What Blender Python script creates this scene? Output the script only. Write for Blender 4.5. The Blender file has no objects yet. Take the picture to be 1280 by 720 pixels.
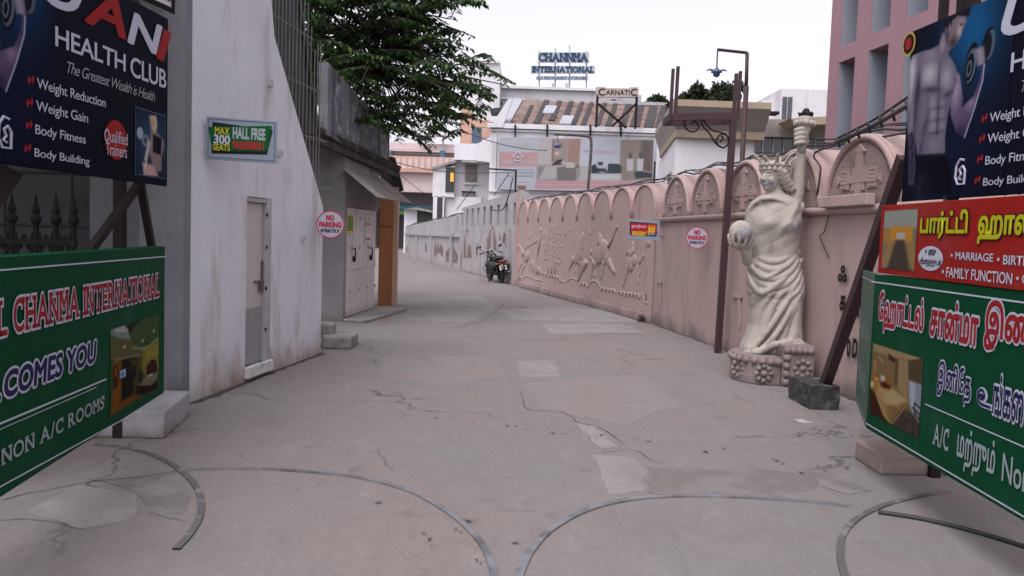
import bpy, bmesh, math, random
import numpy as np
from mathutils import Vector, Matrix, Euler, noise as mnoise
SC = bpy.context.scene
C = SC.collection
R_ = math.radians
random.seed(7)
RNG = np.random.default_rng(7)

# ------------------------------------------------------------------ camera, sky, sun, exposure
CAM_H, PITCH, ROLL, FPX = 1.6, 0.062, 0.033, 1030.0
cam_f = Vector((0, math.cos(PITCH), -math.sin(PITCH)))
_r0 = Vector((1, 0, 0)); _u0 = Vector((0, math.sin(PITCH), math.cos(PITCH)))
cam_r = _r0 * math.cos(ROLL) + _u0 * math.sin(ROLL)
cam_u = -_r0 * math.sin(ROLL) + _u0 * math.cos(ROLL)
cd = bpy.data.cameras.new("camera"); cam = bpy.data.objects.new("camera", cd); C.objects.link(cam)
cd.sensor_width = 36.0; cd.lens = 36.0 * FPX / 1280.0; cd.clip_start = 0.05; cd.clip_end = 2000
M = Matrix((cam_r, cam_u, -cam_f)).transposed().to_4x4(); M.translation = Vector((0, 0, CAM_H))
cam.matrix_world = M
SC.camera = cam

SUN_EL, SUN_AZ = 62.0, 205.0      # overcast: a very soft sun, high, from behind the camera over its shoulder
w = bpy.data.worlds.new("World"); SC.world = w; w.use_nodes = True
nt = w.node_tree; bg = nt.nodes["Background"]
sky = nt.nodes.new("ShaderNodeTexSky"); sky.sky_type = 'NISHITA'; sky.sun_disc = False
sky.sun_elevation = R_(SUN_EL); sky.sun_rotation = R_(SUN_AZ); sky.dust_density = 4.0; sky.air_density = 1.0
hs = nt.nodes.new("ShaderNodeHueSaturation"); hs.inputs["Saturation"].default_value = 0.10
tint = nt.nodes.new("ShaderNodeMix"); tint.data_type = 'RGBA'; tint.blend_type = 'MULTIPLY'
tint.inputs[0].default_value = 1.0; tint.inputs[7].default_value = (1.0, 0.965, 1.055, 1)
nt.links.new(sky.outputs[0], hs.inputs["Color"]); nt.links.new(hs.outputs[0], tint.inputs[6])
nt.links.new(tint.outputs[2], bg.inputs["Color"])
bg.inputs["Strength"].default_value = 0.15
sl = bpy.data.lights.new("sun", 'SUN'); so = bpy.data.objects.new("sun", sl); C.objects.link(so)
sl.energy = 0.5; sl.angle = R_(30); sl.color = (1.0, 0.96, 0.92)
_az = R_(SUN_AZ)   # compass-like: 0 = +Y, clockwise
_sd = Vector((math.sin(_az) * math.cos(R_(SUN_EL)), math.cos(_az) * math.cos(R_(SUN_EL)), math.sin(R_(SUN_EL))))
so.rotation_euler = (-_sd).to_track_quat('-Z', 'Y').to_euler(); so.location = (6, -10, 30)
vs = SC.view_settings; vs.view_transform = 'Standard'; vs.look = 'None'; vs.exposure = 0.9; vs.gamma = 1.0
vs.use_curve_mapping = False
SC.cycles.max_bounces = 8; SC.cycles.diffuse_bounces = 4
SC.cycles.use_denoising = True

# ------------------------------------------------------------------ measuring: photo pixel (1280x720) -> place
ORG = Vector((0, 0, CAM_H))
def ray(px, py): return cam_f + cam_r * ((px - 640) / FPX) + cam_u * ((360 - py) / FPX)
def G(px, py, z=0.0):
    r = ray(px, py); return ORG + r * ((z - CAM_H) / r.z)
def D(px, py, y):
    r = ray(px, py); return ORG + r * (y / r.y)
def on_plane(px, py, P, n):
    r = ray(px, py); return ORG + r * ((P - ORG).dot(n) / r.dot(n))
def zat(px, py, y): return D(px, py, y).z

# ------------------------------------------------------------------ colours and materials
def lin(c): return c / 12.92 if c <= 0.04045 else ((c + 0.055) / 1.055) ** 2.4
def srgb(r, g, b): return (lin(r / 255), lin(g / 255), lin(b / 255), 1)
MATS = {}
def mat(name, col, rough=0.8, col2=None, scale=6.0, amt=1.0, bump=0.0, bscale=60.0, metal=0.0, stretch=(1, 1, 1),
        dirt=None, dirt_scale=1.5, dirt_lo=0.55, dirt_hi=0.75, dirt_stretch=(1, 1, 1), base_grime=None, grime_h=0.8, spec=0.4):
    """Principled with two-tone noise, an optional dirt layer of noise patches or streaks, and splash grime low on walls."""
    if name in MATS: return MATS[name]
    m = bpy.data.materials.new(name); m.use_nodes = True
    nt = m.node_tree; N = nt.nodes; Lk = nt.links; p = N["Principled BSDF"]
    c1 = tuple(col)[:3] + (1,)
    p.inputs["Roughness"].default_value = rough; p.inputs["Metallic"].default_value = metal
    p.inputs["Specular IOR Level"].default_value = spec
    tc = N.new("ShaderNodeTexCoord")
    def nz(sc, st, det=5, ro=0.6):
        mp = N.new("ShaderNodeMapping"); mp.inputs["Scale"].default_value = st
        Lk.new(tc.outputs["Object"], mp.inputs[0])
        t = N.new("ShaderNodeTexNoise"); t.inputs["Scale"].default_value = sc; t.inputs["Detail"].default_value = det
        t.inputs["Roughness"].default_value = ro
        Lk.new(mp.outputs[0], t.inputs["Vector"]); return t.outputs["Fac"]
    def ramp(f, a, b):
        r = N.new("ShaderNodeMapRange"); r.inputs[1].default_value = a; r.inputs[2].default_value = b
        Lk.new(f, r.inputs[0]); return r.outputs[0]
    def mix(f, a, b):
        x = N.new("ShaderNodeMix"); x.data_type = 'RGBA'
        Lk.new(f, x.inputs[0])
        for s, v in ((6, a), (7, b)):
            if isinstance(v, tuple): x.inputs[s].default_value = v
            else: Lk.new(v, x.inputs[s])
        return x.outputs[2]
    if col2 is None: col2 = tuple(v * 0.82 for v in c1[:3])
    c2 = tuple(col2)[:3] + (1,)
    out = mix(ramp(nz(scale, stretch), 0.5 - 0.25 / max(amt, .01), 0.5 + 0.25 / max(amt, .01)), c1, c2)
    if dirt is not None:
        f = ramp(nz(dirt_scale, dirt_stretch, 7, 0.65), dirt_lo, dirt_hi)
        out = mix(f, out, tuple(dirt)[:3] + (1,))
    if base_grime is not None:
        ge = N.new("ShaderNodeNewGeometry"); sx = N.new("ShaderNodeSeparateXYZ"); Lk.new(ge.outputs["Position"], sx.inputs[0])
        h = N.new("ShaderNodeMath"); h.operation = 'MULTIPLY_ADD'
        Lk.new(nz(1.6, (1, 1, .6), 6, .7), h.inputs[0]); h.inputs[1].default_value = -2.2 * grime_h; Lk.new(sx.outputs[2], h.inputs[2])
        f = ramp(h.outputs[0], -0.55 * grime_h, -1.25 * grime_h)
        out = mix(f, out, tuple(base_grime)[:3] + (1,))
    Lk.new(out, p.inputs["Base Color"])
    if bump > 0:
        b = N.new("ShaderNodeBump"); b.inputs["Strength"].default_value = bump; b.inputs["Distance"].default_value = 0.02
        Lk.new(nz(bscale, (1, 1, 1), 6), b.inputs["Height"]); Lk.new(b.outputs[0], p.inputs["Normal"])
    MATS[name] = m; return m
def print_mat(name="printed_vinyl", rough=0.6):
    if name in MATS: return MATS[name]
    m = bpy.data.materials.new(name); m.use_nodes = True; nt = m.node_tree; p = nt.nodes["Principled BSDF"]
    a = nt.nodes.new("ShaderNodeAttribute"); a.attribute_name = "Col"
    nt.links.new(a.outputs["Color"], p.inputs["Base Color"]); p.inputs["Roughness"].default_value = rough
    p.inputs["Specular IOR Level"].default_value = 0.03
    MATS[name] = m; return m
def glow_mat(name, col, st):
    m = bpy.data.materials.new(name); m.use_nodes = True; p = m.node_tree.nodes["Principled BSDF"]
    p.inputs["Base Color"].default_value = tuple(col)[:3] + (1,)
    p.inputs["Emission Color"].default_value = tuple(col)[:3] + (1,); p.inputs["Emission Strength"].default_value = st
    return m
def ink(name, r, g, b): return mat("ink_" + name, srgb(r, g, b), .6, tuple(v * .95 for v in srgb(r, g, b)[:3]), spec=.12)

# ------------------------------------------------------------------ objects
def tag(o, label=None, cat=None, group=None, kind=None):
    if label: o["label"] = label
    if cat: o["category"] = cat
    if group: o["group"] = group
    if kind: o["kind"] = kind
    return o
WM = {}                                   # object name -> its matrix in the world
def thing(name, label, cat, loc=(0, 0, 0), rotz=0.0, group=None, mw=None):
    o = bpy.data.objects.new(name, None); C.objects.link(o); o.empty_display_size = .2
    m = mw if mw is not None else Matrix.Translation(Vector(loc)) @ Matrix.Rotation(rotz, 4, 'Z')
    o.matrix_world = m; WM[o.name] = m.copy()
    return tag(o, label, cat, group)
def link_mesh(name, me, m, parent=None, world=True, smooth=False):
    """world: the mesh is in world coordinates; otherwise in its thing's own coordinates."""
    o = bpy.data.objects.new(name, me); C.objects.link(o)
    if m is not None:
        me.materials.clear()
        for q in (m if isinstance(m, (list, tuple)) else [m]): me.materials.append(q)
    if parent is not None:
        pm = WM[parent.name]
        if world: me.transform(pm.inverted())
        o.parent = parent; WM[o.name] = pm.copy()
    else:
        if world and len(me.vertices):
            co = np.empty(len(me.vertices) * 3); me.vertices.foreach_get("co", co); co = co.reshape(-1, 3)
            lo, hi = co.min(0), co.max(0); T = Matrix.Translation(((lo[0] + hi[0]) / 2, (lo[1] + hi[1]) / 2, lo[2]))
            me.transform(T.inverted()); o.matrix_world = T; WM[o.name] = T
        else: WM[o.name] = Matrix.Identity(4)
    if smooth:
        me.polygons.foreach_set("use_smooth", [True] * len(me.polygons))
    me.update(); return o

class MB:
    """Collects faces, boxes, tubes, lathes and links them as ONE mesh object."""
    def __init__(s): s.bm = bmesh.new()
    def poly(s, pts):
        try: return s.bm.faces.new([s.bm.verts.new(Vector(p)) for p in pts])
        except ValueError: return None
    def hexa(s, a, b):
        """two rings of points joined into a closed prism"""
        va = [s.bm.verts.new(Vector(p)) for p in a]; vb = [s.bm.verts.new(Vector(p)) for p in b]; n = len(va)
        s.bm.faces.new(va[::-1]); s.bm.faces.new(vb)
        for i in range(n): s.bm.faces.new((va[i], va[(i + 1) % n], vb[(i + 1) % n], vb[i]))
        return va + vb
    def prism(s, pts, vec):
        v = Vector(vec); s.hexa([Vector(p) for p in pts], [Vector(p) + v for p in pts]); return s
    def box(s, c, size, rot=None):
        c = Vector(c); h = Vector(size) / 2; m = rot if rot is not None else Matrix.Identity(3)
        q = [(-1, -1), (1, -1), (1, 1), (-1, 1)]
        s.hexa([c + m @ Vector((a * h.x, b * h.y, -h.z)) for a, b in q], [c + m @ Vector((a * h.x, b * h.y, h.z)) for a, b in q]); return s
    def bar(s, a, b, wx, wy=None, up=(0, 0, 1)):
        a, b = Vector(a), Vector(b); wy = wy or wx; d = (b - a).normalized(); u = Vector(up)
        if abs(d.dot(u)) > .98: u = Vector((0, 1, 0))
        x = d.cross(u).normalized(); y = x.cross(d)
        q = [(-.5, -.5), (.5, -.5), (.5, .5), (-.5, .5)]
        s.hexa([a + x * i * wx + y * j * wy for i, j in q], [b + x * i * wx + y * j * wy for i, j in q]); return s
    def tube(s, pts, r, n=8, cap=True, flat=None):
        """flat=(normal, k): squash the tube along normal by k"""
        pts = [Vector(p) for p in pts]; rs = r if isinstance(r, (list, tuple)) else [r] * len(pts)
        rings = []; ref = None
        for i, p in enumerate(pts):
            d = (pts[min(i + 1, len(pts) - 1)] - pts[max(i - 1, 0)]).normalized()
            if ref is None:
                ref = Vector((0, 0, 1)) if abs(d.z) < .9 else Vector((1, 0, 0))
            x = d.cross(ref).normalized(); y = x.cross(d).normalized(); ref = y
            ring = []
            for k in range(n):
                a = 2 * math.pi * k / n; off = (x * math.cos(a) + y * math.sin(a)) * rs[i]
                if flat is not None:
                    nn = Vector(flat[0]); off = off - nn * off.dot(nn) * (1 - flat[1])
                ring.append(s.bm.verts.new(p + off))
            rings.append(ring)
        for i in range(len(rings) - 1):
            for k in range(n):
                s.bm.faces.new((rings[i][k], rings[i][(k + 1) % n], rings[i + 1][(k + 1) % n], rings[i + 1][k]))
        if cap:
            s.bm.faces.new(rings[0][::-1]); s.bm.faces.new(rings[-1])
        return s
    def ball(s, c, r, seg=12, rot=None):
        r = Vector((r, r, r)) if isinstance(r, (int, float)) else Vector(r)
        m = Matrix.Translation(Vector(c)) @ (rot.to_4x4() if rot is not None else Matrix.Identity(4)) @ Matrix.Diagonal((r.x, r.y, r.z, 1))
        bmesh.ops.create_uvsphere(s.bm, u_segments=seg, v_segments=max(6, seg * 2 // 3), radius=1, matrix=m); return s
    def lathe(s, prof, c=(0, 0, 0), n=20, axis=None):
        """prof: (r, h) along the axis"""
        m = Matrix.Identity(3) if axis is None else Vector((0, 0, 1)).rotation_difference(Vector(axis)).to_matrix()
        c = Vector(c); rings = []
        for r, h in prof:
            rings.append([s.bm.verts.new(c + m @ Vector((r * math.cos(2 * math.pi * k / n), r * math.sin(2 * math.pi * k / n), h))) for k in range(n)])
        for i in range(len(rings) - 1):
            for k in range(n): s.bm.faces.new((rings[i][k], rings[i][(k + 1) % n], rings[i + 1][(k + 1) % n], rings[i + 1][k]))
        s.bm.faces.new(rings[0][::-1]); s.bm.faces.new(rings[-1]); return s
    def mesh(s, bevel=0.0, seg=2):
        bmesh.ops.recalc_face_normals(s.bm, faces=s.bm.faces)
        if bevel > 0:
            ed = [e for e in s.bm.edges if len(e.link_faces) == 2 and e.calc_face_angle(0) > .5]
            bmesh.ops.bevel(s.bm, geom=ed, offset=bevel, segments=seg, profile=.5, affect='EDGES', clamp_overlap=True)
        me = bpy.data.meshes.new("m"); s.bm.to_mesh(me); s.bm.free(); return me
    def build(s, name, m, parent=None, world=True, smooth=False, bevel=0.0):
        me = s.mesh(bevel); me.name = name
        return link_mesh(name, me, m, parent, world, smooth)
def spline(pts, n=8):
    """Catmull-Rom through pts"""
    P = [Vector(p) for p in pts]; P = [P[0] * 2 - P[1]] + P + [P[-1] * 2 - P[-2]]; out = []
    for i in range(1, len(P) - 2):
        for k in range(n):
            t = k / n; a, b, c, d = P[i - 1], P[i], P[i + 1], P[i + 2]
            out.append(.5 * ((2 * b) + (c - a) * t + (2 * a - 5 * b + 4 * c - d) * t * t + (-a + 3 * b - 3 * c + d) * t ** 3))
    out.append(P[-2]); return out

# ------------------------------------------------------------------ lettering
_cu = bpy.data.curves.new("type_setter", 'FONT'); _to = bpy.data.objects.new("type_setter", _cu); C.objects.link(_to)
def thicken(me, w, n=10):
    """heavier strokes: copies of the flat letters shifted round a small circle, each a hair behind the last"""
    nv = len(me.vertices); co = np.empty(nv * 3); me.vertices.foreach_get("co", co); co = co.reshape(-1, 3)
    me.calc_loop_triangles(); t = np.empty(len(me.loop_triangles) * 3, np.int32); me.loop_triangles.foreach_get("vertices", t)
    C_, T_ = [co], [t]
    for i in range(n):
        a = 2 * math.pi * i / n; C_.append(co + np.array([w * math.cos(a), w * math.sin(a), -.00007 * (i + 1)])); T_.append(t + nv * (i + 1))
    C_ = np.concatenate(C_); T_ = np.concatenate(T_); o = bpy.data.meshes.new("type"); o.vertices.add(len(C_)); o.vertices.foreach_set("co", C_.ravel().astype(np.float32))
    o.loops.add(len(T_)); o.loops.foreach_set("vertex_index", T_); m = len(T_) // 3; o.polygons.add(m)
    o.polygons.foreach_set("loop_start", (np.arange(m) * 3).astype(np.int32)); o.polygons.foreach_set("loop_total", np.full(m, 3, np.int32)); o.update(calc_edges=True)
    bpy.data.meshes.remove(me); return o
def type_mesh(s, bold=0.0, shear=0.0, space=1.0, extrude=0.0):
    if bold > 0: return thicken(type_mesh(s, 0.0, shear, space), bold)
    _cu.body = s; _cu.offset = bold; _cu.shear = shear; _cu.space_character = space; _cu.size = 1; _cu.extrude = extrude
    _cu.resolution_u = 4
    bpy.context.view_layer.update()
    return bpy.data.meshes.new_from_object(_to.evaluated_get(bpy.context.evaluated_depsgraph_get()))
def bounds2(me):
    co = np.empty(len(me.vertices) * 3); me.vertices.foreach_get("co", co); co = co.reshape(-1, 3)
    return co[:, 0].min(), co[:, 1].min(), co[:, 0].max(), co[:, 1].max()
SERIF = {'H': 'TB', 'A': 'b', 'N': 'Tl', 'M': 'TB', 'I': 'cC', 'T': 'Ck', 'E': 'L', 'R': 'Lr', 'L': 'L', 'O': '', 'C': 'q', 'Y': 'TC', 'S': 'q',
         'W': 'T', 'U': 'T', '/': '', ' ': '', 'F': 'L', 'D': 'L', 'P': 'L', 'G': 'q', 'K': 'TB'}
def serif_mesh(s, bold=0.0, heavy=.10):
    """a slab-serif setting of s: each letter narrowed, with slabs at its stem ends"""
    bm = bmesh.new(); x = 0.0
    for ch in s:
        if ch == ' ': x += .3; continue
        me = type_mesh(ch, bold=0); a, b, c, d = bounds2(me); wd = (c - a); g = bold + .014
        me = thicken(me, g)
        k = 0.82 if ch in 'MWOCN' else .9
        me.transform(Matrix.Translation((x, 0, 0)) @ Matrix.Diagonal((k, 1, 1, 1)) @ Matrix.Translation((-a, 0, 0)))
        bm.from_mesh(me); bpy.data.meshes.remove(me)
        W = wd * k; h0, h1 = b - g, d + g; t = .06 + 2 * g; sw = .19 + 2 * g
        def slab(cx, y, ww=sw):
            y0, y1 = (y, y + t) if y < .3 else (y - t, y)
            bm.faces.new([bm.verts.new((cx + i * ww / 2, j, 0)) for i, j in ((-1, y0), (1, y0), (1, y1), (-1, y1))])
        e = .075
        f = SERIF.get(ch, '')
        if 'T' in f: slab(x + e, h1); slab(x + W - e, h1)
        if 'B' in f: slab(x + e, h0); slab(x + W - e, h0)
        if 'b' in f: slab(x + e * .6, h0); slab(x + W - e * .6, h0)
        if 'l' in f: slab(x + e, h0)
        if 'c' in f: slab(x + W / 2, h1, .26)
        if 'C' in f: slab(x + W / 2, h0, .26)
        if 'L' in f: slab(x + e, h0); slab(x + e, h1)
        if 'r' in f: slab(x + W - e * .7, h0)
        if 'k' in f or 'E' == ch:
            for xx in ((x + .03, x + W - .03) if ch == 'T' else (x + W - .03,)):
                bm.faces.new([bm.verts.new((xx + i, j, 0)) for i, j in ((-.035 - g, h1 - .2 - g), (.035 + g, h1 - .2 - g), (.035 + g, h1), (-.035 - g, h1))])
        if 'q' in f:
            bm.faces.new([bm.verts.new((x + W - .03 + i, j, 0)) for i, j in ((-.035 - g, h1 - .25 - g), (.035 + g, h1 - .25 - g), (.035 + g, h1), (-.035 - g, h1))])
        x += W + .10
    me = bpy.data.meshes.new("serif"); bm.to_mesh(me); bm.free(); return me

def stroke_mesh(paths, w):
    """flat ribbon letters from centre lines"""
    bm = bmesh.new()
    for k, P in enumerate(paths):
        P = spline([(x, y, -.00007 * k) for x, y in P], 6); va = []
        for i, p in enumerate(P):
            d = (P[min(i + 1, len(P) - 1)] - P[max(i - 1, 0)]).normalized(); n = Vector((-d.y, d.x, 0)) * w / 2; q = p + Vector((0, 0, -.00004 * i)); va.append((bm.verts.new(q + n), bm.verts.new(q - n)))
        for (a, b_), (c, d) in zip(va, va[1:]): bm.faces.new((a, b_, d, c))
    me = bpy.data.meshes.new("stroke"); bm.to_mesh(me); bm.free(); return me
TAMIL_U = [[(.44, .40), (.33, .50), (.22, .42), (.28, .29), (.44, .31), (.52, .48), (.43, .69), (.24, .73), (.09, .58), (.05, .32), (.14, .09), (.34, .0), (.6, .0), (1.0, .0)]]

class Board:
    """A flat upright sign: u runs along it from its low-u end, v is height; px() reads a photo pixel on its face."""
    def __init__(s, A, B):
        s.A = Vector(A); d = Vector(B) - s.A; s.slope = d.z / math.hypot(d.x, d.y)
        s.ex = Vector((d.x, d.y, 0)).normalized(); s.len = math.hypot(d.x, d.y)
        s.n = s.ex.cross(Vector((0, 0, 1)))                        # points out of the face (towards the viewer when u runs rightwards)
        s.mw = Matrix((s.ex, -s.n, Vector((0, 0, 1)))).transposed().to_4x4(); s.mw.translation = s.A
    def px(s, px, py):
        P = on_plane(px, py, s.A, s.n) - s.A; u = P.dot(s.ex); return (u, P.z - s.slope * u)
    def pt(s, u, v, out=0.0): return s.A + s.ex * u + Vector((0, 0, v + s.slope * u)) + s.n * out
    def place(s, me, box, out):
        """fit a flat mesh to box (u0, v0, u1, v1)"""
        a, b, c, d = bounds2(me); u0, v0, u1, v1 = box
        co = np.empty(len(me.vertices) * 3); me.vertices.foreach_get("co", co); co = co.reshape(-1, 3)
        u = u0 + (co[:, 0] - a) / (c - a) * (u1 - u0); v = v0 + (co[:, 1] - b) / (d - b) * (v1 - v0); z = co[:, 2] + out
        P = np.array(s.A)[None] + u[:, None] * np.array(s.ex)[None] + z[:, None] * np.array(s.n)[None]
        P[:, 2] += v + s.slope * u
        me.vertices.foreach_set("co", P.ravel().astype(np.float32)); me.update(); return me
    def text(s, parent, string, box, m, out=.004, bold=0.0, shear=0.0, space=1.0, serif=False, outline=None, outline_w=.05, name="lettering", om=None, rise=None):
        me = serif_mesh(string, bold) if serif else type_mesh(string, bold, shear, space)
        a, b, c, d = bounds2(me); s.place(me, box, out)
        o = link_mesh(name, me, m, parent)
        if outline is not None:
            m2 = serif_mesh(string, bold + outline_w) if serif else type_mesh(string, bold + outline_w, shear, space)
            a2, b2, c2, d2 = bounds2(m2); ku = (box[2] - box[0]) / (c - a); kv = (box[3] - box[1]) / (d - b)
            e = ((c2 - a2) - (c - a)) / 2 * ku; g = ((d2 - b2) - (d - b)) / 2 * kv
            s.place(m2, (box[0] - e, box[1] - g, box[2] + e, box[3] + g), out - .002)
            link_mesh("letter_outline", m2, outline, o)
        return o
    def flat(s, pts, out): return [s.pt(u, v, out) for u, v in pts]
    def bx(s, p0, p1):
        """box from two photo pixels: lower-left and upper-right as seen along u"""
        a = s.px(*p0); b = s.px(*p1); return (a[0], a[1], b[0], b[1])

class Canvas:
    """A printed picture: soft polygons and blobs on a grid of coloured points."""
    def __init__(s, W, H, col):
        s.W, s.H = W, H; s.Y, s.X = np.mgrid[0:H, 0:W].astype(float); s.img = np.empty((H, W, 3)); s.img[:] = np.array(col) / 255.
    def put(s, a, col):
        c = np.array(col) / 255.; s.img = s.img * (1 - a[..., None]) + c * a[..., None]
    def mask(s, pts, soft=1.0):
        P = np.array(pts, float); n = len(P); ins = np.zeros(s.X.shape, bool); dist = np.full(s.X.shape, 1e9)
        for i in range(n):
            (x1, y1), (x2, y2) = P[i], P[(i + 1) % n]
            if y1 != y2:
                cr = ((y1 > s.Y) != (y2 > s.Y)) & (s.X < (x2 - x1) * (s.Y - y1) / (y2 - y1) + x1); ins ^= cr
            L = (x2 - x1) ** 2 + (y2 - y1) ** 2 + 1e-9; t = np.clip(((s.X - x1) * (x2 - x1) + (s.Y - y1) * (y2 - y1)) / L, 0, 1)
            dist = np.minimum(dist, np.hypot(s.X - x1 - t * (x2 - x1), s.Y - y1 - t * (y2 - y1)))
        return np.clip(.5 + np.where(ins, dist, -dist) / soft, 0, 1)
    def poly(s, pts, col, soft=1.0, k=1.0, m=None):
        a = s.mask(pts, soft) * k; s.put(a if m is None else a * m, col); return s
    def blob(s, cx, cy, rx, ry, col, k=1.0, ang=0.0, m=None, hard=False):
        c, q = math.cos(math.radians(ang)), math.sin(math.radians(ang)); dx, dy = s.X - cx, s.Y - cy
        r2 = ((dx * c + dy * q) / rx) ** 2 + ((-dx * q + dy * c) / ry) ** 2
        a = np.clip((1 - np.sqrt(r2)) * min(rx, ry) + .5, 0, 1) * k if hard else np.exp(-r2) * k
        s.put(a if m is None else a * m, col); return s
    def line(s, pts, wd, col, k=1.0, m=None):
        a = np.zeros(s.X.shape)
        for (x1, y1), (x2, y2) in zip(pts, pts[1:]):
            L = (x2 - x1) ** 2 + (y2 - y1) ** 2 + 1e-9; t = np.clip(((s.X - x1) * (x2 - x1) + (s.Y - y1) * (y2 - y1)) / L, 0, 1)
            a = np.maximum(a, np.clip(wd / 2 + .5 - np.hypot(s.X - x1 - t * (x2 - x1), s.Y - y1 - t * (y2 - y1)), 0, 1))
        s.put(a * k if m is None else a * k * m, col); return s
    def rect(s, x0, y0, x1, y1, col, soft=1.0, k=1.0): return s.poly([(x0, y0), (x1, y0), (x1, y1), (x0, y1)], col, soft, k)
    def mesh(s, P):
        """P(fx, fy) -> place for fractions 0..1 (fy down)"""
        W, H = s.W, s.H; a, b, c = [np.array(P(*q)) for q in ((0, 0), (1, 0), (0, 1))]
        fx = (s.X / (W - 1)).ravel()[:, None]; fy = (s.Y / (H - 1)).ravel()[:, None]
        co = a + (b - a) * fx + (c - a) * fy
        i = np.arange(H * W).reshape(H, W); f = np.stack([i[1:, :-1], i[1:, 1:], i[:-1, 1:], i[:-1, :-1]], -1).reshape(-1, 4)
        me = bpy.data.meshes.new("print"); me.vertices.add(W * H); me.vertices.foreach_set("co", co.ravel().astype(np.float32))
        me.loops.add(f.size); me.loops.foreach_set("vertex_index", f.ravel().astype(np.int32))
        me.polygons.add(len(f)); me.polygons.foreach_set("loop_start", (np.arange(len(f)) * 4).astype(np.int32))
        me.polygons.foreach_set("loop_total", np.full(len(f), 4, np.int32)); me.update(calc_edges=True)
        v = np.clip(s.img.reshape(-1, 3), 0, 1); l = np.where(v <= .04045, v / 12.92, ((v + .055) / 1.055) ** 2.4)
        at = me.color_attributes.new("Col", 'FLOAT_COLOR', 'POINT')
        at.data.foreach_set("color", np.concatenate([l, np.ones((len(l), 1))], 1).ravel().astype(np.float32)); return me
    def on(s, bd, parent, box, out, name):
        u0, v0, u1, v1 = box
        me = s.mesh(lambda fx, fy: bd.pt(u0 + (u1 - u0) * fx, v1 + (v0 - v1) * fy, out))
        return link_mesh(name, me, print_mat(), parent)
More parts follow.
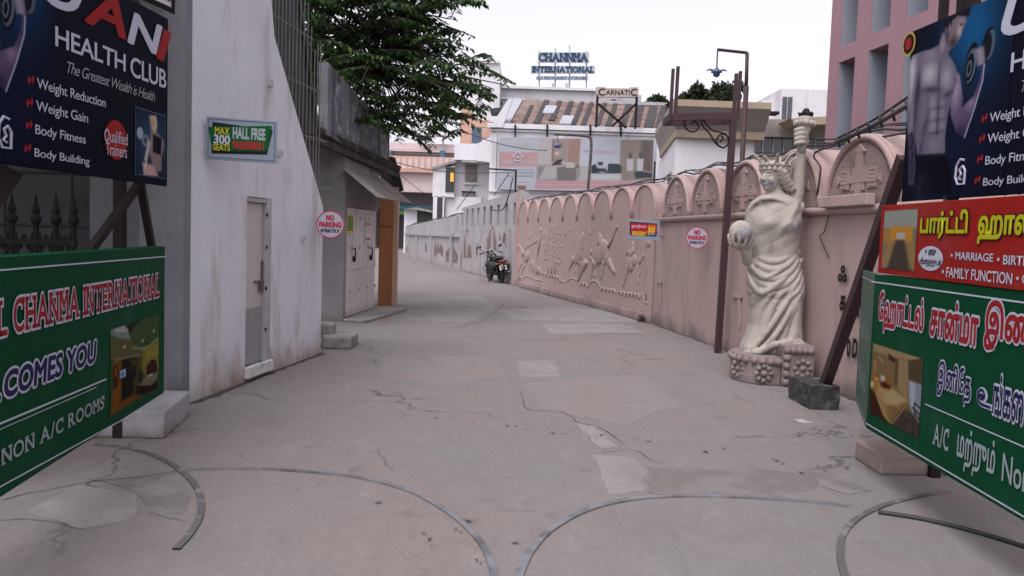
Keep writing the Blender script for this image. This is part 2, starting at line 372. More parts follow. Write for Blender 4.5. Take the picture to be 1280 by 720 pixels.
# ------------------------------------------------------------------ ground
def ground_mat():
    m = bpy.data.materials.new("worn_concrete"); m.use_nodes = True; nt = m.node_tree; N = nt.nodes; L = nt.links; p = N["Principled BSDF"]
    tc = N.new("ShaderNodeTexCoord")
    def noise(sc, det=6, ro=.6, st=(1, 1, 1), off=(0, 0, 0)):
        mp = N.new("ShaderNodeMapping"); mp.inputs["Scale"].default_value = st; mp.inputs["Location"].default_value = off; L.new(tc.outputs["Object"], mp.inputs[0])
        t = N.new("ShaderNodeTexNoise"); t.inputs["Scale"].default_value = sc; t.inputs["Detail"].default_value = det; t.inputs["Roughness"].default_value = ro
        L.new(mp.outputs[0], t.inputs["Vector"]); return t
    def rng(f, a, b, c=0, d=1):
        r = N.new("ShaderNodeMapRange"); r.inputs[1].default_value = a; r.inputs[2].default_value = b; r.inputs[3].default_value = c; r.inputs[4].default_value = d
        L.new(f, r.inputs[0]); return r.outputs[0]
    def mix(f, a, b, mode='MIX'):
        x = N.new("ShaderNodeMix"); x.data_type = 'RGBA'; x.blend_type = mode
        if isinstance(f, float): x.inputs[0].default_value = f
        else: L.new(f, x.inputs[0])
        for s, v in ((6, a), (7, b)):
            if isinstance(v, tuple): x.inputs[s].default_value = v
            else: L.new(v, x.inputs[s])
        return x.outputs[2]
    big = noise(.33, 5, .6, off=(3, 7, 0))
    c = mix(rng(big.outputs[0], .42, .58), (0.222, 0.187, 0.170, 1), (0.205, 0.194, 0.187, 1))
    c = mix(rng(noise(.9, 6, .62, (1, .6, 1)).outputs[0], .5, .68, 0, .6), c, (0.212, 0.199, 0.191, 1))            # pale screed showing through
    c = mix(rng(noise(.55, 7, .68, (1.3, .7, 1), (11, 2, 0)).outputs[0], .54, .68, 0, .38), c, (0.119, 0.109, 0.106, 1))    # dark worn areas
    c = mix(rng(noise(3.2, 8, .72, (1, 1, 1)).outputs[0], .58, .72, 0, .5), c, (0.106, 0.098, 0.095, 1))              # blotches
    c = mix(rng(noise(2.1, 5, .6, (1, 1, 1), (5, 5, 0)).outputs[0], .62, .72, 0, .5), c, (0.191, 0.138, 0.114, 1))     # earth dust
    c = mix(rng(noise(55, 3, .7).outputs[0], .35, .65, 0, .35), c, (0.095, 0.090, 0.090, 1))              # grain
    c = mix(rng(noise(7.5, 10, .75, (1, .55, 1), (2, 8, 0)).outputs[0], .42, .64, 0, .32), c, (.135, .121, .117, 1))      # scuffed, streaky mottling
    c = mix(rng(noise(2.6, 9, .72, (1.6, .5, 1), (7, 1, 0)).outputs[0], .56, .66, 0, .5), c, (.235, .222, .215, 1))          # pale cement smears
    c = mix(rng(noise(24, 8, .8, off=(1, 4, 0)).outputs[0], .40, .64, 0, .38), c, (.115, .103, .10, 1)); c = mix(rng(noise(38, 5, .8, off=(9, 4, 0)).outputs[0], .56, .70, 0, .45), c, (.27, .25, .24, 1))      # worn aggregate
    c = mix(rng(noise(170, 2, .8).outputs[0], .60, .72, 0, .6), c, (.10, .09, .088, 1)); c = mix(rng(noise(120, 2, .8, off=(3, 3, 0)).outputs[0], .62, .74, 0, .6), c, (.30, .28, .27, 1))      # grit
    c = mix(rng(noise(1.35, 4, .5, off=(31, 12, 0)).outputs[0], .655, .70, 0, .42), c, (.088, .08, .08, 1))      # oil spots
    # cracks: distorted cells, only some of them open
    wv = noise(1.1, 5, .6)
    vm = N.new("ShaderNodeVectorMath"); vm.operation = 'MULTIPLY_ADD'; L.new(wv.outputs["Color"], vm.inputs[0]); vm.inputs[1].default_value = (1.6, 1.6, 0); L.new(tc.outputs["Object"], vm.inputs[2])
    def cracks(sc, wid, mask_sc, lo, hi, off):
        mp = N.new("ShaderNodeMapping"); mp.inputs["Location"].default_value = off; L.new(vm.outputs[0], mp.inputs[0])
        v = N.new("ShaderNodeTexVoronoi"); v.feature = 'DISTANCE_TO_EDGE'; v.inputs["Scale"].default_value = sc; L.new(mp.outputs[0], v.inputs["Vector"])
        e = rng(v.outputs[0], wid * .35, wid, 1, 0); k = rng(noise(mask_sc, 3, .5, off=off).outputs[0], lo, hi)
        q = N.new("ShaderNodeMath"); q.operation = 'MULTIPLY'; L.new(e, q.inputs[0]); L.new(k, q.inputs[1]); return q.outputs[0]
    k1 = cracks(.36, .006, .5, .50, .58, (0, 0, 0)); k2 = cracks(1.1, .007, .8, .56, .64, (4, 9, 0))
    c = mix(k1, c, (.085, .075, .07, 1)); c = mix(k2, c, (.11, .10, .095, 1))
    L.new(c, p.inputs["Base Color"]); p.inputs["Roughness"].default_value = .82; p.inputs["Specular IOR Level"].default_value = .3
    hsum = N.new("ShaderNodeMath"); hsum.operation = 'MULTIPLY_ADD'; L.new(noise(28, 6, .7).outputs[0], hsum.inputs[0]); hsum.inputs[1].default_value = .35
    h2 = N.new("ShaderNodeMath"); h2.operation = 'MULTIPLY_ADD'; L.new(k1, h2.inputs[0]); h2.inputs[1].default_value = -.9; L.new(noise(2.2, 5).outputs[0], h2.inputs[2])
    L.new(h2.outputs[0], hsum.inputs[2])
    b = N.new("ShaderNodeBump"); b.inputs["Strength"].default_value = .5; b.inputs["Distance"].default_value = .012
    L.new(hsum.outputs[0], b.inputs["Height"]); L.new(b.outputs[0], p.inputs["Normal"])
    return m
b = MB(); b.poly([(-400, -400, -.004), (400, -400, -.004), (400, 400, -.004), (-400, 400, -.004)])
m_earth = mat("earth", (0.117, 0.090, 0.069), .95, (0.080, 0.064, 0.048), .4)
tag(b.build("ground", m_earth, world=False), kind="structure")
m_conc = ground_mat()
b = MB(); b.poly([(-60, -9, 0), (9, -9, 0), (9, 90, 0), (-60, 90, 0)])
tag(b.build("road", m_conc, world=False), kind="structure")
# repaired patches of screed, each a thin sheet of its own
def patch(px, m, z):
    P = [G(x, y) for x, y in px]; Q = []
    for i in range(len(P)):
        a, c = P[i], P[(i + 1) % len(P)]; n = max(2, int((c - a).length / .08))
        for k in range(n):
            q = a.lerp(c, k / n); q = q + Vector((mnoise.noise(q * 3.1), mnoise.noise(q * 3.1 + Vector((9, 2, 4))), 0)) * .07 + Vector((mnoise.noise(q * 11), mnoise.noise(q * 12 + Vector((9, 2, 4))), 0)) * .02
            Q.append((q.x, q.y, z))
    bb = MB(); bb.poly(Q); tag(bb.build("road_patch", m, world=False), kind="structure")
_gd = (.19, .172, .163)
mp_pale = mat("screed_pale", (.235, .222, .215), .85, (.20, .188, .182), 2.2, 1.5, .3, 40, dirt=_gd, dirt_scale=2.6, dirt_lo=.47, dirt_hi=.60)
mp_grav = mat("screed_gravel", (.185, .165, .153), .9, (.125, .113, .107), 70, 1.4, .6, 80, dirt=_gd, dirt_scale=2.4, dirt_lo=.47, dirt_hi=.6)
mp_warm = mat("screed_warm", (.20, .165, .15), .85, (.18, .153, .143), 1.2, 1.5, .3, 40, dirt=_gd, dirt_scale=1.8, dirt_lo=.42, dirt_hi=.56)
mp_dark = mat("screed_dark", (.125, .115, .115), .85, (.145, .134, .134), 1.8, 1.5, .3, 40, dirt=_gd, dirt_scale=2.6, dirt_lo=.47, dirt_hi=.60)
patch([(744, 569), (800, 571), (806, 616), (762, 622)], mp_pale, .0015)
patch([(804, 583), (935, 588), (1015, 590), (1018, 612), (960, 622), (812, 618)], mp_grav, .0015)
patch([(718, 529), (745, 532), (768, 558), (748, 560)], mp_pale, .0015)
patch([(484, 380), (505, 372), (600, 370), (628, 386), (580, 403), (490, 400)], mp_pale, .0015)
patch([(620, 388), (700, 384), (790, 390), (806, 403), (745, 404), (640, 399)], mp_pale, .0015)
patch([(676, 405), (780, 405), (806, 416), (690, 418)], mp_pale, .003)
patch([(645, 452), (690, 450), (700, 470), (655, 472)], mp_pale, .0015)
patch([(480, 445), (620, 446), (632, 470), (560, 482), (478, 474)], mp_warm, .0015)
patch([(650, 480), (800, 468), (850, 505), (780, 532), (680, 512)], mp_warm, .0015)
patch([(30, 640), (95, 608), (172, 614), (160, 650), (95, 662)], mp_pale, .0015)
patch([(112, 600), (215, 592), (236, 610), (228, 650), (180, 640), (170, 612)], mp_dark, .003)
patch([(520, 340), (590, 342), (600, 350), (520, 352)], mp_warm, .0015)
patch([(1010, 590), (1062, 597), (1085, 612), (1060, 618), (1020, 606)], mp_dark, .003)
def crack(px, wpx, name="road_crack"):
    wpx *= .62
    P = [G(x, y) for x, y in px]; P = spline(P, 10); bb = MB(); L1, L2 = [], []
    for i, p in enumerate(P):
        d = (P[min(i + 1, len(P) - 1)] - P[max(i - 1, 0)]).normalized(); n = Vector((-d.y, d.x, 0))
        q = p + n * mnoise.noise(p * 6) * .03; ww = wpx * (.35 + .9 * abs(mnoise.noise(p * 9 + Vector((3, 1, 0)))))
        if i in (0, len(P) - 1): ww *= .1
        L1.append(q + n * ww); L2.append(q - n * ww)
    for i in range(len(P) - 1):
        bb.poly([(v.x, v.y, .0045) for v in (L1[i], L1[i + 1], L2[i + 1], L2[i])])
    tag(bb.build(name, mat("crack_dirt_foot_shade", (0.040, 0.035, 0.033), .95, (0.064, 0.056, 0.050), 20), world=False), kind="structure")
crack([(650, 488), (660, 512), (700, 514), (722, 528), (750, 535), (780, 556)], .009)
crack([(744, 566), (790, 563), (815, 575), (830, 580)], .007)
crack([(1005, 587), (1040, 585), (1075, 583)], .008)
crack([(280, 492), (312, 492), (338, 500), (362, 499)], .013)
crack([(0, 652), (30, 650), (70, 655), (110, 662)], .008)
crack([(440, 420), (500, 432), (560, 430)], .01)
crack([(770, 505), (830, 500), (900, 508)], .006)
crack([(560, 412), (600, 402), (620, 388), (640, 372)], .015)
crack([(470, 560), (480, 575), (490, 590)], .006)
# soil-coloured strips along the foot of the walls, painting in contact darkness
for q_ in ([(648, 358.5), (700, 373), (760, 389), (814, 405)], [(816, 405), (860, 420), (895, 433), (935, 448)], [(1020, 482), (1045, 491), (1072, 501)], [(238, 505), (300, 481), (350, 461), (404, 441)], [(578, 338.5), (610, 347), (644, 357.5)], [(428, 402.5), (450, 395), (472, 387)]): crack(q_, .16, 'wall_foot_shade')
# leaf and grit litter lying along the foot of the walls
lit = MB()
for (x0, y0), (x1, y1), n in (((645, 362), (812, 408), 40), ((815, 408), (1068, 505), 60), ((300, 485), (402, 444), 40), ((420, 440), (800, 470), 26), ((560, 520), (1060, 590), 30), ((250, 560), (640, 700), 16)):
    for _ in range(n):
        t = random.random(); q = G(x0 + (x1 - x0) * t, y0 + (y1 - y0) * t) + Vector((random.gauss(-.06, .12), random.gauss(0, .1), 0)); a = random.random() * 6.28; s = random.uniform(.006, .022)
        lit.poly([(q.x + s * math.cos(a + k) * e, q.y + s * math.sin(a + k) * e, .009 + .006 * (k == 0)) for k, e in ((0, 1.5), (1.57, .6), (3.14, 1.5), (4.7, .6))])
tag(lit.build("litter", mat("dead_leaf", (0.069, 0.045, 0.027), .9, (0.027, 0.021, 0.016), 30), world=False), kind="stuff", label="dry leaf bits and grit scattered on the concrete lane", cat="litter")

# curved gate rails let into the concrete
m_rail = mat("worn_steel", (.30, .31, .33), .42, (.22, .22, .23), 14, 1.2, .15, 90, .6, dirt=(.13, .125, .125), dirt_scale=3, dirt_lo=.48, dirt_hi=.62)
m_railb = mat("dark_rail", (.085, .082, .085), .75, (.11, .105, .105), 12, 1.2, .15, 90, 0, dirt=(.18, .165, .16), dirt_scale=7, dirt_lo=.54, dirt_hi=.57, spec=.15)
def arc_rail(px, w0, m, label):
    P = spline([G(x, y) for x, y in px], 8); bb = MB(); va = []
    for i, p in enumerate(P):
        d = (P[min(i + 1, len(P) - 1)] - P[max(i - 1, 0)]).normalized(); n = Vector((-d.y, d.x, 0)) * w0 / 2
        va.append([bb.bm.verts.new(q) for q in (p + n + Vector((0, 0, -.02)), p + n + Vector((0, 0, .011)), p - n + Vector((0, 0, .011)), p - n + Vector((0, 0, -.02)))])
    for i in range(len(va) - 1):
        for k in range(3): bb.bm.faces.new((va[i][k], va[i + 1][k], va[i + 1][k + 1], va[i][k + 1]))
    tag(bb.build("gate_rail", m), label, "gate rail", "curved gate rails in the concrete")
arc_rail([(237, 588), (270, 587), (330, 587), (400, 592), (450, 598), (510, 614), (560, 641), (595, 672), (612, 700), (620, 735), (619, 770)], .036, m_rail, "long shiny steel rail curving toward the black club poster with dumbbell on its edge")
arc_rail([(640, 770), (645, 735), (652, 712), (665, 688), (690, 662), (735, 638), (790, 625), (850, 621), (920, 622), (1000, 627), (1062, 634)], .042, m_rail, "pale steel rail sweeping from lane centre toward the small pink block")
arc_rail([(120, 556), (165, 562), (205, 576), (235, 597), (250, 620), (250, 645), (238, 668), (220, 688)], .038, m_railb, "short dark flaking rail beside the welcome board and its whitewashed block")
arc_rail([(1185, 616), (1150, 621), (1110, 631), (1078, 645), (1056, 665), (1050, 690), (1056, 722), (1066, 750)], .038, m_railb, "short dark rail curving out from under the Tamil hotel board")
crack([(0, 626), (60, 612), (120, 602), (180, 596), (238, 588)], .012)
b = MB(); b.tube(spline([G(1098, 640, .012), G(1150, 648, .012), G(1210, 662, .012), G(1290, 686, .012), G(1330, 700, .012)], 8), .014, 8)
tag(b.build("ground_cable", mat("rubber", (.03, .03, .032), .6), smooth=True), "black rubber cable lying on the concrete under the Tamil hotel board", "cable")
b = MB(); q0 = G(998, 527); b.box(q0 + Vector((.04, 0, .004)), (.11, .14, .006), Euler((.02, .03, .5)).to_matrix())
sp = b.build("paper_scrap", mat("paper", (.5, .48, .40), .8, (.2, .2, .18), 60, 2)); tag(sp, "small printed paper scrap lying flat near the brace footing", "paper")

# ------------------------------------------------------------------ white stair building with the slanted wall
m_white = mat("limewash", (.64, .65, .69), .88, (.56, .565, .595), 1.2, 1.2, .25, 22, dirt=(.40, .37, .36), dirt_scale=1.3, dirt_lo=.52, dirt_hi=.74, dirt_stretch=(2.2, 2.2, .55), base_grime=(.30, .225, .185), grime_h=.6)
m_white2 = mat("limewash_shaded", (.20, .20, .215), .9, (.15, .15, .16), 1.6, 1.2, .25, 22, dirt=(.09, .085, .085), dirt_scale=1.1, dirt_lo=.54, dirt_hi=.75, dirt_stretch=(2.2, 2.2, .55), base_grime=(.10, .09, .085), grime_h=.7)  # darker limewash: the shade of the end face is put into its colour
B0 = G(237, 504); B1 = G(405, 440); BD = (B1 - B0).normalized(); BN = Vector((BD.y, -BD.x, 0))     # BN points to the street
BL = (B1 - B0).length
def bu(px, py):  # along the white wall, height
    P = on_plane(px, py, B0, BN); return ((P - B0).dot(BD), P.z)
def bp(u, z, out=0.0): return B0 + BD * u + Vector((0, 0, z)) + BN * out
sb = thing("stair_building", "whitewashed stair wall with slanted end, padlocked metal door and grille above", "building", B0)
d0 = bu(306, 462)[0]; d1 = bu(337, 452)[0]; dh = bu(325, 247)[1]; dz = .14
HT = 6.2
se_top = bu(330, 0); se_bot = bu(404, 259); k = (se_top[0] - se_bot[0]) / (se_top[1] - se_bot[1])
uS = lambda z: se_bot[0] + k * max(0, z - se_bot[1])                       # upright below, slanting back above
T = .3
b = MB()
def slab(us, zs): b.prism([bp(u, z) for u, z in zip(us, zs)], -BN * T)
slab((0, d0, d0, 0), (0, 0, HT, HT)); slab((d0, d1, d1, d0), (0, 0, dz, dz))
z1_ = (d1 - se_bot[0]) / k + se_bot[1]                                    # where the slanted end crosses above the door's far jamb
slab((d1, uS(0), uS(0), d1), (0, 0, se_bot[1], z1_)); slab((d0, d1, d1, max(d0, uS(HT)), d0), (dh, dh, z1_, HT, HT))
b.build("wall", m_white, sb)
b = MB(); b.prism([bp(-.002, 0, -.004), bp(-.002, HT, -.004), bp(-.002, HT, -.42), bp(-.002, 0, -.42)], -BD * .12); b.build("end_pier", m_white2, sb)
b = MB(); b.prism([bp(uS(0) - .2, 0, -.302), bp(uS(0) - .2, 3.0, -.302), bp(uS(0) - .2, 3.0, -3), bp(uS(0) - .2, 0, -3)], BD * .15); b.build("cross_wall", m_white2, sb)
# door: steel leaf set back, frame, bolt, sill
m_door = mat("door_pale", (.50, .46, .46), .6, (.44, .40, .40), 3, 1, .08, 30, dirt=(.26, .19, .16), dirt_scale=3, dirt_lo=.62, dirt_hi=.75, dirt_stretch=(1.5, 1.5, .6))
m_doorl = mat("door_grey", (.27, .27, .285), .6, (.24, .24, .25), 3, 1, .08, 30, dirt=(.36, .33, .32), dirt_scale=4, dirt_lo=.62, dirt_hi=.8)
m_frame = mat("frame_grey", (.40, .39, .41), .6, (.30, .29, .30), 5, 1, .1, 40, dirt=(.15, .11, .09), dirt_scale=5, dirt_lo=.64, dirt_hi=.7)
m_black = mat("black_iron", (.014, .013, .013), .7, (.022, .019, .017), 12, spec=.12)
b = MB(); b.prism([bp(d0 + .01, dz + .02, -.05), bp(d1 - .13, dz + .02, -.05), bp(d1 - .13, dh - .06, -.05), bp(d0 + .01, dh - .06, -.05)], -BN * .03)
leaf = b.build("door", m_door, sb)
zm = bu(320, 385)[1]
b = MB(); b.prism([bp(d0 + .012, dz + .02, -.046), bp(d1 - .132, dz + .02, -.046), bp(d1 - .132, zm, -.046), bp(d0 + .012, zm, -.046)], BN * .004)
b.build("kick_plate", m_doorl, leaf)
b = MB(); z0 = bu(325, 352)[1]
b.tube([bp(d1 - .34, z0, -.03), bp(d1 - .10, z0, -.03)], .011, 8); b.box(bp(d1 - .20, z0 - .07, -.03), (.06, .03, .09)); b.tube([bp(d1 - .22, z0, -.03), bp(d1 - .22, z0 - .05, -.02), bp(d1 - .18, z0 - .05, -.02), bp(d1 - .18, z0, -.03)], .007, 6)
b.tube([bp(d1 - .145, z0 + .22, -.035), bp(d1 - .145, z0 - .12, -.035)], .012, 8)
b.build("door_bolt", mat("rusty_steel", (.10, .075, .065), .5, (.17, .13, .11), 25, metal=.5), leaf)
b = MB()
b.prism([bp(d1 - .12, dz, -.0), bp(d1 - .003, dz, -.0), bp(d1 - .003, dh - .003, -.0), bp(d1 - .12, dh - .003, -.0)], -BN * .13)
b.prism([bp(d0 + .003, dh - .055, -.01), bp(d1 - .122, dh - .055, -.01), bp(d1 - .122, dh - .004, -.01), bp(d0 + .003, dh - .004, -.01)], -BN * .12)
b.build("door_frame", m_frame, sb, bevel=.006)
for zz in (.5, .95, 1.4, 1.75): b = MB(); b.box(bp(d1 - .118, zz, -.0), (.016, .016, .035)); b.build("hinge", m_black, sb)
b = MB(); b.prism([bp(d0 - .03, dz - .10, .003), bp(d1 + .0, dz - .10, .003), bp(d1 + .0, dz + .015, .003), bp(d0 - .03, dz + .015, .003)], BN * .05 ); b.build("door_sill", mat("sill_paint", (.66, .65, .66), .7, (.5, .48, .47), 8, dirt=(.25, .22, .2), dirt_scale=6, dirt_lo=.55, dirt_hi=.7), sb, bevel=.008)
# grille rods over the slanted edge, standing in front of a sheet that closes the stair
m_rod = mat("rod_grey", (.19, .185, .185), .6, (.13, .12, .12), 20, metal=.3)
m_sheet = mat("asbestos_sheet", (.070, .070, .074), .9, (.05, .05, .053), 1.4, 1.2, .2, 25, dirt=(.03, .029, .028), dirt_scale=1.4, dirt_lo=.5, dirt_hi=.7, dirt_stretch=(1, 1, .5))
gx = [340, 344, 348, 352, 356.5, 361, 365.5, 370, 374.5, 379, 383.5, 388, 392.5, 397, 400.5, 404]
e0 = bu(391, 0); e1 = bu(411, 150)
ek = (e1[0] - e0[0]) / (e1[1] - e0[1]); uE = lambda z: e0[0] + ek * (z - e0[1])
for i, x in enumerate(gx):
    u = bu(x, 200)[0]; zb = max(.2, (u - se_bot[0]) / k + se_bot[1])
    zt = min(HT, (u - e0[0]) / ek + e0[1]) if i < 14 else bu(404, 55)[1]
    b = MB(); b.tube([bp(u, zb - .05, -.06), bp(u, max(zt, zb + .3), -.06)], .007, 6); b.build("grille_rod", m_rod, sb)
# diagonal members of the grille
b = MB()
for zz in (2.15, 2.75, 3.35, 3.95, 4.6): b.bar(bp(uS(zz) - .03, zz, -.08), bp(max(uE(zz), uS(zz) + .25), zz + .02, -.08), .02, .02)
b.bar(bp(uS(2.2), 2.2, -.075), bp(uS(4.4) + .18, 4.4, -.075), .016, .016); b.bar(bp(uS(2.6), 2.6, -.075), bp(uS(5.2) + .32, 5.2, -.075), .016, .016)
b.build("grille_bar", m_rod, sb)
zlo = bu(405, 178)[1]
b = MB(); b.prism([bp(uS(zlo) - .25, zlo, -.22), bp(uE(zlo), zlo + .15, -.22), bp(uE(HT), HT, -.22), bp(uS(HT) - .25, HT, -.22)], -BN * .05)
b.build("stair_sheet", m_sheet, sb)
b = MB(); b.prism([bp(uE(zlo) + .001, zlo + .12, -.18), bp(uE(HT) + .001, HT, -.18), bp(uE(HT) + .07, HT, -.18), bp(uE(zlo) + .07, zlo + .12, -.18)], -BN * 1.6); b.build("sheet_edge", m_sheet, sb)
for px, py in ((337, 105), (349, 192), (378, 298)):
    b = MB(); u, z = bu(px, py); b.box(bp(u - .02, z, .02), (.05, .05, .06)); b.build("wall_bracket", m_frame, sb)
# back yard wall and an added canopy behind the boards
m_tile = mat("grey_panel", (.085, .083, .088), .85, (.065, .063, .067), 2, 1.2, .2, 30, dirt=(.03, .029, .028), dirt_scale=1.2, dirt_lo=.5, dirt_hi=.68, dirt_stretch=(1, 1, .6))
m_gap = mat("joint", (.035, .033, .032), .9)
yw = thing("yard_wall", "grey panelled wall in deep shade behind the welcome board", "wall", (-5, 8.6, 0))
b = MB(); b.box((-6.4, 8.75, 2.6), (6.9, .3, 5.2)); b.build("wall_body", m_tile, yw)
b = MB()
for zz in (1.55, 2.1, 2.42, 2.75, 3.3): b.box((-6.4, 8.597, zz), (6.9, .012, .025))
for xx in (-3.45, -3.95, -4.6, -5.3, -6.1, -6.9): b.box((xx, 8.598, 2.0), (.02, .012, 4.0))
b.build("panel_joint", m_gap, yw)
b = MB(); b.box((-3.93, 8.40, 2.0), (.62, .30, 4.0)); b.build("pilaster", m_white2, yw)
b = MB(); b.box((-3.45, 8.30, 2.0), (.32, .5, 4.0)); b.build("pilaster", m_white2, yw)
b = MB(); b.box((-6.4, 6.3, 4.3), (6.6, 4.9, .18)); b.box((-8.9, 6.3, 2.1), (.2, 4.6, 4.2)); b.build("canopy", m_tile, yw)  # unseen roof slab, put in to darken the yard wall
# steps by the shop
m_cblk = mat("raw_concrete", (.30, .285, .27), .9, (.22, .21, .20), 4, 1.4, .5, 30, dirt=(.12, .11, .10), dirt_scale=3, dirt_lo=.52, dirt_hi=.68)
p0 = G(402, 436); p1 = G(439, 437)
b = MB(); b.prism([p0, p1, p1 + Vector((-.02, .62, 0)), p0 + Vector((-.1, .62, 0))], (0, 0, .17)); b.box(p0 + Vector((-.02, .35, .22)), (.22, .34, .2))
tag(b.build("step_block", m_cblk, bevel=.03), "chipped concrete step at the foot of the slanted white wall", "step")

# ------------------------------------------------------------------ shuttered shop, orange pillar, painted parapet
S0 = G(428, 402); S1 = G(471, 387); SD = (S1 - S0).normalized(); SN = Vector((SD.y, -SD.x, 0)); SLn = (S1 - S0).length
def sp_(u, z, out=0.0): return S0 + SD * u + Vector((0, 0, z)) + SN * out
def su(px, py, out=0.0): P = on_plane(px, py, S0 + SN * out, SN); return ((P - S0).dot(SD), P.z)
m_shop = mat("shop_plaster", (.25, .245, .25), .9, (.19, .185, .185), 1.6, 1.2, .3, 25, dirt=(.14, .13, .125), dirt_scale=1.5, dirt_lo=.54, dirt_hi=.72, dirt_stretch=(1.6, 1.6, .5), base_grime=(.14, .13, .12), grime_h=.6)
sh = thing("shop", "grey kiosk with folding steel shutters, sloping awning and painted parapet", "shop", S0)
DT = su(428, 258)[1]; WT = su(428, 196)[1] + .45
x_l = D(407, 300, S0.y).x
b = MB(); b.prism([sp_(-.0, 0), (x_l - 2.2, S0.y + .0, 0), (x_l - 2.2, S0.y, WT), sp_(0, WT)], (0, .22, 0))
b.prism([sp_(0, DT + .02, -.02), sp_(SLn, DT + .02, -.02), sp_(SLn, WT, -.02), sp_(0, WT, -.02)], -SN * .2)
b.prism([sp_(SLn, 0, -.22), sp_(SLn, WT, -.22), sp_(SLn, WT, -2.4), sp_(SLn, 0, -2.4)], -SD * .2)
b.build("wall", m_shop, sh)
m_shut = mat("shutter_paint", (.62, .585, .575), .6, (.54, .51, .50), 2, 1.2, .08, 30, dirt=(.27, .24, .23), dirt_scale=2.2, dirt_lo=.55, dirt_hi=.75, dirt_stretch=(2, 2, .5))
for i in range(4):
    u0, u1 = SLn * i / 4 + .012, SLn * (i + 1) / 4 - .012
    b = MB(); b.prism([sp_(u0, .05, -.06), sp_(u1, .05, -.06), sp_(u1, DT, -.06), sp_(u0, DT, -.06)], -SN * .04)
    lf = b.build("shutter_leaf", m_shut, sh)
    for zz, hh in ((.12, .10), (.9, .16)): b = MB(); b.prism([sp_(u0 + .01, zz, -.057), sp_(u1 - .01, zz, -.057), sp_(u1 - .01, zz + hh, -.057), sp_(u0 + .01, zz + hh, -.057)], SN * .012); b.build("rail", m_shut, lf)
    for zz in (.5, 1.3, 1.85): b = MB(); b.box(sp_(u1 + .006, zz, -.05), (.02, .03, .06)); b.build("hinge", m_frame, lf)
    if i in (1, 3):
        b = MB(); b.tube(spline([sp_(u0 + .12, 1.28, -.05), sp_(u0 + .12, 1.28, .0), sp_(u0 + .12, 1.14, .0), sp_(u0 + .12, 1.14, -.05)], 4), .012, 6); b.box(sp_(u0 + .16, 1.08, -.03), (.05, .06, .08)); b.build("handle", m_black, lf)
b = MB(); b.prism([sp_(0, 0, .0), sp_(SLn + .3, 0, .0), sp_(SLn + .1, 0, .62), sp_(-.1, 0, .45)], (0, 0, .05)); b.build("doorstep", m_cblk, sh, bevel=.015)
# awning of corrugated sheet
aT0, aB0, aB1, aT1 = (418, 204), (447, 243), (493, 250), (470, 221)
o_out = .62
b = MB(); n = 24; a0 = sp_(-.25, su(418, 204)[1] - .04, .0); a1 = sp_(SLn + .25, su(470, 221)[1], .0)
zo = on_plane(470, 246, S0 + SN * o_out, SN).z
c0 = sp_(-.25, zo + .0, o_out); c1 = sp_(SLn + .35, zo + .02, o_out); rows = []
for i in range(n * 4 + 1):
    t = i / (n * 4); up = Vector((0, 0, .012 * math.cos(2 * math.pi * i / 4)))
    rows.append([b.bm.verts.new(a0.lerp(a1, t) + up), b.bm.verts.new(c0.lerp(c1, t) + up)])
for i in range(len(rows) - 1): b.bm.faces.new((rows[i][0], rows[i + 1][0], rows[i + 1][1], rows[i][1]))
bmesh.ops.solidify(b.bm, geom=b.bm.faces[:], thickness=.012)
b.build("awning", mat("awning_sheet", (.50, .46, .43), .7, (.40, .36, .335), 3, 1.4, .1, 40, dirt=(.15, .125, .11), dirt_scale=2, dirt_lo=.55, dirt_hi=.7), sh)
# notices
nb = Board(sp_(0, 0, -.052), sp_(SLn, 0, -.052)); m_yel = mat("yellow_paper", (.58, .52, .10), .7, (.5, .44, .08), 8); m_wpap = mat("white_paper", (.62, .58, .57), .7, (.55, .5, .5), 8)
m_redink = ink("red", 170, 30, 45); m_grnink = ink("green", 30, 110, 60); m_dark = ink("dark", 40, 42, 48); m_wht = ink("white", 226, 226, 234)
for (xa, ya, xb, yb), mm, lab, words in (((433, 292, 442, 268), m_yel, "bright yellow paper notice pasted on the shop shutter", 6), ((456, 305, 464, 272), m_wpap, "long whitish paper notice with red words on the shop shutter", 4)):
    a = nb.px(xa, ya); c = nb.px(xb, yb)
    r = thing("paper_notice", lab, "notice", nb.pt(a[0], a[1])); b = MB(); b.prism(nb.flat([(a[0], a[1]), (c[0], a[1]), (c[0], c[1]), (a[0], c[1])], .001), nb.n * .004); b.build("sheet", mm, r)
    b = MB()
    for i in range(words):
        vv = a[1] + (c[1] - a[1]) * (.15 + .75 * i / words)
        if mm is m_wpap and i in (1, 2): continue
        uu = a[0] + (c[0] - a[0]) * .12
        for j in range(3):
            b.poly(nb.flat([(uu, vv), (uu + (c[0] - a[0]) * .2, vv), (uu + (c[0] - a[0]) * .2, vv + .035), (uu, vv + .035)], .0075)); uu += (c[0] - a[0]) * .26
    b.build("print_lines", m_redink if mm is m_wpap else m_grnink, r)
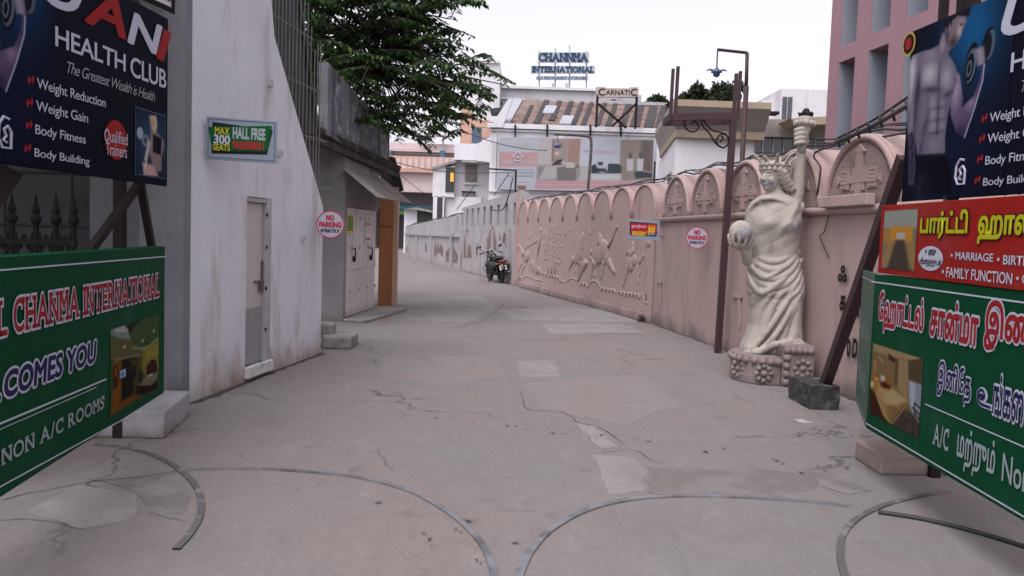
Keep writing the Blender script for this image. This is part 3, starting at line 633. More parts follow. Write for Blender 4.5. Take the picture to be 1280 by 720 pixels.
# tiled eave over the shop
m_eave = mat("mossy_eave", (.065, .055, .05), .95, (.035, .03, .028), 3, 1.5, .6, 18, dirt=(.16, .12, .09), dirt_scale=4, dirt_lo=.58, dirt_hi=.66)
ev0 = D(392, 176, 12.6); ev1 = D(498, 222, 18.2); 
b = MB()
b.prism([ev0, ev1, ev1 + Vector((0, 0, .20)), ev0 + Vector((0, 0, .24))], (-.12, -.02, 0))
b.prism([ev0 + Vector((-.14, 0, .12)), ev1 + Vector((-.14, 0, .08)), ev1 + Vector((-1.7, 0, .55)), ev0 + Vector((-1.7, 0, .55))], (0, 0, .1))
for i in range(46):
    t = (i + .5) / 46; q = ev0.lerp(ev1, t); b.tube([q + Vector((.05, 0, .18)), q + Vector((-.7, 0, .40))], .07, 6)
b.build("eave", m_eave, sh)
b = MB(); q = D(491, 240, 18.3)
b.prism([D(485, 215, 18.25), D(500, 240, 18.25), D(505, 238, 18.25), D(494, 197, 18.25), D(487, 195, 18.25)], (-.3, .5, 0)); b.build("eave_end", m_eave, sh)
# painted parapet, a weathered mural: clouded blue figures on grey
P0 = D(409, 168, 13.0); P1 = D(486, 214, 17.8); zt0 = zat(410, 78, 13.0); zt1 = zat(485, 163, 17.8)
pb = Board(P0, P1)
b = MB(); b.prism([P0, P1, Vector((P1.x, P1.y, zt1)), Vector((P0.x, P0.y, zt0))], -pb.n * .15)
par = b.build("parapet", mat("parapet_grey", (.20, .21, .225), .9, (.12, .125, .135), 2.2, 1.5, .3, 20, dirt=(.045, .045, .047), dirt_scale=1.8, dirt_lo=.47, dirt_hi=.62, dirt_stretch=(1.5, 1.5, .4)), sh)
m_blu = mat("mural_blue", (.10, .17, .25), .9, (.16, .20, .25), 7, 1.6, dirt=(.08, .085, .09), dirt_scale=6, dirt_lo=.45, dirt_hi=.6)
m_pal = mat("mural_pale", (.30, .31, .33), .9, (.20, .21, .22), 7, 1.6, dirt=(.10, .105, .11), dirt_scale=5, dirt_lo=.45, dirt_hi=.6)
def pfig(pts, m, out): 
    bb = MB(); bb.prism(pb.flat([pb.px(x, y) for x, y in pts], .001), pb.n * out); return bb.build("mural_painting", m, par)
pfig([(417, 118), (422, 104), (427, 110), (429, 140), (426, 168), (420, 160)], m_pal, .004); pfig([(420, 122), (425, 112), (427, 138), (424, 158)], m_blu, .008)
pfig([(440, 130), (446, 124), (452, 150), (449, 186), (441, 178)], m_pal, .004); pfig([(442, 140), (448, 136), (448, 165), (444, 170)], m_blu, .008)
pfig([(458, 148), (465, 146), (469, 176), (464, 196), (458, 186)], m_pal, .004); pfig([(460, 160), (466, 160), (464, 190), (460, 180)], m_blu, .008)
pfig([(474, 165), (484, 168), (485, 206), (476, 204)], m_pal, .004); pfig([(432, 150), (437, 148), (439, 170), (433, 168)], m_pal, .003)
# orange pillar
m_or = mat("orange_paint", (.33, .125, .045), .75, (.27, .10, .04), 2, 1.2, .15, 25, dirt=(.16, .075, .04), dirt_scale=1.5, dirt_lo=.56, dirt_hi=.72, dirt_stretch=(1.5, 1.5, .5))
m_or2 = mat("orange_pale", (.52, .34, .24), .75, (.45, .29, .2), 2)
O0 = G(472, 383); O1 = G(489, 382)
op = thing("orange_pillar", "square orange pillar with pale edge standing beside the folding shutters", "pillar", O0)
ph = zat(480, 232, O0.y)
b = MB(); b.prism([O0, O1, O1 + Vector((-.05, .5, 0)), O0 + Vector((-.05, .5, 0))], (0, 0, ph)); b.build("shaft", m_or, op)
b = MB(); b.prism([O1 + Vector((.001, .01, 0)), O1 + Vector((.095, .04, 0)), O1 + Vector((.06, .5, 0)), O1 + Vector((-.04, .5, 0))], (0, 0, ph - .002)); b.build("edge_strip", m_or2, op)
zj = zat(480, 284, O0.y)
b = MB(); b.prism([O0 + Vector((0, -.006, zj)), O1 + Vector((0, -.006, zj)), O1 + Vector((0, .1, zj)), O0 + Vector((0, .1, zj))], (0, 0, .03)); b.build("joint_band", mat("orange_dark", (.16, .06, .03), .8), op)
# ------------------------------------------------------------------ pink street wall with arches, ornaments and reliefs
m_pink = mat("pink_plaster", (.385, .278, .255), .85, (.345, .248, .228), .9, 1.3, .22, 24, dirt=(.27, .195, .178), dirt_scale=1.1, dirt_lo=.55, dirt_hi=.75, dirt_stretch=(1.8, 1.8, .45), base_grime=(.15, .12, .112), grime_h=.38)
m_pinkd = mat("pink_roughcast", (.33, .24, .22), .92, (.26, .185, .17), 40, 1.6, .9, 55, dirt=(.15, .11, .10), dirt_scale=2.5, dirt_lo=.54, dirt_hi=.7)
m_pinkr = mat("pink_relief", (.37, .265, .243), .85, (.33, .235, .215), 3, 1.3, .2, 30, dirt=(.16, .11, .10), dirt_scale=3.5, dirt_lo=.6, dirt_hi=.75)
m_cablk = mat("black_cable", (.02, .02, .022), .6, (.04, .04, .042), 30)
A1 = G(1072, 500); A2 = G(815, 404); A3 = G(646, 357)
AD = (A2 - A1).normalized(); AN = Vector((-AD.y, AD.x, 0)); A0 = A1 - AD * 6.0     # AN towards the street
AL = (A2 - A0).length
def ap(u, z, out=0.0): return A0 + AD * u + Vector((0, 0, z)) + AN * out
def au(px, py, out=0.0): P = on_plane(px, py, A0 + AN * out, AN); return ((P - A0).dot(AD), P.z)
BD2 = (A3 - A2).normalized(); BN2 = Vector((-BD2.y, BD2.x, 0)); BL2 = (A3 - A2).length
def wp(u, z, out=0.0): return A2 + BD2 * u + Vector((0, 0, z)) + BN2 * out
def wu(px, py): P = on_plane(px, py, A2, BN2); return ((P - A2).dot(BD2), P.z)
pw = thing("street_wall", "long pink plaster wall with scalloped arches, cross ornaments and animal reliefs", "wall", A2)
ZL = 2.05
b = MB(); b.prism([ap(0, 0), ap(AL, 0), ap(AL, ZL), ap(0, ZL)], -AN * .35)
b.prism([wp(0, 0, .012), wp(BL2, 0, .012), wp(BL2, ZL, .012), wp(0, ZL, .012)], -BN2 * .36); b.build("wall_body", m_pink, pw)
b = MB()
for zz, rr in ((ZL - .035, .05),): b.tube([ap(0, zz, .02), ap(AL, zz, .02)], rr, 10)
b.build("ledge", m_pink, pw, smooth=True)
b = MB(); b.prism([wp(.05, 0, .014), wp(BL2, 0, .014), wp(BL2, .16, .014), wp(.05, .16, .014)], BN2 * .035); b.prism([wp(-.02, 0, .014), wp(.05, 0, .014), wp(.05, ZL + .2, .014), wp(-.02, ZL + .2, .014)], BN2 * .03); b.build("plinth", m_pink, pw)
def arch_mesh(P, u, r, h, z0, depth, out, nrm, n=18):
    pts = [P(u + r * math.cos(math.pi * i / n), z0 + h * math.sin(math.pi * i / n), out) for i in range(n + 1)]
    bb = MB(); bb.prism(pts, -nrm * depth); return bb
def arch_tube(P, u, r, h, z0, out, rad, stilt=0.0):
    n = 22; pts = [P(u + r * math.cos(math.pi * i / n), z0 + stilt + h * math.sin(math.pi * i / n), out) for i in range(n + 1)]
    if stilt > 0: pts = [P(u + r, z0, out)] + pts + [P(u - r, z0, out)]
    bb = MB(); bb.tube(pts, rad, 8); return bb
def ornament(P, u, z, s, out, nrm):
    bb = MB()
    def bx(u0, z0, u1, z1, t): bb.prism([P(u + s * a, z + s * c, out) for a, c in ((u0, z0), (u1, z0), (u1, z1), (u0, z1))], nrm * t)
    bx(-.075, -.42, .075, .55, .022); bx(-.40, -.075, .40, .075, .026)
    bx(-.40, -.19, -.20, -.078, .02); bx(.20, -.19, .40, -.078, .02); bx(-.40, .078, -.20, .19, .02); bx(.20, .078, .40, .19, .02); bx(-.15, .079, .15, .22, .018); bx(-.15, -.22, .15, -.079, .018)
    for sg in (-1, 1):
        bb.prism([P(u + s * a * sg, z + s * c, out) for a, c in ((.42, -.03), (.5, -.10), (.5, .10), (.42, .03))], nrm * .022)
        for j in range(5): bb.tube([P(u + s * sg * .26, z + s * (-.15 + .075 * j), out + .024), P(u + s * sg * .38, z + s * (-.15 + .075 * j), out + .024)], .008, 5)
    bb.prism([P(u + s * a, z + s * c, out) for a, c in ((-.13, .5), (.13, .5), (0, .66))], nrm * .025)
    return bb
u1 = au(1078, 200)[0]; PIT = 1.535
for i in range(-2, 5):
    u = u1 + PIT * i; r = .735; h = .76
    if u + r > AL: break
    a = arch_mesh(ap, u, r, h, ZL, .78, .0, AN).build("arch", m_pink, pw)
    arch_tube(ap, u, r - .04, h - .04, ZL, .012, .038).build("rib", m_pink, a, smooth=True)
    pb_ = arch_mesh(ap, u, r - .12, h - .12, ZL + .02, .02, .019, AN); pb_.build("panel", m_pinkd, a)
    ornament(lambda a_, z_, o_: ap(u + (a_ - u) * 1.55, z_, o_), u, ZL + .285, .56, .0192, AN).build("ornament", m_pinkr, a)
NB = 9; rb = BL2 / NB / 2
for i in range(NB):
    u = rb * (2 * i + 1)
    pts = [wp(u + rb * .98 * math.cos(math.pi * j / 16), ZL + .22 + .50 * math.sin(math.pi * j / 16), .012) for j in range(17)]
    b = MB(); b.prism([wp(u + rb * .98, ZL, .012)] + pts + [wp(u - rb * .98, ZL, .012)], -BN2 * .55); a = b.build("arch", m_pink, pw)
    arch_tube(wp, u, rb * .90, .46, ZL + .02, .014, .024, .2).build("rib", m_pink, a, smooth=True)
# reliefs on the pink wall: half-sunk, modelled figures
def rz(zx, zy): return wu(640 + zx / 4.0, 220 + zy / 4.0)
class Relief:
    def __init__(s): s.b = MB()
    def limb(s, pts, r, k=.34):
        P = [wp(*rz(x, y), .012) for x, y in pts]; rr = r if isinstance(r, (list, tuple)) else [r] * len(P)
        if len(P) > 2:
            Q = spline(P, 4); rq = [np.interp(i / 4, range(len(rr)), rr) for i in range(len(Q))]
        else: Q, rq = P, rr
        s.b.tube(Q, [float(v) for v in rq], 8, True, (BN2, k)); return s
    def mass(s, x, y, ru, rzv, d=.10, tilt=0):
        d *= .48
        c = wp(*rz(x, y), .012); m = Matrix((BD2, BN2, Vector((0, 0, 1)))).transposed() @ Matrix.Rotation(R_(tilt), 3, 'Y'); s.b.ball(c, (ru, d, rzv), 16, m); return s
    def done(s, name): return s.b.build(name, m_pinkr, pw, smooth=True)
r = Relief()   # archer in a chariot behind a horse
r.limb([(148, 262), (140, 330), (128, 400), (126, 480)], [.07, .15, .11, .10]).mass(146, 272, .11, .10, .09).limb([(150, 250), (152, 225)], [.05, .02]).limb([(140, 315), (100, 340), (62, 365)], [.06, .04, .025]).limb([(160, 290), (150, 320), (160, 350)], .03)
r.mass(105, 450, .20, .20, .05).limb([(122, 480), (140, 470), (145, 495)], [.09, .1, .05]).done("archer_relief")
r = Relief(); r.mass(78, 405, .30, .16, .12, 20).limb([(60, 395), (45, 360), (35, 345)], [.1, .08, .05]).mass(32, 355, .10, .06, .06).limb([(52, 430), (38, 470), (32, 515)], [.07, .05, .03]).limb([(70, 440), (50, 480), (42, 515)], [.06, .04, .03]).limb([(95, 430), (88, 470), (92, 500)], [.05, .04, .03]).limb([(22, 440), (14, 480), (24, 500)], [.05, .07, .05]); r.done("horse_relief")
r = Relief()   # tree
for x0, x1 in ((188, 184), (205, 200), (218, 214)): r.limb([(x0 + 8, 240), (x0, 330), (x1, 490)], [.02, .03, .03], .8)
rr = random.Random(3)
for i in range(70):
    x = rr.uniform(160, 250); y = rr.uniform(280, 440); r.mass(x, y, rr.uniform(.03, .06), rr.uniform(.02, .045), .04, rr.uniform(-60, 60))
r.done("tree_relief")
r = Relief()   # first bull, seen running
r.mass(338, 385, .27, .30, .10, -12).mass(346, 350, .20, .24, .085, -10).mass(354, 318, .10, .17, .08, 8).mass(358, 300, .07, .09, .06).mass(330, 408, .24, .16, .08).limb([(312, 410), (300, 440), (286, 466)], [.12, .07, .05]).limb([(322, 420), (318, 455), (322, 485)], [.08, .05, .04]).limb([(345, 425), (340, 460), (335, 490)], [.09, .06, .05]).limb([(375, 430), (352, 470), (332, 524)], [.13, .10, .07]).mass(376, 438, .11, .06, .1, 25).limb([(368, 330), (374, 370), (372, 400)], [.03, .02, .02]).done("bull_relief")
r = Relief()
r.mass(440, 388, .36, .26, .11, 10).mass(462, 368, .34, .24, .10, -8).mass(442, 345, .20, .26, .085).mass(438, 312, .085, .14, .07).mass(440, 298, .10, .07, .06).mass(470, 400, .22, .2, .08).limb([(438, 320), (440, 345)], [.09, .16]).limb([(486, 352), (508, 310), (520, 275), (533, 250)], [.05, .035, .03, .03], .9).limb([(412, 425), (404, 465), (398, 508)], [.12, .07, .05]).limb([(425, 430), (414, 470), (416, 508)], [.08, .05, .04]).limb([(462, 425), (458, 470), (448, 516)], [.1, .06, .045]).limb([(486, 428), (500, 455), (518, 488)], [.13, .09, .06]).limb([(402, 372), (392, 400), (400, 420)], [.05, .06, .05]).done("bull_relief")
r = Relief()
r.mass(594, 436, .22, .17, .08, -25).mass(612, 424, .17, .13, .07, 20).limb([(603, 345), (606, 375), (592, 400)], [.07, .09, .09]).mass(606, 342, .07, .07, .06).limb([(596, 372), (574, 392)], [.04, .03]).limb([(584, 445), (576, 490), (558, 552)], [.1, .06, .03]).limb([(606, 450), (596, 470), (590, 465)], [.09, .06, .04]).limb([(640, 430), (655, 410), (658, 395)], [.07, .06, .05]).mass(656, 403, .10, .05, .05, 20).limb([(655, 425), (650, 470), (638, 500), (625, 470)], [.03, .025, .025, .02]).limb([(630, 450), (628, 500), (640, 540)], [.05, .035, .02]).done("rider_relief")
r = Relief(); r.limb([(686, 345), (681, 450), (674, 620)], .03, .9).mass(684, 335, .13, .10, .08).limb([(684, 325), (686, 300)], [.04, .01]).done("lamp_relief")
r = Relief()
for p in ([(72, 300), (84, 314), (100, 290)], [(380, 255), (398, 290), (414, 252)], [(265, 300), (280, 280)], [(285, 262), (298, 276)]): r.limb(p, .028)
r.done("bird_relief")
r = Relief()
def scal(x0, y0, x1, y1, n, h):
    for i in range(n):
        a, c = i / n, (i + 1) / n; xa, ya, xb, yb = x0 + (x1 - x0) * a, y0 + (y1 - y0) * a, x0 + (x1 - x0) * c, y0 + (y1 - y0) * c
        r.limb([(xa, ya), (xa * .75 + xb * .25, (ya + yb) / 2 - h), (xa * .25 + xb * .75, (ya + yb) / 2 - h), (xb, yb)], .024, .9)
scal(10, 520, 55, 522, 2, 14); r.limb([(40, 520), (75, 500), (110, 515), (160, 526)], .03); scal(158, 498, 245, 520, 6, 12); scal(240, 526, 265, 535, 2, 6); r.limb([(272, 530), (300, 512), (330, 525), (348, 550)], .03); scal(348, 548, 378, 555, 2, 14)
r.limb([(380, 560), (398, 530), (425, 528), (452, 572)], .035); scal(452, 575, 520, 585, 4, 14); scal(535, 595, 640, 610, 6, 16); r.limb([(640, 615), (655, 590), (665, 630), (682, 636)], .03)
r.done("wave_relief")
# small triangular brackets and stray letter marks left on the wall
for px, py, k in ((822, 352, 1), (918, 370, 1)):
    u, z = au(px, py, .0); b = MB(); b.bar(ap(u, z, .02), ap(u - .32, z, .02), .03, .03); b.bar(ap(u - .24, z - .01, .02), ap(u - .30, z - .42, .02), .025, .025); b.prism([ap(u - .14, z - .02, .004), ap(u - .28, z - .02, .004), ap(u - .28, z - .3, .004)], AN * .02); b.build("bracket", m_pinkr, pw)
wbA = Board(ap(AL, 0, .0), ap(0, 0, .0))
lm = thing("wall_letters", "row of dark broken metal letters fixed to pink wall behind the brace", "lettering", ap(*au(1060, 395)))
for s_, a_, b_ in (("ஃ", (1050, 352), (1063, 332)), ("க", (1052, 388), (1061, 370)), ("கா", (1060, 394), (1080, 380)), ("0", (1061, 446), (1067, 424)), ("D", (1068, 447), (1076, 424))):
    o = wbA.text(lm, s_, wbA.bx(a_, b_), m_black, .03, bold=.05, name="metal_letter")
# hanging cable ends, and the cable bundle on top of the wall
b = MB(); 
for k in range(3):
    pts = []
    for i in range(0, 46):
        u = i * AL / 45; ph = (u - u1) / PIT; top = ZL + .77 + .035 * math.cos(2 * math.pi * ph) + .03 * k
        pts.append(ap(u, top + .012 * math.sin(u * 3.1 + k * 2), -.10 - .04 * k + .02 * math.sin(u * 1.7 + k)))
    for i in range(1, 60):
        u = i * BL2 / 59; pts.append(wp(u, ZL + .76 - .0 * u + .025 * math.sin(u * 2.3 + k * 1.9) - (.25 * max(0, (u - BL2 + 1.2)) ** 2), -.06 - .07 * k))
    b.tube(pts, .010 + .005 * (k == 0), 6)
tag(b.build("cable_bundle", m_cablk, smooth=True), "sagging bundle of black cables lying along the top of the pink wall", "cable")
b = MB(); pts = [D(1045, 178, 9.2), D(1090, 158, 8.2), D(1135, 132, 7.2), D(1190, 104, 6.4)]; b.tube(spline(pts, 8), .022, 8); b.tube(spline([p + Vector((.02, 0, .05 + .02 * i)) for i, p in enumerate(pts)], 8), .014, 6)
for i in range(7):
    q = pts[0].lerp(pts[2], i / 6 * .95 + .02); b.tube([q + Vector((0, 0, .05)), q + Vector((.04, .02, -.06))], .014, 5)
tag(b.build("service_cable", m_cablk, smooth=True), "taped cable rising from the pink wall to behind the club poster", "cable")
b = MB(); b.tube(spline([ap(u1 - .95, 2.75, -.1), ap(u1 + .85, 2.72, .05), ap(u1 + .78, 2.5, .06), ap(u1 + .85, 2.2, .05)], 6), .012, 6)
b.tube(spline([ap(*au(1036, 268, .03), .03), ap(*au(1030, 290, .03), .03), ap(*au(1025, 296, .03), .03), ap(*au(1036, 322, .03), .03)], 6), .006, 5)
tag(b.build("loose_wire", m_cablk, smooth=True), "thin loose wire dangling from the ledge beside the statue", "wire")
b = MB(); u, z = au(1040, 256); u2, z2 = au(1102, 262); b.prism([ap(u, z - .04, .07), ap(u2, z - .04, .07), ap(u2, z + .08, .07), ap(u, z + .08, .07)], AN * .1); b.build("ledge_block", m_pink, pw, bevel=.01)
# junk at the joint foot
b = MB(); q = G(806, 402)
for i in range(5): b.box(q + Vector((random.uniform(-.1, .1), random.uniform(-.1, .1), .06)), (.1, .08, .12), Euler((random.random(), random.random(), random.random())).to_matrix())
tag(b.build("rubble", mat("rubble", (.08, .055, .05), .9)), "little heap of dark rubble at the foot of the wall joint", "rubble")

# whitewashed mural wall beyond, with niches and peeling painted towers
m_mw = mat("mural_wall", (.37, .355, .362), .9, (.31, .295, .30), .9, 1.3, .25, 24, dirt=(.19, .175, .172), dirt_scale=.9, dirt_lo=.52, dirt_hi=.72, dirt_stretch=(2, 2, .4), base_grime=(.3, .25, .22), grime_h=.45)
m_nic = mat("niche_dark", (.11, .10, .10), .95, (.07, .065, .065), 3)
W1 = G(575, 337); W2 = G(506, 320)
mwl = thing("mural_wall", "weathered white wall with dark niches and peeling brown temple paintings", "wall", W1)
def seg(P, Q):
    d = (Q - P).normalized(); n = Vector((-d.y, d.x, 0)); return P, d, n, (Q - P).length
sA = seg(A3, W1); sB = seg(W1, W2)
def sp2(s, u, z, out=0.0): return s[0] + s[1] * u + Vector((0, 0, z)) + s[2] * out
def su2(s, px, py): P = on_plane(px, py, s[0], s[2]); return ((P - s[0]).dot(s[1]), P.z)
def run(s, u0, u1, z0, z1, o0=0.0, th=.3): b.prism([sp2(s, u0, z0, o0), sp2(s, u1, z0, o0), sp2(s, u1, z1, o0), sp2(s, u0, z1, o0)], -s[2] * th)
b = MB(); LA = sA[3]; zt = zat(640, 250, A3.y); zt_f = zat(577, 268, W1.y); zn0 = su2(sA, 610, 282)[1]; zn1 = zn0 + .75
run(sA, 0, LA, 0, zn0)
run(sA, 0, LA, zn0, zn1, -.18, .12)
nn = 8; st = LA * .93 / nn
for i in range(nn + 1): run(sA, i * st + (.0 if i == 0 else -.33 * st + .0), min(i * st + .30 * st, LA), zn0 + .001, zn1 - .001, 0, .18)
b.prism([sp2(sA, 0, zn1), sp2(sA, LA, zn1), sp2(sA, LA, max(zt_f, zn1 + .1)), sp2(sA, 0, max(zt, zn1 + .35))], -sA[2] * .3)
b.build("wall_body", m_mw, mwl)
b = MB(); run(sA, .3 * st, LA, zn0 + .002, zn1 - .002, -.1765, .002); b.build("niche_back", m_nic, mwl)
b = MB(); LB = sB[3]; zt2 = zat(575, 268, W1.y); zt3 = zat(506, 283, W2.y)
b.prism([sp2(sB, 0, 0), sp2(sB, LB, 0), sp2(sB, LB, zt3), sp2(sB, 0, zt2)], -sB[2] * .3); b.build("far_wall_body", m_mw, mwl)
b = MB()
for px in (637, 617, 601, 577): u = su2(sA, px, 330)[0]; run(sA, u, u + .22, 0, zn0 - .15, .085, .08)
for px in (566, 540, 522, 512): u = su2(sB, px, 320)[0]; run(sB, u, u + .4, 0, zt3 * .8, .105, .1)
run(sB, 0, LB, zt3 * .72, zt3 * .72 + .12, .105, .1)
b.build("pilaster", m_mw, mwl)
m_rb = mat("mural_brown", (.15, .095, .085), .9, (.23, .175, .16), 5, 1.4, dirt=(.07, .05, .045), dirt_scale=4, dirt_lo=.52, dirt_hi=.62)
def mur(s, poly, nm="mural_painting"):
    bb = MB()
    for pts in poly: bb.prism([sp2(s, *su2(s, 480 + x / 4.0, 150 + y / 4.0), .001) for x, y in pts], s[2] * .006)
    bb.build(nm, m_rb, mwl)
mur(sA, [[(398, 690), (402, 600), (404, 560), (408, 600), (412, 690)], [(415, 690), (418, 640), (425, 615), (436, 640), (438, 690)], [(408, 555), (414, 545), (424, 558), (412, 565)]])
mur(sA, [[(462, 690), (460, 640), (466, 618), (478, 616), (484, 640), (480, 690), (472, 660)], [(516, 660), (514, 590), (524, 580), (526, 560), (536, 545), (542, 525), (548, 545), (556, 562), (558, 590), (562, 600), (562, 660), (548, 640), (530, 640)]])
mur(sA, [[(590, 610), (600, 560), (612, 570), (604, 620)], [(606, 640), (612, 590), (620, 580), (620, 640)], [(575, 600), (580, 560), (586, 600)]])
mur(sB, [[(252, 690), (250, 640), (258, 612), (264, 640), (270, 610), (278, 640), (286, 615), (296, 645), (296, 690), (275, 660)], [(310, 710), (308, 660), (325, 640), (340, 620), (355, 645), (370, 680), (368, 715)], [(342, 600), (352, 602), (346, 612)], [(206, 660), (205, 620), (212, 608), (214, 660)], [(232, 660), (231, 625), (238, 620), (240, 670)]])
mur(sB, [[(110, 660), (112, 630), (128, 625), (128, 665)], [(160, 680), (160, 640), (166, 640), (168, 680)], [(358, 600), (366, 590), (364, 610)]])
b = MB()
for k in range(2):
    pts = [sp2(sA, LA * i / 16, zt + .03 * math.sin(i * 1.7 + k) + (zt_f - zt) * i / 16 + .06 * k, -.1) for i in range(17)] + [sp2(sB, LB * i / 14, zt2 + (zt3 - zt2) * i / 14 + .06 + .04 * math.sin(i * 1.3 + k), -.1) for i in range(1, 15)]
    b.tube(pts, .03, 6)
b.tube(spline([D(641, 222, 26.0), D(636, 244, 26.2), D(628, 262, 27), D(612, 262, 29)], 6), .02, 6)
tag(b.build("wall_wire", m_cablk, smooth=True), "black wires draped along the top of the white mural wall", "wire")
gp = thing("gate_post", "rusty stub pillar where the pink wall meets the white wall", "post", A3)
b = MB(); q = A3 + Vector((.05, .15, 0)); b.box(q + Vector((0, 0, 1.4)), (.34, .34, 2.8)); b.box(q + Vector((0, 0, 3.0)), (.22, .22, .42)); b.build("shaft", m_pink, gp)
b = MB(); b.box(q + Vector((0, 0, 3.25)), (.3, .3, .08)); b.build("cap", mat("rust_cap", (.26, .14, .10), .9, (.16, .1, .08), 6), gp)

# ------------------------------------------------------------------ steel posts, lamp, brace, blocks
m_maroon = mat("maroon_paint", (.050, .022, .024), .65, (.036, .018, .019), 6, 1.2, .1, 40, dirt=(.09, .055, .045), dirt_scale=6, dirt_lo=.62, dirt_hi=.7)
q0 = G(897, 441); y0 = q0.y; 
gf = thing("gate_frame_post", "tall maroon steel post with bracket shelf, scroll ironwork and four uprights", "post", q0)
top = D(917, 145, y0)
b = MB(); b.bar(q0, Vector((top.x, y0, top.z)), .088, .088); b.build("pole", m_maroon, gf)
lft = D(839, 147, y0 + .05)
b = MB(); dpt = .55
for dy in (0, dpt):
    b.bar((lft.x, y0 + dy, lft.z), (top.x + .06, y0 + dy, top.z), .09, .10)
b.bar((lft.x, y0, lft.z), (lft.x, y0 + dpt, lft.z), .08, .1); b.bar((top.x + .02, y0 + .05, top.z), (top.x + .02, y0 + dpt, top.z), .08, .1)
b.build("shelf_frame", m_maroon, gf)
for px, py, dy in ((838, 86, dpt), (844, 83, 0), (917, 92, 0), (922, 89, dpt)):
    bt = D(px, 146, y0 + dy); tp = D(px + 1, py, y0 + dy); b = MB(); b.bar((bt.x, y0 + dy, top.z + .02), (bt.x + .01, y0 + dy, tp.z), .045, .045); b.build("upright", m_maroon, gf)
def scroll(pts, r=.013):
    bb = MB(); bb.tube(spline([D(780 + x / 3.43, 50 + y / 3.43, y0) for x, y in pts], 8), r, 6); return bb
for pts in ([(300, 345), (270, 335), (258, 360), (275, 388), (305, 392), (320, 370), (305, 350), (285, 360)], [(290, 325), (320, 330), (340, 370), (370, 405), (390, 440), (425, 462), (448, 440), (440, 410), (415, 405), (395, 430), (405, 452)], [(330, 325), (345, 350), (375, 385), (410, 395), (440, 405)], [(410, 440), (425, 420), (415, 412)]):
    scroll(pts).build("scroll", m_black, gf)
# the swan-neck lamp behind the wall
yl = 14.0; q = D(931, 175, yl); lp = thing("street_lamp", "tall maroon pipe lamp with swan arm and hanging blue fitting", "street lamp", (q.x, yl, 0))
tp = D(934, 66, yl); md = D(933, 108, yl)
b = MB(); b.tube([(q.x - .05, yl, 0), (md.x, yl, md.z)], .042, 10); b.tube([(md.x, yl, md.z - .1), (tp.x, yl, tp.z)], .03, 10); b.build("pole", m_maroon, lp, smooth=True)
b = MB(); e = D(897, 62, yl); b.tube([(tp.x, yl, tp.z), (e.x, yl, e.z)], .026, 8); b.build("arm", m_maroon, lp)
b = MB(); h = D(896, 84, yl); b.tube([(e.x, yl, e.z), (h.x, yl, h.z)], .012, 6); b.build("drop_wire", m_cablk, lp)
b = MB(); hv = Vector((h.x, yl, h.z)); b.lathe([(.015, .0), (.04, -.03), (.045, -.05), (.09, -.07), (.095, -.085), (.06, -.1), (.055, -.14), (.02, -.165), (.005, -.17)], hv, 14)
for s in (-1, 1): b.tube([hv + Vector((s * .05, 0, -.06)), hv + Vector((s * .12, 0, -.04)), hv + Vector((s * .165, 0, -.06))], [.02, .015, .01], 8)
b.build("lamp_head", mat("blue_enamel", (.08, .12, .22), .4, (.05, .08, .15), 8), lp, smooth=True)
# leaning brace in its rough footing, behind the boards
f0 = G(985, 497); f1 = G(1012, 512); f2 = G(1031, 504)
m_foot = mat("mossy_concrete", (.05, .05, .048), .95, (.025, .025, .024), 8, 1.6, 1.0, 22, dirt=(.10, .098, .092), dirt_scale=6, dirt_lo=.54, dirt_hi=.62)
b = MB(); ex = (f1 - f0); ey = Vector((ex.y * -1, ex.x, 0)).normalized()
w2 = (f2 - f1).dot(ey); pts = [f0, f1, f1 + ey * max(.26, w2), f0 + ey * max(.26, w2)]
b.prism(pts, (0, 0, .235)); bmesh.ops.subdivide_edges(b.bm, edges=b.bm.edges[:], cuts=6, use_grid_fill=True)
for v in b.bm.verts:
    d = Vector((mnoise.noise(v.co * 9), mnoise.noise(v.co * 9 + Vector((5, 0, 0))), mnoise.noise(v.co * 9 + Vector((0, 7, 0)))))
    v.co += d * (.022 if v.co.z > .01 else .01)
tag(b.build("footing_block", m_foot), "rough mossy concrete footing holding the leaning maroon brace", "concrete block")
fb = (f0 + f1) / 2 + ey * .15 + Vector((.08, 0, .08)); tb = D(1131, 196, 6.5)
b = MB(); d = (tb - fb).normalized(); x = d.cross(Vector((0, 1, 0))).normalized(); yv = x.cross(d)
for off, wx, wy in ((0, .085, .014), (1, .014, .085)): 
    o = (yv * -.04) if off == 0 else (x * .042); b.bar(fb + o, tb + o, wx if off == 0 else .014, .014 if off == 0 else .085, (0, 1, 0))
b.bar(fb, tb, .07, .05, (0, 1, 0))
tag(b.build("brace_beam", m_maroon), "leaning maroon steel brace running up behind the club poster with the bodybuilder", "brace")
k0 = G(1068, 573); k1 = G(1100, 594); k2 = G(1072, 552)
m_pblk = mat("pink_block", (.27, .205, .19), .9, (.22, .17, .155), 3, 1.3, .3, 30, dirt=(.14, .115, .105), dirt_scale=3, dirt_lo=.54, dirt_hi=.7, base_grime=(.15, .12, .11), grime_h=.12)
b = MB(); ex = (k1 - k0); ln = Vector((1, .06, 0)).normalized(); zt = D(1068, 546, k0.y).z
b.prism([k0, k1, k1 + ln * .9, k0 + ln * .9], (0, 0, .145)); tag(b.build("pedestal_block", m_pblk, bevel=.012), "low pink painted block under the corner of the Tamil hotel board", "concrete block")
k0 = G(238, 519); k1 = G(205, 549)
b = MB(); b.prism([k0, k1, k1 + Vector((-.62, -.02, 0)), k0 + Vector((-.62, -.02, 0))], (0, 0, .21))
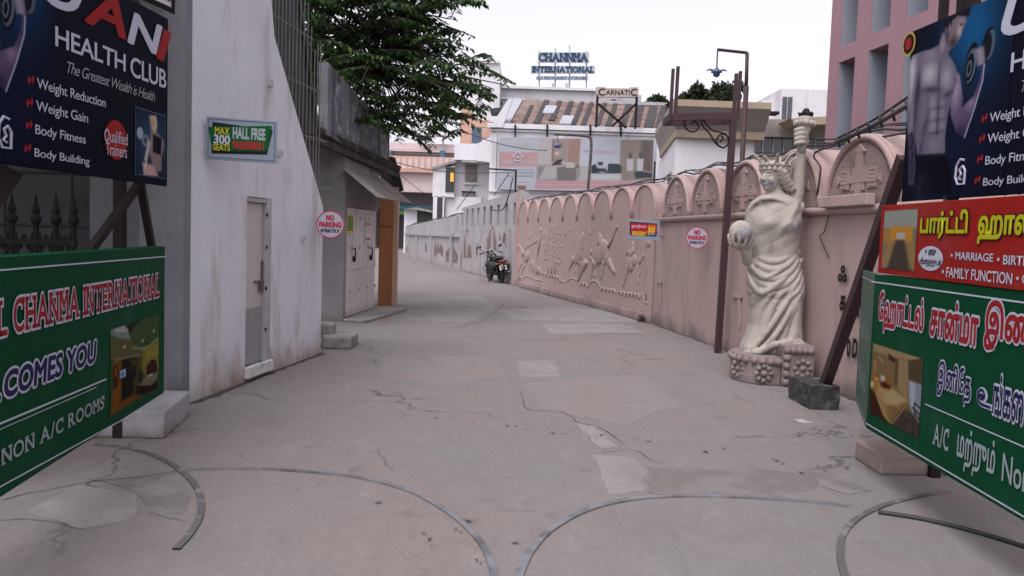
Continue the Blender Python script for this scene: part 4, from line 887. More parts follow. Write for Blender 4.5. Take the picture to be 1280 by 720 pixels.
tag(b.build("pedestal_block", mat("white_block", (.34, .335, .345), .9, (.28, .275, .285), 3, 1.3, .3, 30, dirt=(.25, .23, .22), dirt_scale=3, dirt_lo=.55, dirt_hi=.72, base_grime=(.15, .13, .12), grime_h=.14), bevel=.015), "low whitewashed block under the end of the welcome board", "concrete block")
# ------------------------------------------------------------------ statue of a torch bearer
YS = 9.85
st_m = mat("statue_plaster", (.375, .34, .29), .8, (.325, .295, .255), 3, 1.4, .35, 45, dirt=(.20, .185, .165), dirt_scale=4.5, dirt_lo=.54, dirt_hi=.68, dirt_stretch=(1, 1, .7))
st_blue = mat("statue_grey", (.27, .265, .275), .8, (.22, .215, .22), 5, 1.4, .35, 45, dirt=(.36, .33, .29), dirt_scale=9, dirt_lo=.54, dirt_hi=.60)
st_pink = mat("pedestal_pink", (.24, .19, .178), .85, (.20, .158, .148), 4, 1.4, .3, 35, dirt=(.10, .085, .08), dirt_scale=3, dirt_lo=.5, dirt_hi=.68, base_grime=(.13, .115, .11), grime_h=.2)
stt = thing("statue", "cream plaster torch bearing woman in draped robe on studded pink pedestal", "statue", (2.95, YS, 0))
def S(px, py, dy=0.0): return D(px, py, YS + dy)
SCL = YS / FPX
rows = [(241, 957, 977, .09), (246, 948, 990, .14), (252, 940, 998, .17), (262, 934, 1001, .20), (280, 931, 1001, .22), (300, 933, 999, .21), (318, 936, 997, .20), (335, 935, 1000, .215), (350, 933, 1004, .23), (365, 935, 1004, .235), (385, 938, 1001, .235), (405, 937, 1000, .24), (420, 932, 1001, .26), (432, 927, 1002, .27), (439, 925, 999, .27)]
RY = [r[0] for r in rows]; RL = [r[1] for r in rows]; RR = [r[2] for r in rows]; RB = [r[3] for r in rows]
def sm(x, a, b): t = min(1, max(0, (x - a) / (b - a))); return t * t * (3 - 2 * t)
def ridge(t):
    f = abs(math.sin(t)); return f ** .75
def fold(x, y):
    """depth of the carved drapery at photo place (x, y), metres outwards"""
    d = 0.0
    # waist swags: hanging U folds
    k = sm(y, 316, 328) * (1 - sm(y, 362, 380))
    if k > 0:
        t = (x - 966) / 36; sag = 26 * (1 - t * t) - .22 * (x - 966)
        d += k * .030 * (ridge((y - sag) / 10.5 * math.pi) - .5)
    # long diagonal folds of the skirt
    k = sm(y, 350, 368) * (1 - sm(x, 980, 990) * (1 - sm(y, 415, 428)))
    if k > 0:
        c = (x - 1000) * .86 + (y - 345) * .46 + 3 * math.sin(y * .07); d += k * .040 * (ridge(c / 10.5 * math.pi) - .5)
    # the standing leg pushing through
    d += .055 * math.exp(-((x - 990) / 9) ** 2) * sm(y, 362, 385) * (1 - sm(y, 418, 432))
    d += .03 * math.exp(-((x - 990) / 9) ** 2 - ((y - 366) / 14) ** 2)
    # bosom and mantle edge
    for cx, cy in ((953, 278), (983, 282)): d += .055 * math.exp(-((x - cx) / 12) ** 2 - ((y - cy) / 13) ** 2)
    k = sm(y, 246, 256) * (1 - sm(y, 300, 322))
    c = (x - 985) * .5 + (y - 255) * .9; d += k * .007 * (ridge(c / 15 * math.pi) - .5)
    e = (y - 256) - 1.5 * (992 - x) * .9                                   # overfold running down from the raised shoulder
    d += .022 * math.exp(-(e / 6) ** 2) * sm(x, 962, 972) * (1 - sm(y, 312, 320))
    # hem
    d += .03 * math.exp(-((y - 433) / 4) ** 2) * (ridge(x / 9 * math.pi))
    return d
bb = MB(); NA = 150; ring_prev = None; first = None
ys = np.linspace(241, 439, 190)
for y in ys:
    l = np.interp(y, RY, RL); r_ = np.interp(y, RY, RR); bdep = np.interp(y, RY, RB); cx, hw = (l + r_) / 2, (r_ - l) / 2
    ring = []
    for i in range(NA):
        a = 2 * math.pi * i / NA; ca, sa = math.cos(a), math.sin(a); e = 2 / 2.35
        xx = math.copysign(abs(ca) ** e, ca); yy = math.copysign(abs(sa) ** e, sa)
        xp = cx + hw * xx; f = fold(xp, y) * (.35 + .65 * abs(sa)) if sa < 0 else fold(xp, y) * .5
        P = S(xp, y, 0) + Vector((ca * f * .6, yy * bdep + sa * f, 0)); ring.append(bb.bm.verts.new(P))
    if ring_prev:
        for i in range(NA): bb.bm.faces.new((ring_prev[i], ring_prev[(i + 1) % NA], ring[(i + 1) % NA], ring[i]))
    else: bb.bm.faces.new(ring[::-1])
    ring_prev = ring
bb.bm.faces.new(ring_prev)
F = -.20
def stube(pts, r, n=10):
    P = spline([S(*p) for p in pts], 6); rr = r if isinstance(r, (list, tuple)) else [r] * len(pts)
    bb.tube(P, [float(np.interp(i / 6, range(len(rr)), rr)) for i in range(len(P))], n)
# thick rolls of the mantle at the waist and neck
stube([(935, 322, -.06), (942, 336, F + .03), (957, 347, F), (978, 335, F), (1000, 314, -.06)], [.02, .03, .035, .03, .02])
stube([(934, 338, -.06), (941, 355, F + .02), (953, 366, F - .01), (978, 350, F - .02), (1003, 324, -.06)], [.02, .03, .038, .035, .02])
stube([(936, 268, -.05), (944, 253, -.14), (960, 248, -.18), (978, 252, -.17), (990, 262, -.15)], [.022, .024, .022, .022, .02])
stube([(1000, 350, -.1), (978, 385, F - .06), (958, 415, F - .08), (940, 437, F - .06)], [.03, .04, .035, .03])
stube([(996, 362, -.12), (985, 392, F - .05), (968, 420, F - .1), (950, 438, F - .1)], [.02, .035, .035, .03])
stube([(1001, 425, -.1), (985, 428, F - .1), (965, 432, F - .12), (945, 441, F - .1), (932, 441, -.1)], [.03, .04, .04, .045, .03])
# feet: bare toes under the hem
for (x, y, dy, ang) in ((994, 432, -.28, 14),):
    for t in range(5): bb.ball(S(x + (t - 2) * 4.4 + 4, y + .6 * t, dy - .05 + .012 * abs(t - 1)), (.024 - .002 * t, .05, .022), 10)
    bb.ball(S(x + 2, y - 3, dy + .06), (.09, .14, .05), 12)
# neck and head in profile
stube([(972, 250, 0), (968, 238, -.02), (965, 226, -.03)], [.12, .085, .085], 14)
fd = Vector((-.86, -.51, 0)).normalized(); sd = Vector((-fd.y, fd.x, 0)); up = Vector((0, 0, 1)); HC = S(967, 221, -.03)
def hp(f, s, u): return HC + fd * f + sd * s + up * u
hm = Matrix((fd, sd, up)).transposed()
def hb(f, s, u, r, seg=12): bb.ball(hp(f, s, u), r, seg, hm)
hb(-.01, 0, .045, (.165, .13, .15), 20); hb(.055, 0, -.045, (.105, .098, .14), 18); hb(.10, 0, -.135, (.05, .05, .04))
bb.tube([hp(.142, 0, .035), hp(.165, 0, -.005), hp(.188, 0, -.045)], [.016, .02, .026], 8); hb(.178, .02, -.05, (.018, .018, .014)); hb(.178, -.02, -.05, (.018, .018, .014))
hb(.152, 0, -.083, (.022, .036, .012)); hb(.147, 0, -.104, (.022, .033, .013))
for s in (-1, 1):
    hb(.135, s * .045, .048, (.022, .045, .012)); hb(.134, s * .046, .008, (.018, .026, .014)); hb(.10, s * .065, -.05, (.05, .035, .05))
# hair: rolled locks swept behind and over the ears
for s in (-1, 1):
    for k, (f0_, u0_) in enumerate(((.06, .06), (.03, .015), (.0, -.03), (-.04, -.075), (-.08, -.12))):
        P = [hp(f0_ + .02, s * (.112 - .004 * k), u0_ + .025), hp(f0_ - .06, s * .142, u0_ - .01), hp(f0_ - .14, s * .11, u0_ - .035), hp(f0_ - .19, s * .05, u0_ - .04)]
        bb.tube(spline(P, 5), [.034] * 5 + [.046] * 6 + [.036] * 5, 10)
# raised arm with the hand closed on the torch
TX = 1004
stube([(990, 262, .02), (996, 238, .02), (998, 214, .0), (1001, 194, -.02), (1003, 180, -.04)], [.11, .088, .074, .060, .048], 16)
stube([(985, 256, .0), (1000, 262, .02)], [.1, .1], 12)
bb.ball(S(1002, 173, -.07), (.065, .06, .085), 14)
for i in range(4):
    y = 161 + i * 5.6; stube([(1008, y + 2, -.06), (1003, y, -.155), (995, y + 1.5, -.135), (994, y + 3, -.06)], [.024, .027, .025, .02], 8)
stube([(1009, 178, -.06), (1006, 166, -.135), (1000, 159, -.15)], [.03, .028, .02], 8)
# arm holding the globe
stube([(946, 262, -.04), (940, 285, -.07), (935, 310, -.10), (934, 328, -.12)], [.1, .085, .065, .055], 14)
stube([(934, 328, -.12), (932, 321, -.19), (928, 310, -.26)], [.058, .052, .042], 12)
for i in range(5): 
    a = -1.3 + .62 * i; stube([(927, 311, -.25), (925 + 11 * math.sin(a), 306, -.25 - .09 * math.cos(a)), (925 + 14.5 * math.sin(a), 297, -.25 - .135 * math.cos(a)), (925 + 14.5 * math.sin(a), 288 + 2 * abs(i - 2), -.25 - .135 * math.cos(a))], [.03, .024, .022, .016], 8)
me = bb.mesh(); tmp = bpy.data.objects.new("tmp", me); C.objects.link(tmp)
rm = tmp.modifiers.new("r", 'REMESH'); rm.mode = 'VOXEL'; rm.voxel_size = .0095; rm.use_smooth_shade = True
smo = tmp.modifiers.new("s", 'SMOOTH'); smo.factor = .5; smo.iterations = 1
bpy.context.view_layer.update(); me2 = bpy.data.meshes.new_from_object(tmp.evaluated_get(bpy.context.evaluated_depsgraph_get()))
bpy.data.objects.remove(tmp)
link_mesh("figure", me2, st_m, stt, smooth=True)
# bare grey plaster where the cream paint has gone: face, breast and the trailing hem
fo = [o for o in stt.children if o.name.startswith("figure")][0]; fo.data.materials.append(st_blue); fpm = WM[stt.name]
for p in fo.data.polygons:
    c = fpm @ p.center; wob = mnoise.noise(c * 14) * .6 + mnoise.noise(c * 40) * .25
    if c.y > YS: continue
    for px, py, ru, rv in ((954, 230, 7, 8), (987, 284, 8, 11), (936, 440, 14, 4), (994, 372, 4, 9)):
        q = S(px, py); e = ((c.x - q.x) / (ru * SCL)) ** 2 + ((c.z - q.z) / (rv * SCL)) ** 2
        if e + wob < .85: p.material_index = 1
# torch, crown, globe
tb = S(1002, 190, -.075); tt = S(1007, 146, -.06); axis = (tt - tb).normalized(); L = (tt - tb).length
b = MB(); b.lathe([(.035, 0), (.045, .08), (.055, .2), (.075, L * .62), (.085, L * .72), (.105, L * .78), (.105, L * .83), (.085, L * .86), (.10, L * .93), (.075, L * 1.0), (.02, L * 1.01)], tb, 22, axis)
for i in range(10):
    a = i * .628; xx = axis.orthogonal().normalized(); yy = axis.cross(xx); b.ball(tb + axis * L * .8 + (xx * math.cos(a) + yy * math.sin(a)) * .105, (.03, .03, .035), 8)
th = b.build("torch", st_m, stt, smooth=True)
b = MB(); b.lathe([(.08, 0), (.085, .03), (.05, .05), (.03, .09), (.01, .1)], tt, 14, axis); 
for i in range(6): a = i * 1.047; b.tube([tt + Vector((.06 * math.cos(a), .06 * math.sin(a), .03)), tt + Vector((.09 * math.cos(a), .09 * math.sin(a), .045))], .01, 5)
b.build("burner", m_black, th)
b = MB()
for rowz, rad in ((.085, .15), (.135, .155)):
    for i in range(16):
        a = 2 * math.pi * i / 16 + (rowz > .1) * .2; b.ball(hp(-.015 + rad * 1.08 * math.cos(a), rad * .96 * math.sin(a), rowz), .031, 10)
b.lathe([(.155, .05), (.16, .08), (.16, .15), (.15, .165)], hp(-.015, 0, 0), 24)
cr = b.build("crown", st_m, stt, smooth=True)
for i in range(9):
    a = 2 * math.pi * i / 9 + .15; b = MB(); d = fd * math.cos(a) + sd * math.sin(a); o = HC + fd * -.015; t_ = d.cross(up).normalized(); q = o + d * .15 + up * .16; L_ = .085 + .02 * (i % 3)
    va = [q - t_ * .022, q + t_ * .022, q + d * L_ * .55 + up * L_ * .75 + t_ * .02, q + d * L_ * 1.05 + up * L_ * .95, q + d * L_ * .55 + up * L_ * .75 - t_ * .02]; b.prism(va, (d - up).normalized() * .022); b.build("crown_ray", st_m, cr, bevel=.005)
b = MB(); b.ball(S(926, 290, -.25), .135, 24); gl = b.build("globe", st_m, stt, smooth=True)
b = MB(); b.ball(S(927.5, 292, -.285), (.112, .112, .112), 20); b.build("bare_spot", st_blue, gl, smooth=True)
# pedestal: a low rounded block and a higher block beside it, studded with balls
q = G(960, 482); yf = q.y
xl, xm, xr = D(921, 460, yf + .2).x, D(976, 470, yf).x, D(1017, 470, yf - .02).x
zl = zat(950, 446, yf); zh = zat(1000, 432, yf)
ped = MB(); cxp = xl + .33; pts = [(xm, yf), (xm, yf + .85)] + [(cxp + .33 * math.cos(a), yf + .43 + .43 * math.sin(a)) for a in np.linspace(math.pi / 2, 3 * math.pi / 2, 14)]
ped.prism([(x, y, 0) for x, y in pts], (0, 0, zl)); pd = ped.build("pedestal", st_pink, stt, bevel=.012)
b = MB(); b.prism([(xm + .002, yf - .03, 0), (xr, yf - .03, 0), (xr + .05, yf + .8, 0), (xm + .002, yf + .8, 0)], (0, 0, zh)); b.build("pedestal", st_pink, stt, bevel=.012)
b = MB(); rr = .042; front = [(cxp + .33 * math.cos(a), yf + .43 + .43 * math.sin(a)) for a in np.linspace(math.pi * .8, 1.5 * math.pi, 9)] + [(x, yf) for x in np.linspace(cxp + .09, xm - .06, 6)]
for x, y in front: b.ball((x, y - .004, zl - .055), rr, 12)
for x in np.linspace(xm + .05, xr - .05, 5): b.ball((x, yf - .034, zh - .055), rr, 12)
for z in np.linspace(zh - .14, .05, 4): b.ball((xm + .05, yf - .034, z), rr, 12)
b.build("stud", st_pink, stt, smooth=True)
for (x, y, z, nx) in (((xl + xm) / 2 + .03, yf, zl * .42, 0), ((xm + xr) / 2 + .05, yf - .03, zh * .45, 0), (xl + .035, yf + .26, zl * .45, 1)):
    b = MB()
    ex_ = Vector((1, 0, 0)) if not nx else Vector((.5, -.86, 0))
    b.ball(Vector((x, y, z)), .036, 12)
    for i in range(8): a = i * math.pi / 4; b.ball(Vector((x, y, z)) + ex_ * .083 * math.cos(a) + Vector((0, 0, .083 * math.sin(a))), .03, 10)
    b.build("rosette", st_pink, stt, smooth=True)
# ------------------------------------------------------------------ printed boards on their steel frames
m_green = mat("board_green", (.003, .052, .021), .55, (.003, .044, .018), 3, bump=.5, bscale=3.5, dirt=(.012, .062, .034), dirt_scale=1.6, dirt_lo=.5, dirt_hi=.75, spec=.03)
m_greens = mat("board_green_side", (.02, .075, .045), .5, (.015, .06, .034), 5, dirt=(.06, .10, .08), dirt_scale=7, dirt_lo=.6, dirt_hi=.7)
m_red = mat("board_red", (.28, .016, .012), .55, (.24, .014, .011), 3, bump=.5, bscale=3.5, dirt=(.25, .035, .03), dirt_scale=1.6, dirt_lo=.5, dirt_hi=.75, spec=.03)
m_navy = mat("board_navy", (.005, .006, .014), .55, (.004, .005, .010), 2, spec=.03)
m_whitei = ink("board_white", 176, 178, 192); m_redi = ink("board_red", 140, 28, 30); m_navyi = ink("board_navy", 26, 28, 74); m_yeli = ink("board_yellow", 172, 168, 22); m_blki = ink("board_black", 16, 16, 18); m_gryi = ink("board_grey", 142, 154, 156)
m_steel = mat("frame_steel", (.020, .012, .012), .7, (.014, .009, .009), 6, spec=.2)
def board_body(bd, u0, u1, v0, v1, th, name, label, cat, m, side=None):
    r = thing(name, label, cat, mw=None, loc=bd.pt((u0 + u1) / 2, v0))
    b = MB(); b.prism(bd.flat([(u0, v0), (u1, v0), (u1, v1), (u0, v1)], 0), -bd.n * th); b.build("panel", m, r, bevel=.004)
    if side:
        b = MB()
        e = u0 - .0015 if side == 'low' else u1 + .0015; d = bd.ex * (-.002 if side == 'low' else .002)
        b.prism([bd.pt(e, v0 + .004, -.004), bd.pt(e, v1 - .004, -.004), bd.pt(e, v1 - .004, -th + .004), bd.pt(e, v0 + .004, -th + .004)], d); b.build("side_trim", m_greens, r)
    return r
def stripe(bd, r, pa, pb, wd, m, name="stripe"):
    a = bd.px(*pa); c = bd.px(*pb); b = MB()
    b.poly(bd.flat([(a[0], a[1] - wd), (c[0], c[1] - wd), (c[0], c[1] + wd), (a[0], a[1] + wd)], .0035)); return b.build(name, m, r)
def quad_box(bd, tl, tr, bl, br):
    q = [bd.px(*p) for p in (tl, tr, bl, br)]; return ((q[0][0] + q[2][0]) / 2, (q[2][1] + q[3][1]) / 2, (q[1][0] + q[3][0]) / 2, (q[0][1] + q[1][1]) / 2)
# ---- welcome board
far = D(205, 491, 6.1); near = D(0, 622, 3.68); ed = (near - far).normalized()
LG = Board(near + ed * 1.1, far); hL = D(208, 308, 6.1).z - far.z
lg = board_body(LG, 0, LG.len, 0, hL, .10, "hotel_board", "big green welcome board with red and white English lettering and a room photo", "signboard", m_green)
tb_ = LG.bx((15, 417), (198, 342)); LG.text(lg, "CHANMA INTERNATIONAL", tb_, m_redi, .009, .0, serif=True, outline=m_whitei, outline_w=.055)
LG.text(lg, "HOTEL", (LG.px(8, 410)[0] - .62, tb_[1], LG.px(7, 410)[0], tb_[3]), m_redi, .009, .0, serif=True, outline=m_whitei, outline_w=.055)
c_ = LG.bx((3, 499), (119, 425)); LG.text(lg, "COMES YOU", c_, m_navyi, .009, .035, .12, outline=m_whitei, outline_w=.075)
LG.text(lg, "WEL", (c_[0] - .40, c_[1], c_[0] - .03, c_[3]), m_navyi, .009, .035, .12, outline=m_whitei, outline_w=.075)
c_ = LG.bx((0, 583), (129, 494)); LG.text(lg, "NON A/C ROOMS", c_, m_gryi, .006, .0, serif=True)
stripe(LG, lg, (-150, 350), (207, 320.5), .004, m_whitei); stripe(LG, lg, (-150, 690), (205, 496), .004, m_whitei); stripe(LG, lg, (-100, 571), (132, 474), .005, m_whitei); stripe(LG, lg, (-100, 580), (120, 484), .002, m_whitei)
cv = Canvas(116, 156, (70, 74, 38))                    # as seen: x 40-345, y 40-690 of an enlarged view
def rl(pts): return [((x - 40) / 306 * 116, (y - 185 + (x - 40) * .46) / 520 * 156) for x, y in pts]
def rpoly(pts, col, soft=2.0, k=1.0): cv.poly(rl(pts), col, soft, k)
rpoly([(40, 185), (346, 45), (346, 200), (210, 295), (40, 260)], (66, 88, 54), 4); rpoly([(40, 180), (150, 130), (155, 235), (110, 240), (40, 215)], (128, 142, 128), 5); rpoly([(60, 175), (140, 140), (145, 185), (70, 200)], (168, 180, 172), 4)
rpoly([(120, 150), (230, 95), (170, 160), (150, 210), (138, 170)], (34, 46, 30), 3); rpoly([(40, 225), (150, 240), (225, 290), (225, 335), (60, 365), (40, 360)], (96, 94, 56), 5); rpoly([(160, 285), (235, 280), (230, 292), (165, 292)], (150, 158, 130), 3); rpoly([(60, 355), (220, 322), (222, 335), (60, 372)], (120, 128, 100), 3); rpoly([(225, 290), (346, 200), (346, 222), (228, 312)], (140, 146, 108), 3)
rpoly([(228, 312), (346, 222), (346, 470), (250, 470), (225, 420)], (128, 124, 44), 6); rpoly([(250, 300), (346, 240), (346, 330), (260, 360)], (150, 144, 62), 8, .7)
rpoly([(40, 365), (60, 365), (60, 640), (40, 690)], (52, 84, 36), 3); rpoly([(55, 372), (105, 362), (105, 620), (50, 650)], (128, 76, 22), 4); rpoly([(55, 400), (82, 385), (80, 530), (52, 540)], (58, 36, 18), 3); rpoly([(62, 410), (78, 400), (76, 460), (62, 470)], (150, 74, 26), 3)
rpoly([(105, 362), (190, 345), (190, 560), (140, 600), (102, 630)], (24, 20, 14), 4); rpoly([(88, 425), (131, 408), (131, 470), (88, 486)], (30, 34, 44), 1.5); rpoly([(92, 430), (127, 415), (127, 464), (92, 478)], (176, 192, 214), 1.5); rpoly([(100, 440), (116, 436), (116, 462), (100, 466)], (90, 120, 190), 2)
rpoly([(145, 350), (158, 348), (158, 440), (145, 445)], (58, 42, 22), 2); rpoly([(162, 360), (186, 355), (186, 400), (166, 410)], (96, 62, 24), 3)
rpoly([(256, 430), (262, 395), (280, 385), (285, 365), (310, 360), (330, 378), (334, 450), (262, 470)], (46, 26, 18), 2); rpoly([(270, 410), (320, 385), (322, 430), (272, 448)], (66, 36, 22), 3)
rpoly([(205, 515), (262, 470), (335, 445), (335, 500), (290, 540), (205, 530)], (118, 120, 96), 2.5); rpoly([(262, 470), (300, 452), (300, 470), (265, 480)], (176, 176, 160), 2); rpoly([(205, 512), (290, 515), (335, 480), (335, 492), (290, 532), (205, 526)], (132, 104, 70), 2, .8); rpoly([(190, 530), (290, 540), (335, 500), (335, 560), (220, 600), (185, 580)], (28, 20, 14), 3)
rpoly([(208, 440), (226, 432), (228, 510), (208, 515)], (20, 24, 14), 2); rpoly([(175, 480), (190, 470), (192, 560), (172, 565)], (70, 66, 34), 2); rpoly([(40, 650), (140, 600), (230, 590), (100, 660), (40, 700)], (120, 74, 24), 5)
for x, y in ((308, 165), (231, 237), (119, 282)): q = rl([(x, y)])[0]; cv.blob(q[0], q[1], 2.2, 2.6, (236, 240, 220), 1)
for pts in ([(246, 240), (270, 262), (300, 235)], [(264, 205), (268, 222)]): cv.line(rl(pts), 1.6, (26, 34, 22), .9)
cv.img = np.clip(cv.img * .82 + RNG.normal(0, .012, cv.img.shape[:2])[..., None], 0, 1)
cv.on(LG, lg, quad_box(LG, (138, 415), (199, 390), (136, 516), (196, 491)), .004, "room_photo")
# ---- Tamil hotel board
A = D(1082, 535, 5.75); Bn = D(1280, 652, 3.84); RG = Board(A, Bn + (Bn - A).normalized() * 1.1); hR = D(1090, 343, 5.75).z - A.z
rg = board_body(RG, 0, RG.len, 0, hR, .13, "hotel_board", "green Tamil hotel board with bedroom photo above the pink block", "signboard", m_green)
def rt(bd, r, s, ll, ur, m, **k): return bd.text(r, s, bd.bx(ll, ur), m, **k)
rk = dict(out=.009, bold=.035, outline=m_whitei, outline_w=.06)
rt(RG, rg, "ேஹாட்டல்", (1098, 413), (1158, 373), m_redi, **rk); rt(RG, rg, "சான்மா", (1163, 419), (1227, 383), m_redi, **rk); rt(RG, rg, "இண்டர்", (1231, 436), (1338, 388), m_redi, **rk)
nk = dict(out=.009, bold=.02, outline=m_whitei, outline_w=.06)
rt(RG, rg, "இனிேத", (1172, 493), (1217, 463), m_navyi, **nk); rt(RG, rg, "ங்கைள", (1242, 517), (1300, 483), m_navyi, **nk)
def tamil_u(bd, r, ll, ur, m, out, w, om=None):
    bx_ = bd.bx(ll, ur); o = link_mesh("lettering", bd.place(stroke_mesh(TAMIL_U, w), bx_, out), m, r)
    if om: e = (bx_[2] - bx_[0]) * .06; link_mesh("letter_outline", bd.place(stroke_mesh(TAMIL_U, w * 2.3), (bx_[0] - e, bx_[1] - e, bx_[2] + e, bx_[3] + e), out - .003), om, o)
tamil_u(RG, rg, (1222, 505), (1241, 490), m_navyi, .009, .14, m_whitei)
rt(RG, rg, "A/C", (1167, 555), (1188, 537), m_gryi, serif=True, out=.006); rt(RG, rg, "மற்றும்", (1196, 584), (1247, 552), m_gryi, out=.006, bold=.02); rt(RG, rg, "Non A/C", (1253, 601), (1334, 602), m_gryi, out=.006, bold=.01)
stripe(RG, rg, (1090, 352), (1330, 385), .0045, m_whitei); stripe(RG, rg, (1157, 505), (1330, 580), .0035, m_whitei); stripe(RG, rg, (1083, 529), (1330, 675), .0045, m_whitei)
cv = Canvas(124, 118, (118, 98, 66))                  # enlarged view: the print lies between (40,50) (383,160) (10,540) (345,690)
def rl(pts): return [((x - 36 + (y - 50) * .06) / 345 * 124, (y - 50 - (x - 36) * .36) / 500 * 118) for x, y in pts]
def rpoly(pts, col, soft=2.0, k=1.0): cv.poly(rl(pts), col, soft, k)
rpoly([(36, 40), (390, 150), (390, 180), (280, 175), (215, 165), (40, 110)], (150, 128, 92), 6); rpoly([(36, 110), (215, 165), (205, 340), (120, 290), (30, 260)], (122, 98, 66), 5); rpoly([(215, 165), (282, 178), (278, 430), (210, 360)], (146, 122, 86), 4); rpoly([(195, 160), (218, 168), (208, 345), (190, 330)], (92, 74, 48), 4)
rpoly([(278, 178), (390, 160), (380, 330), (280, 300)], (92, 76, 54), 2); rpoly([(286, 180), (378, 165), (372, 322), (288, 292)], (78, 66, 46), 3); rpoly([(282, 300), (366, 330), (350, 560), (300, 500), (285, 440)], (132, 138, 150), 3); rpoly([(290, 310), (325, 322), (318, 500), (292, 460)], (160, 166, 178), 3)
rpoly([(148, 125), (195, 165), (190, 190), (150, 165)], (54, 42, 30), 3); cv.line(rl([(78, 145), (112, 185)]), 1.6, (196, 176, 140), .8); cv.line(rl([(52, 170), (52, 240)]), 2, (210, 170, 110), .8)
rpoly([(30, 250), (60, 255), (95, 300), (60, 310), (25, 300)], (150, 92, 48), 4); rpoly([(60, 260), (130, 262), (180, 300), (170, 350), (60, 320)], (130, 96, 54), 4); rpoly([(92, 275), (124, 278), (126, 310), (96, 312)], (176, 176, 170), 3); rpoly([(48, 290), (78, 292), (76, 310), (46, 308)], (188, 158, 116), 3); rpoly([(18, 315), (40, 318), (42, 358), (16, 352)], (196, 178, 140), 3)
rpoly([(45, 325), (90, 318), (165, 345), (200, 370), (280, 430), (262, 470), (170, 605), (110, 540), (60, 420)], (158, 132, 86), 3); rpoly([(100, 400), (180, 370), (270, 432), (200, 470), (130, 470)], (172, 154, 112), 8, .8); rpoly([(130, 470), (200, 468), (275, 440), (262, 475), (175, 600), (160, 590)], (132, 104, 62), 4)
for i in range(9): cv.line(rl([(172 + i * 12, 478 - i * 3), (166 + i * 9, 590 - i * 13)]), 1.0, (96, 72, 42), .55)
cv.line(rl([(62, 420), (120, 470), (165, 600)]), 2, (110, 84, 50), .6); cv.line(rl([(80, 365), (150, 400), (230, 500)]), 1.5, (196, 172, 124), .6)
rpoly([(85, 320), (125, 315), (172, 345), (160, 368), (110, 360), (95, 350)], (104, 50, 22), 3); rpoly([(105, 330), (130, 328), (150, 352), (120, 356)], (62, 28, 14), 3); rpoly([(45, 320), (80, 322), (70, 380), (50, 400)], (170, 108, 48), 4)
rpoly([(10, 360), (50, 400), (110, 545), (165, 605), (120, 600), (8, 545)], (58, 30, 18), 4); rpoly([(170, 605), (265, 480), (300, 505), (350, 570), (345, 690), (230, 640)], (66, 56, 48), 4)
for i in range(240):
    q = rl([(RNG.uniform(175, 350), RNG.uniform(490, 680))])[0]; cv.blob(q[0], q[1], 1.3, 1.0, (30, 24, 22) if RNG.random() < .6 else (128, 116, 104), .5)
for pts in ([(318, 440), (318, 500), (345, 540)], [(305, 470), (350, 510), (350, 575)], [(320, 440), (352, 470)]): cv.line(rl(pts), 2.4, (26, 22, 20), .9)
cv.img = np.clip(cv.img * .86 + RNG.normal(0, .012, cv.img.shape[:2])[..., None], 0, 1)
cv.on(RG, rg, quad_box(RG, (1092, 429), (1155, 449), (1087, 518), (1149, 545)), .004, "room_photo")
# the side wing of the box sign, turned back along the lane
pf = RG.pt(-.004, 0, -.004); WB = Board(pf + Vector((.38, 1.10, 0)), pf)
b = MB(); b.prism(WB.flat([(0, 0), (WB.len, 0), (WB.len, hR), (0, hR)], 0), -WB.n * .03); wg = b.build("side_wing", m_greens, rg)
b = MB()
for v in (.035 * hR, .95 * hR): b.poly(WB.flat([(0, v - .006), (WB.len, v - .006), (WB.len, v + .006), (0, v + .006)], .003))
b.build("stripe", m_gryi, wg)
for v, s_ in ((.50, "ேஹாட்டல்"), (.16, "ரூம்ஸ்")):
    WB.text(wg, s_, (.22, v * hR, WB.len - .22, v * hR + .20), m_gryi, .004)
# ---- red party hall board
A = D(1097, 341, 5.7); Bn = D(1280, 364, 3.96); RRb = Board(A, Bn + (Bn - A).normalized() * 1.1); hh = D(1101, 257, 5.7).z - A.z
rr_ = board_body(RRb, 0, RRb.len, 0, hh, .07, "party_hall_board", "red hall hire board with yellow Tamil heading and white circle", "signboard", m_red)
yk = dict(out=.009, bold=.04, outline=m_blki, outline_w=.04)
rt(RRb, rr_, "பார்ட்டி", (1151, 298), (1213, 261), m_yeli, **yk); rt(RRb, rr_, "ஹால்", (1223, 305), (1294, 257), m_yeli, **yk)
wk = dict(out=.005, bold=.02)
rt(RRb, rr_, "• MARRIAGE", (1189, 324), (1243, 317), m_whitei, **wk); rt(RRb, rr_, "• BIRTHDAY", (1247, 330), (1318, 322), m_whitei, **wk); rt(RRb, rr_, "• FAMILY FUNCTION", (1178, 346), (1267, 341), m_whitei, **wk); rt(RRb, rr_, "• C", (1271, 354), (1287, 343), m_whitei, **wk)
cu_, cvv = RRb.px(1163.5, 323); rad = RRb.px(1163, 307.5)[1] - cvv; radu = RRb.px(1179.5, 323)[0] - cu_
b = MB(); b.poly(RRb.flat([(cu_ + radu * math.cos(a), cvv + rad * math.sin(a)) for a in np.linspace(0, 2 * math.pi, 40)[:-1]], .0035)); b.build("round_label", m_whitei, rr_)
tamil_u(RRb, rr_, (1157, 318), (1161, 312), m_blki, .006, .16); rt(RRb, rr_, "ணவு", (1161.5, 319), (1171, 312), m_blki, out=.006, bold=.02); rt(RRb, rr_, "பரிமாற்றத்துடன்", (1149.5, 333), (1178, 323), m_blki, out=.006, bold=.01)
cv = Canvas(48, 80, (104, 100, 84))
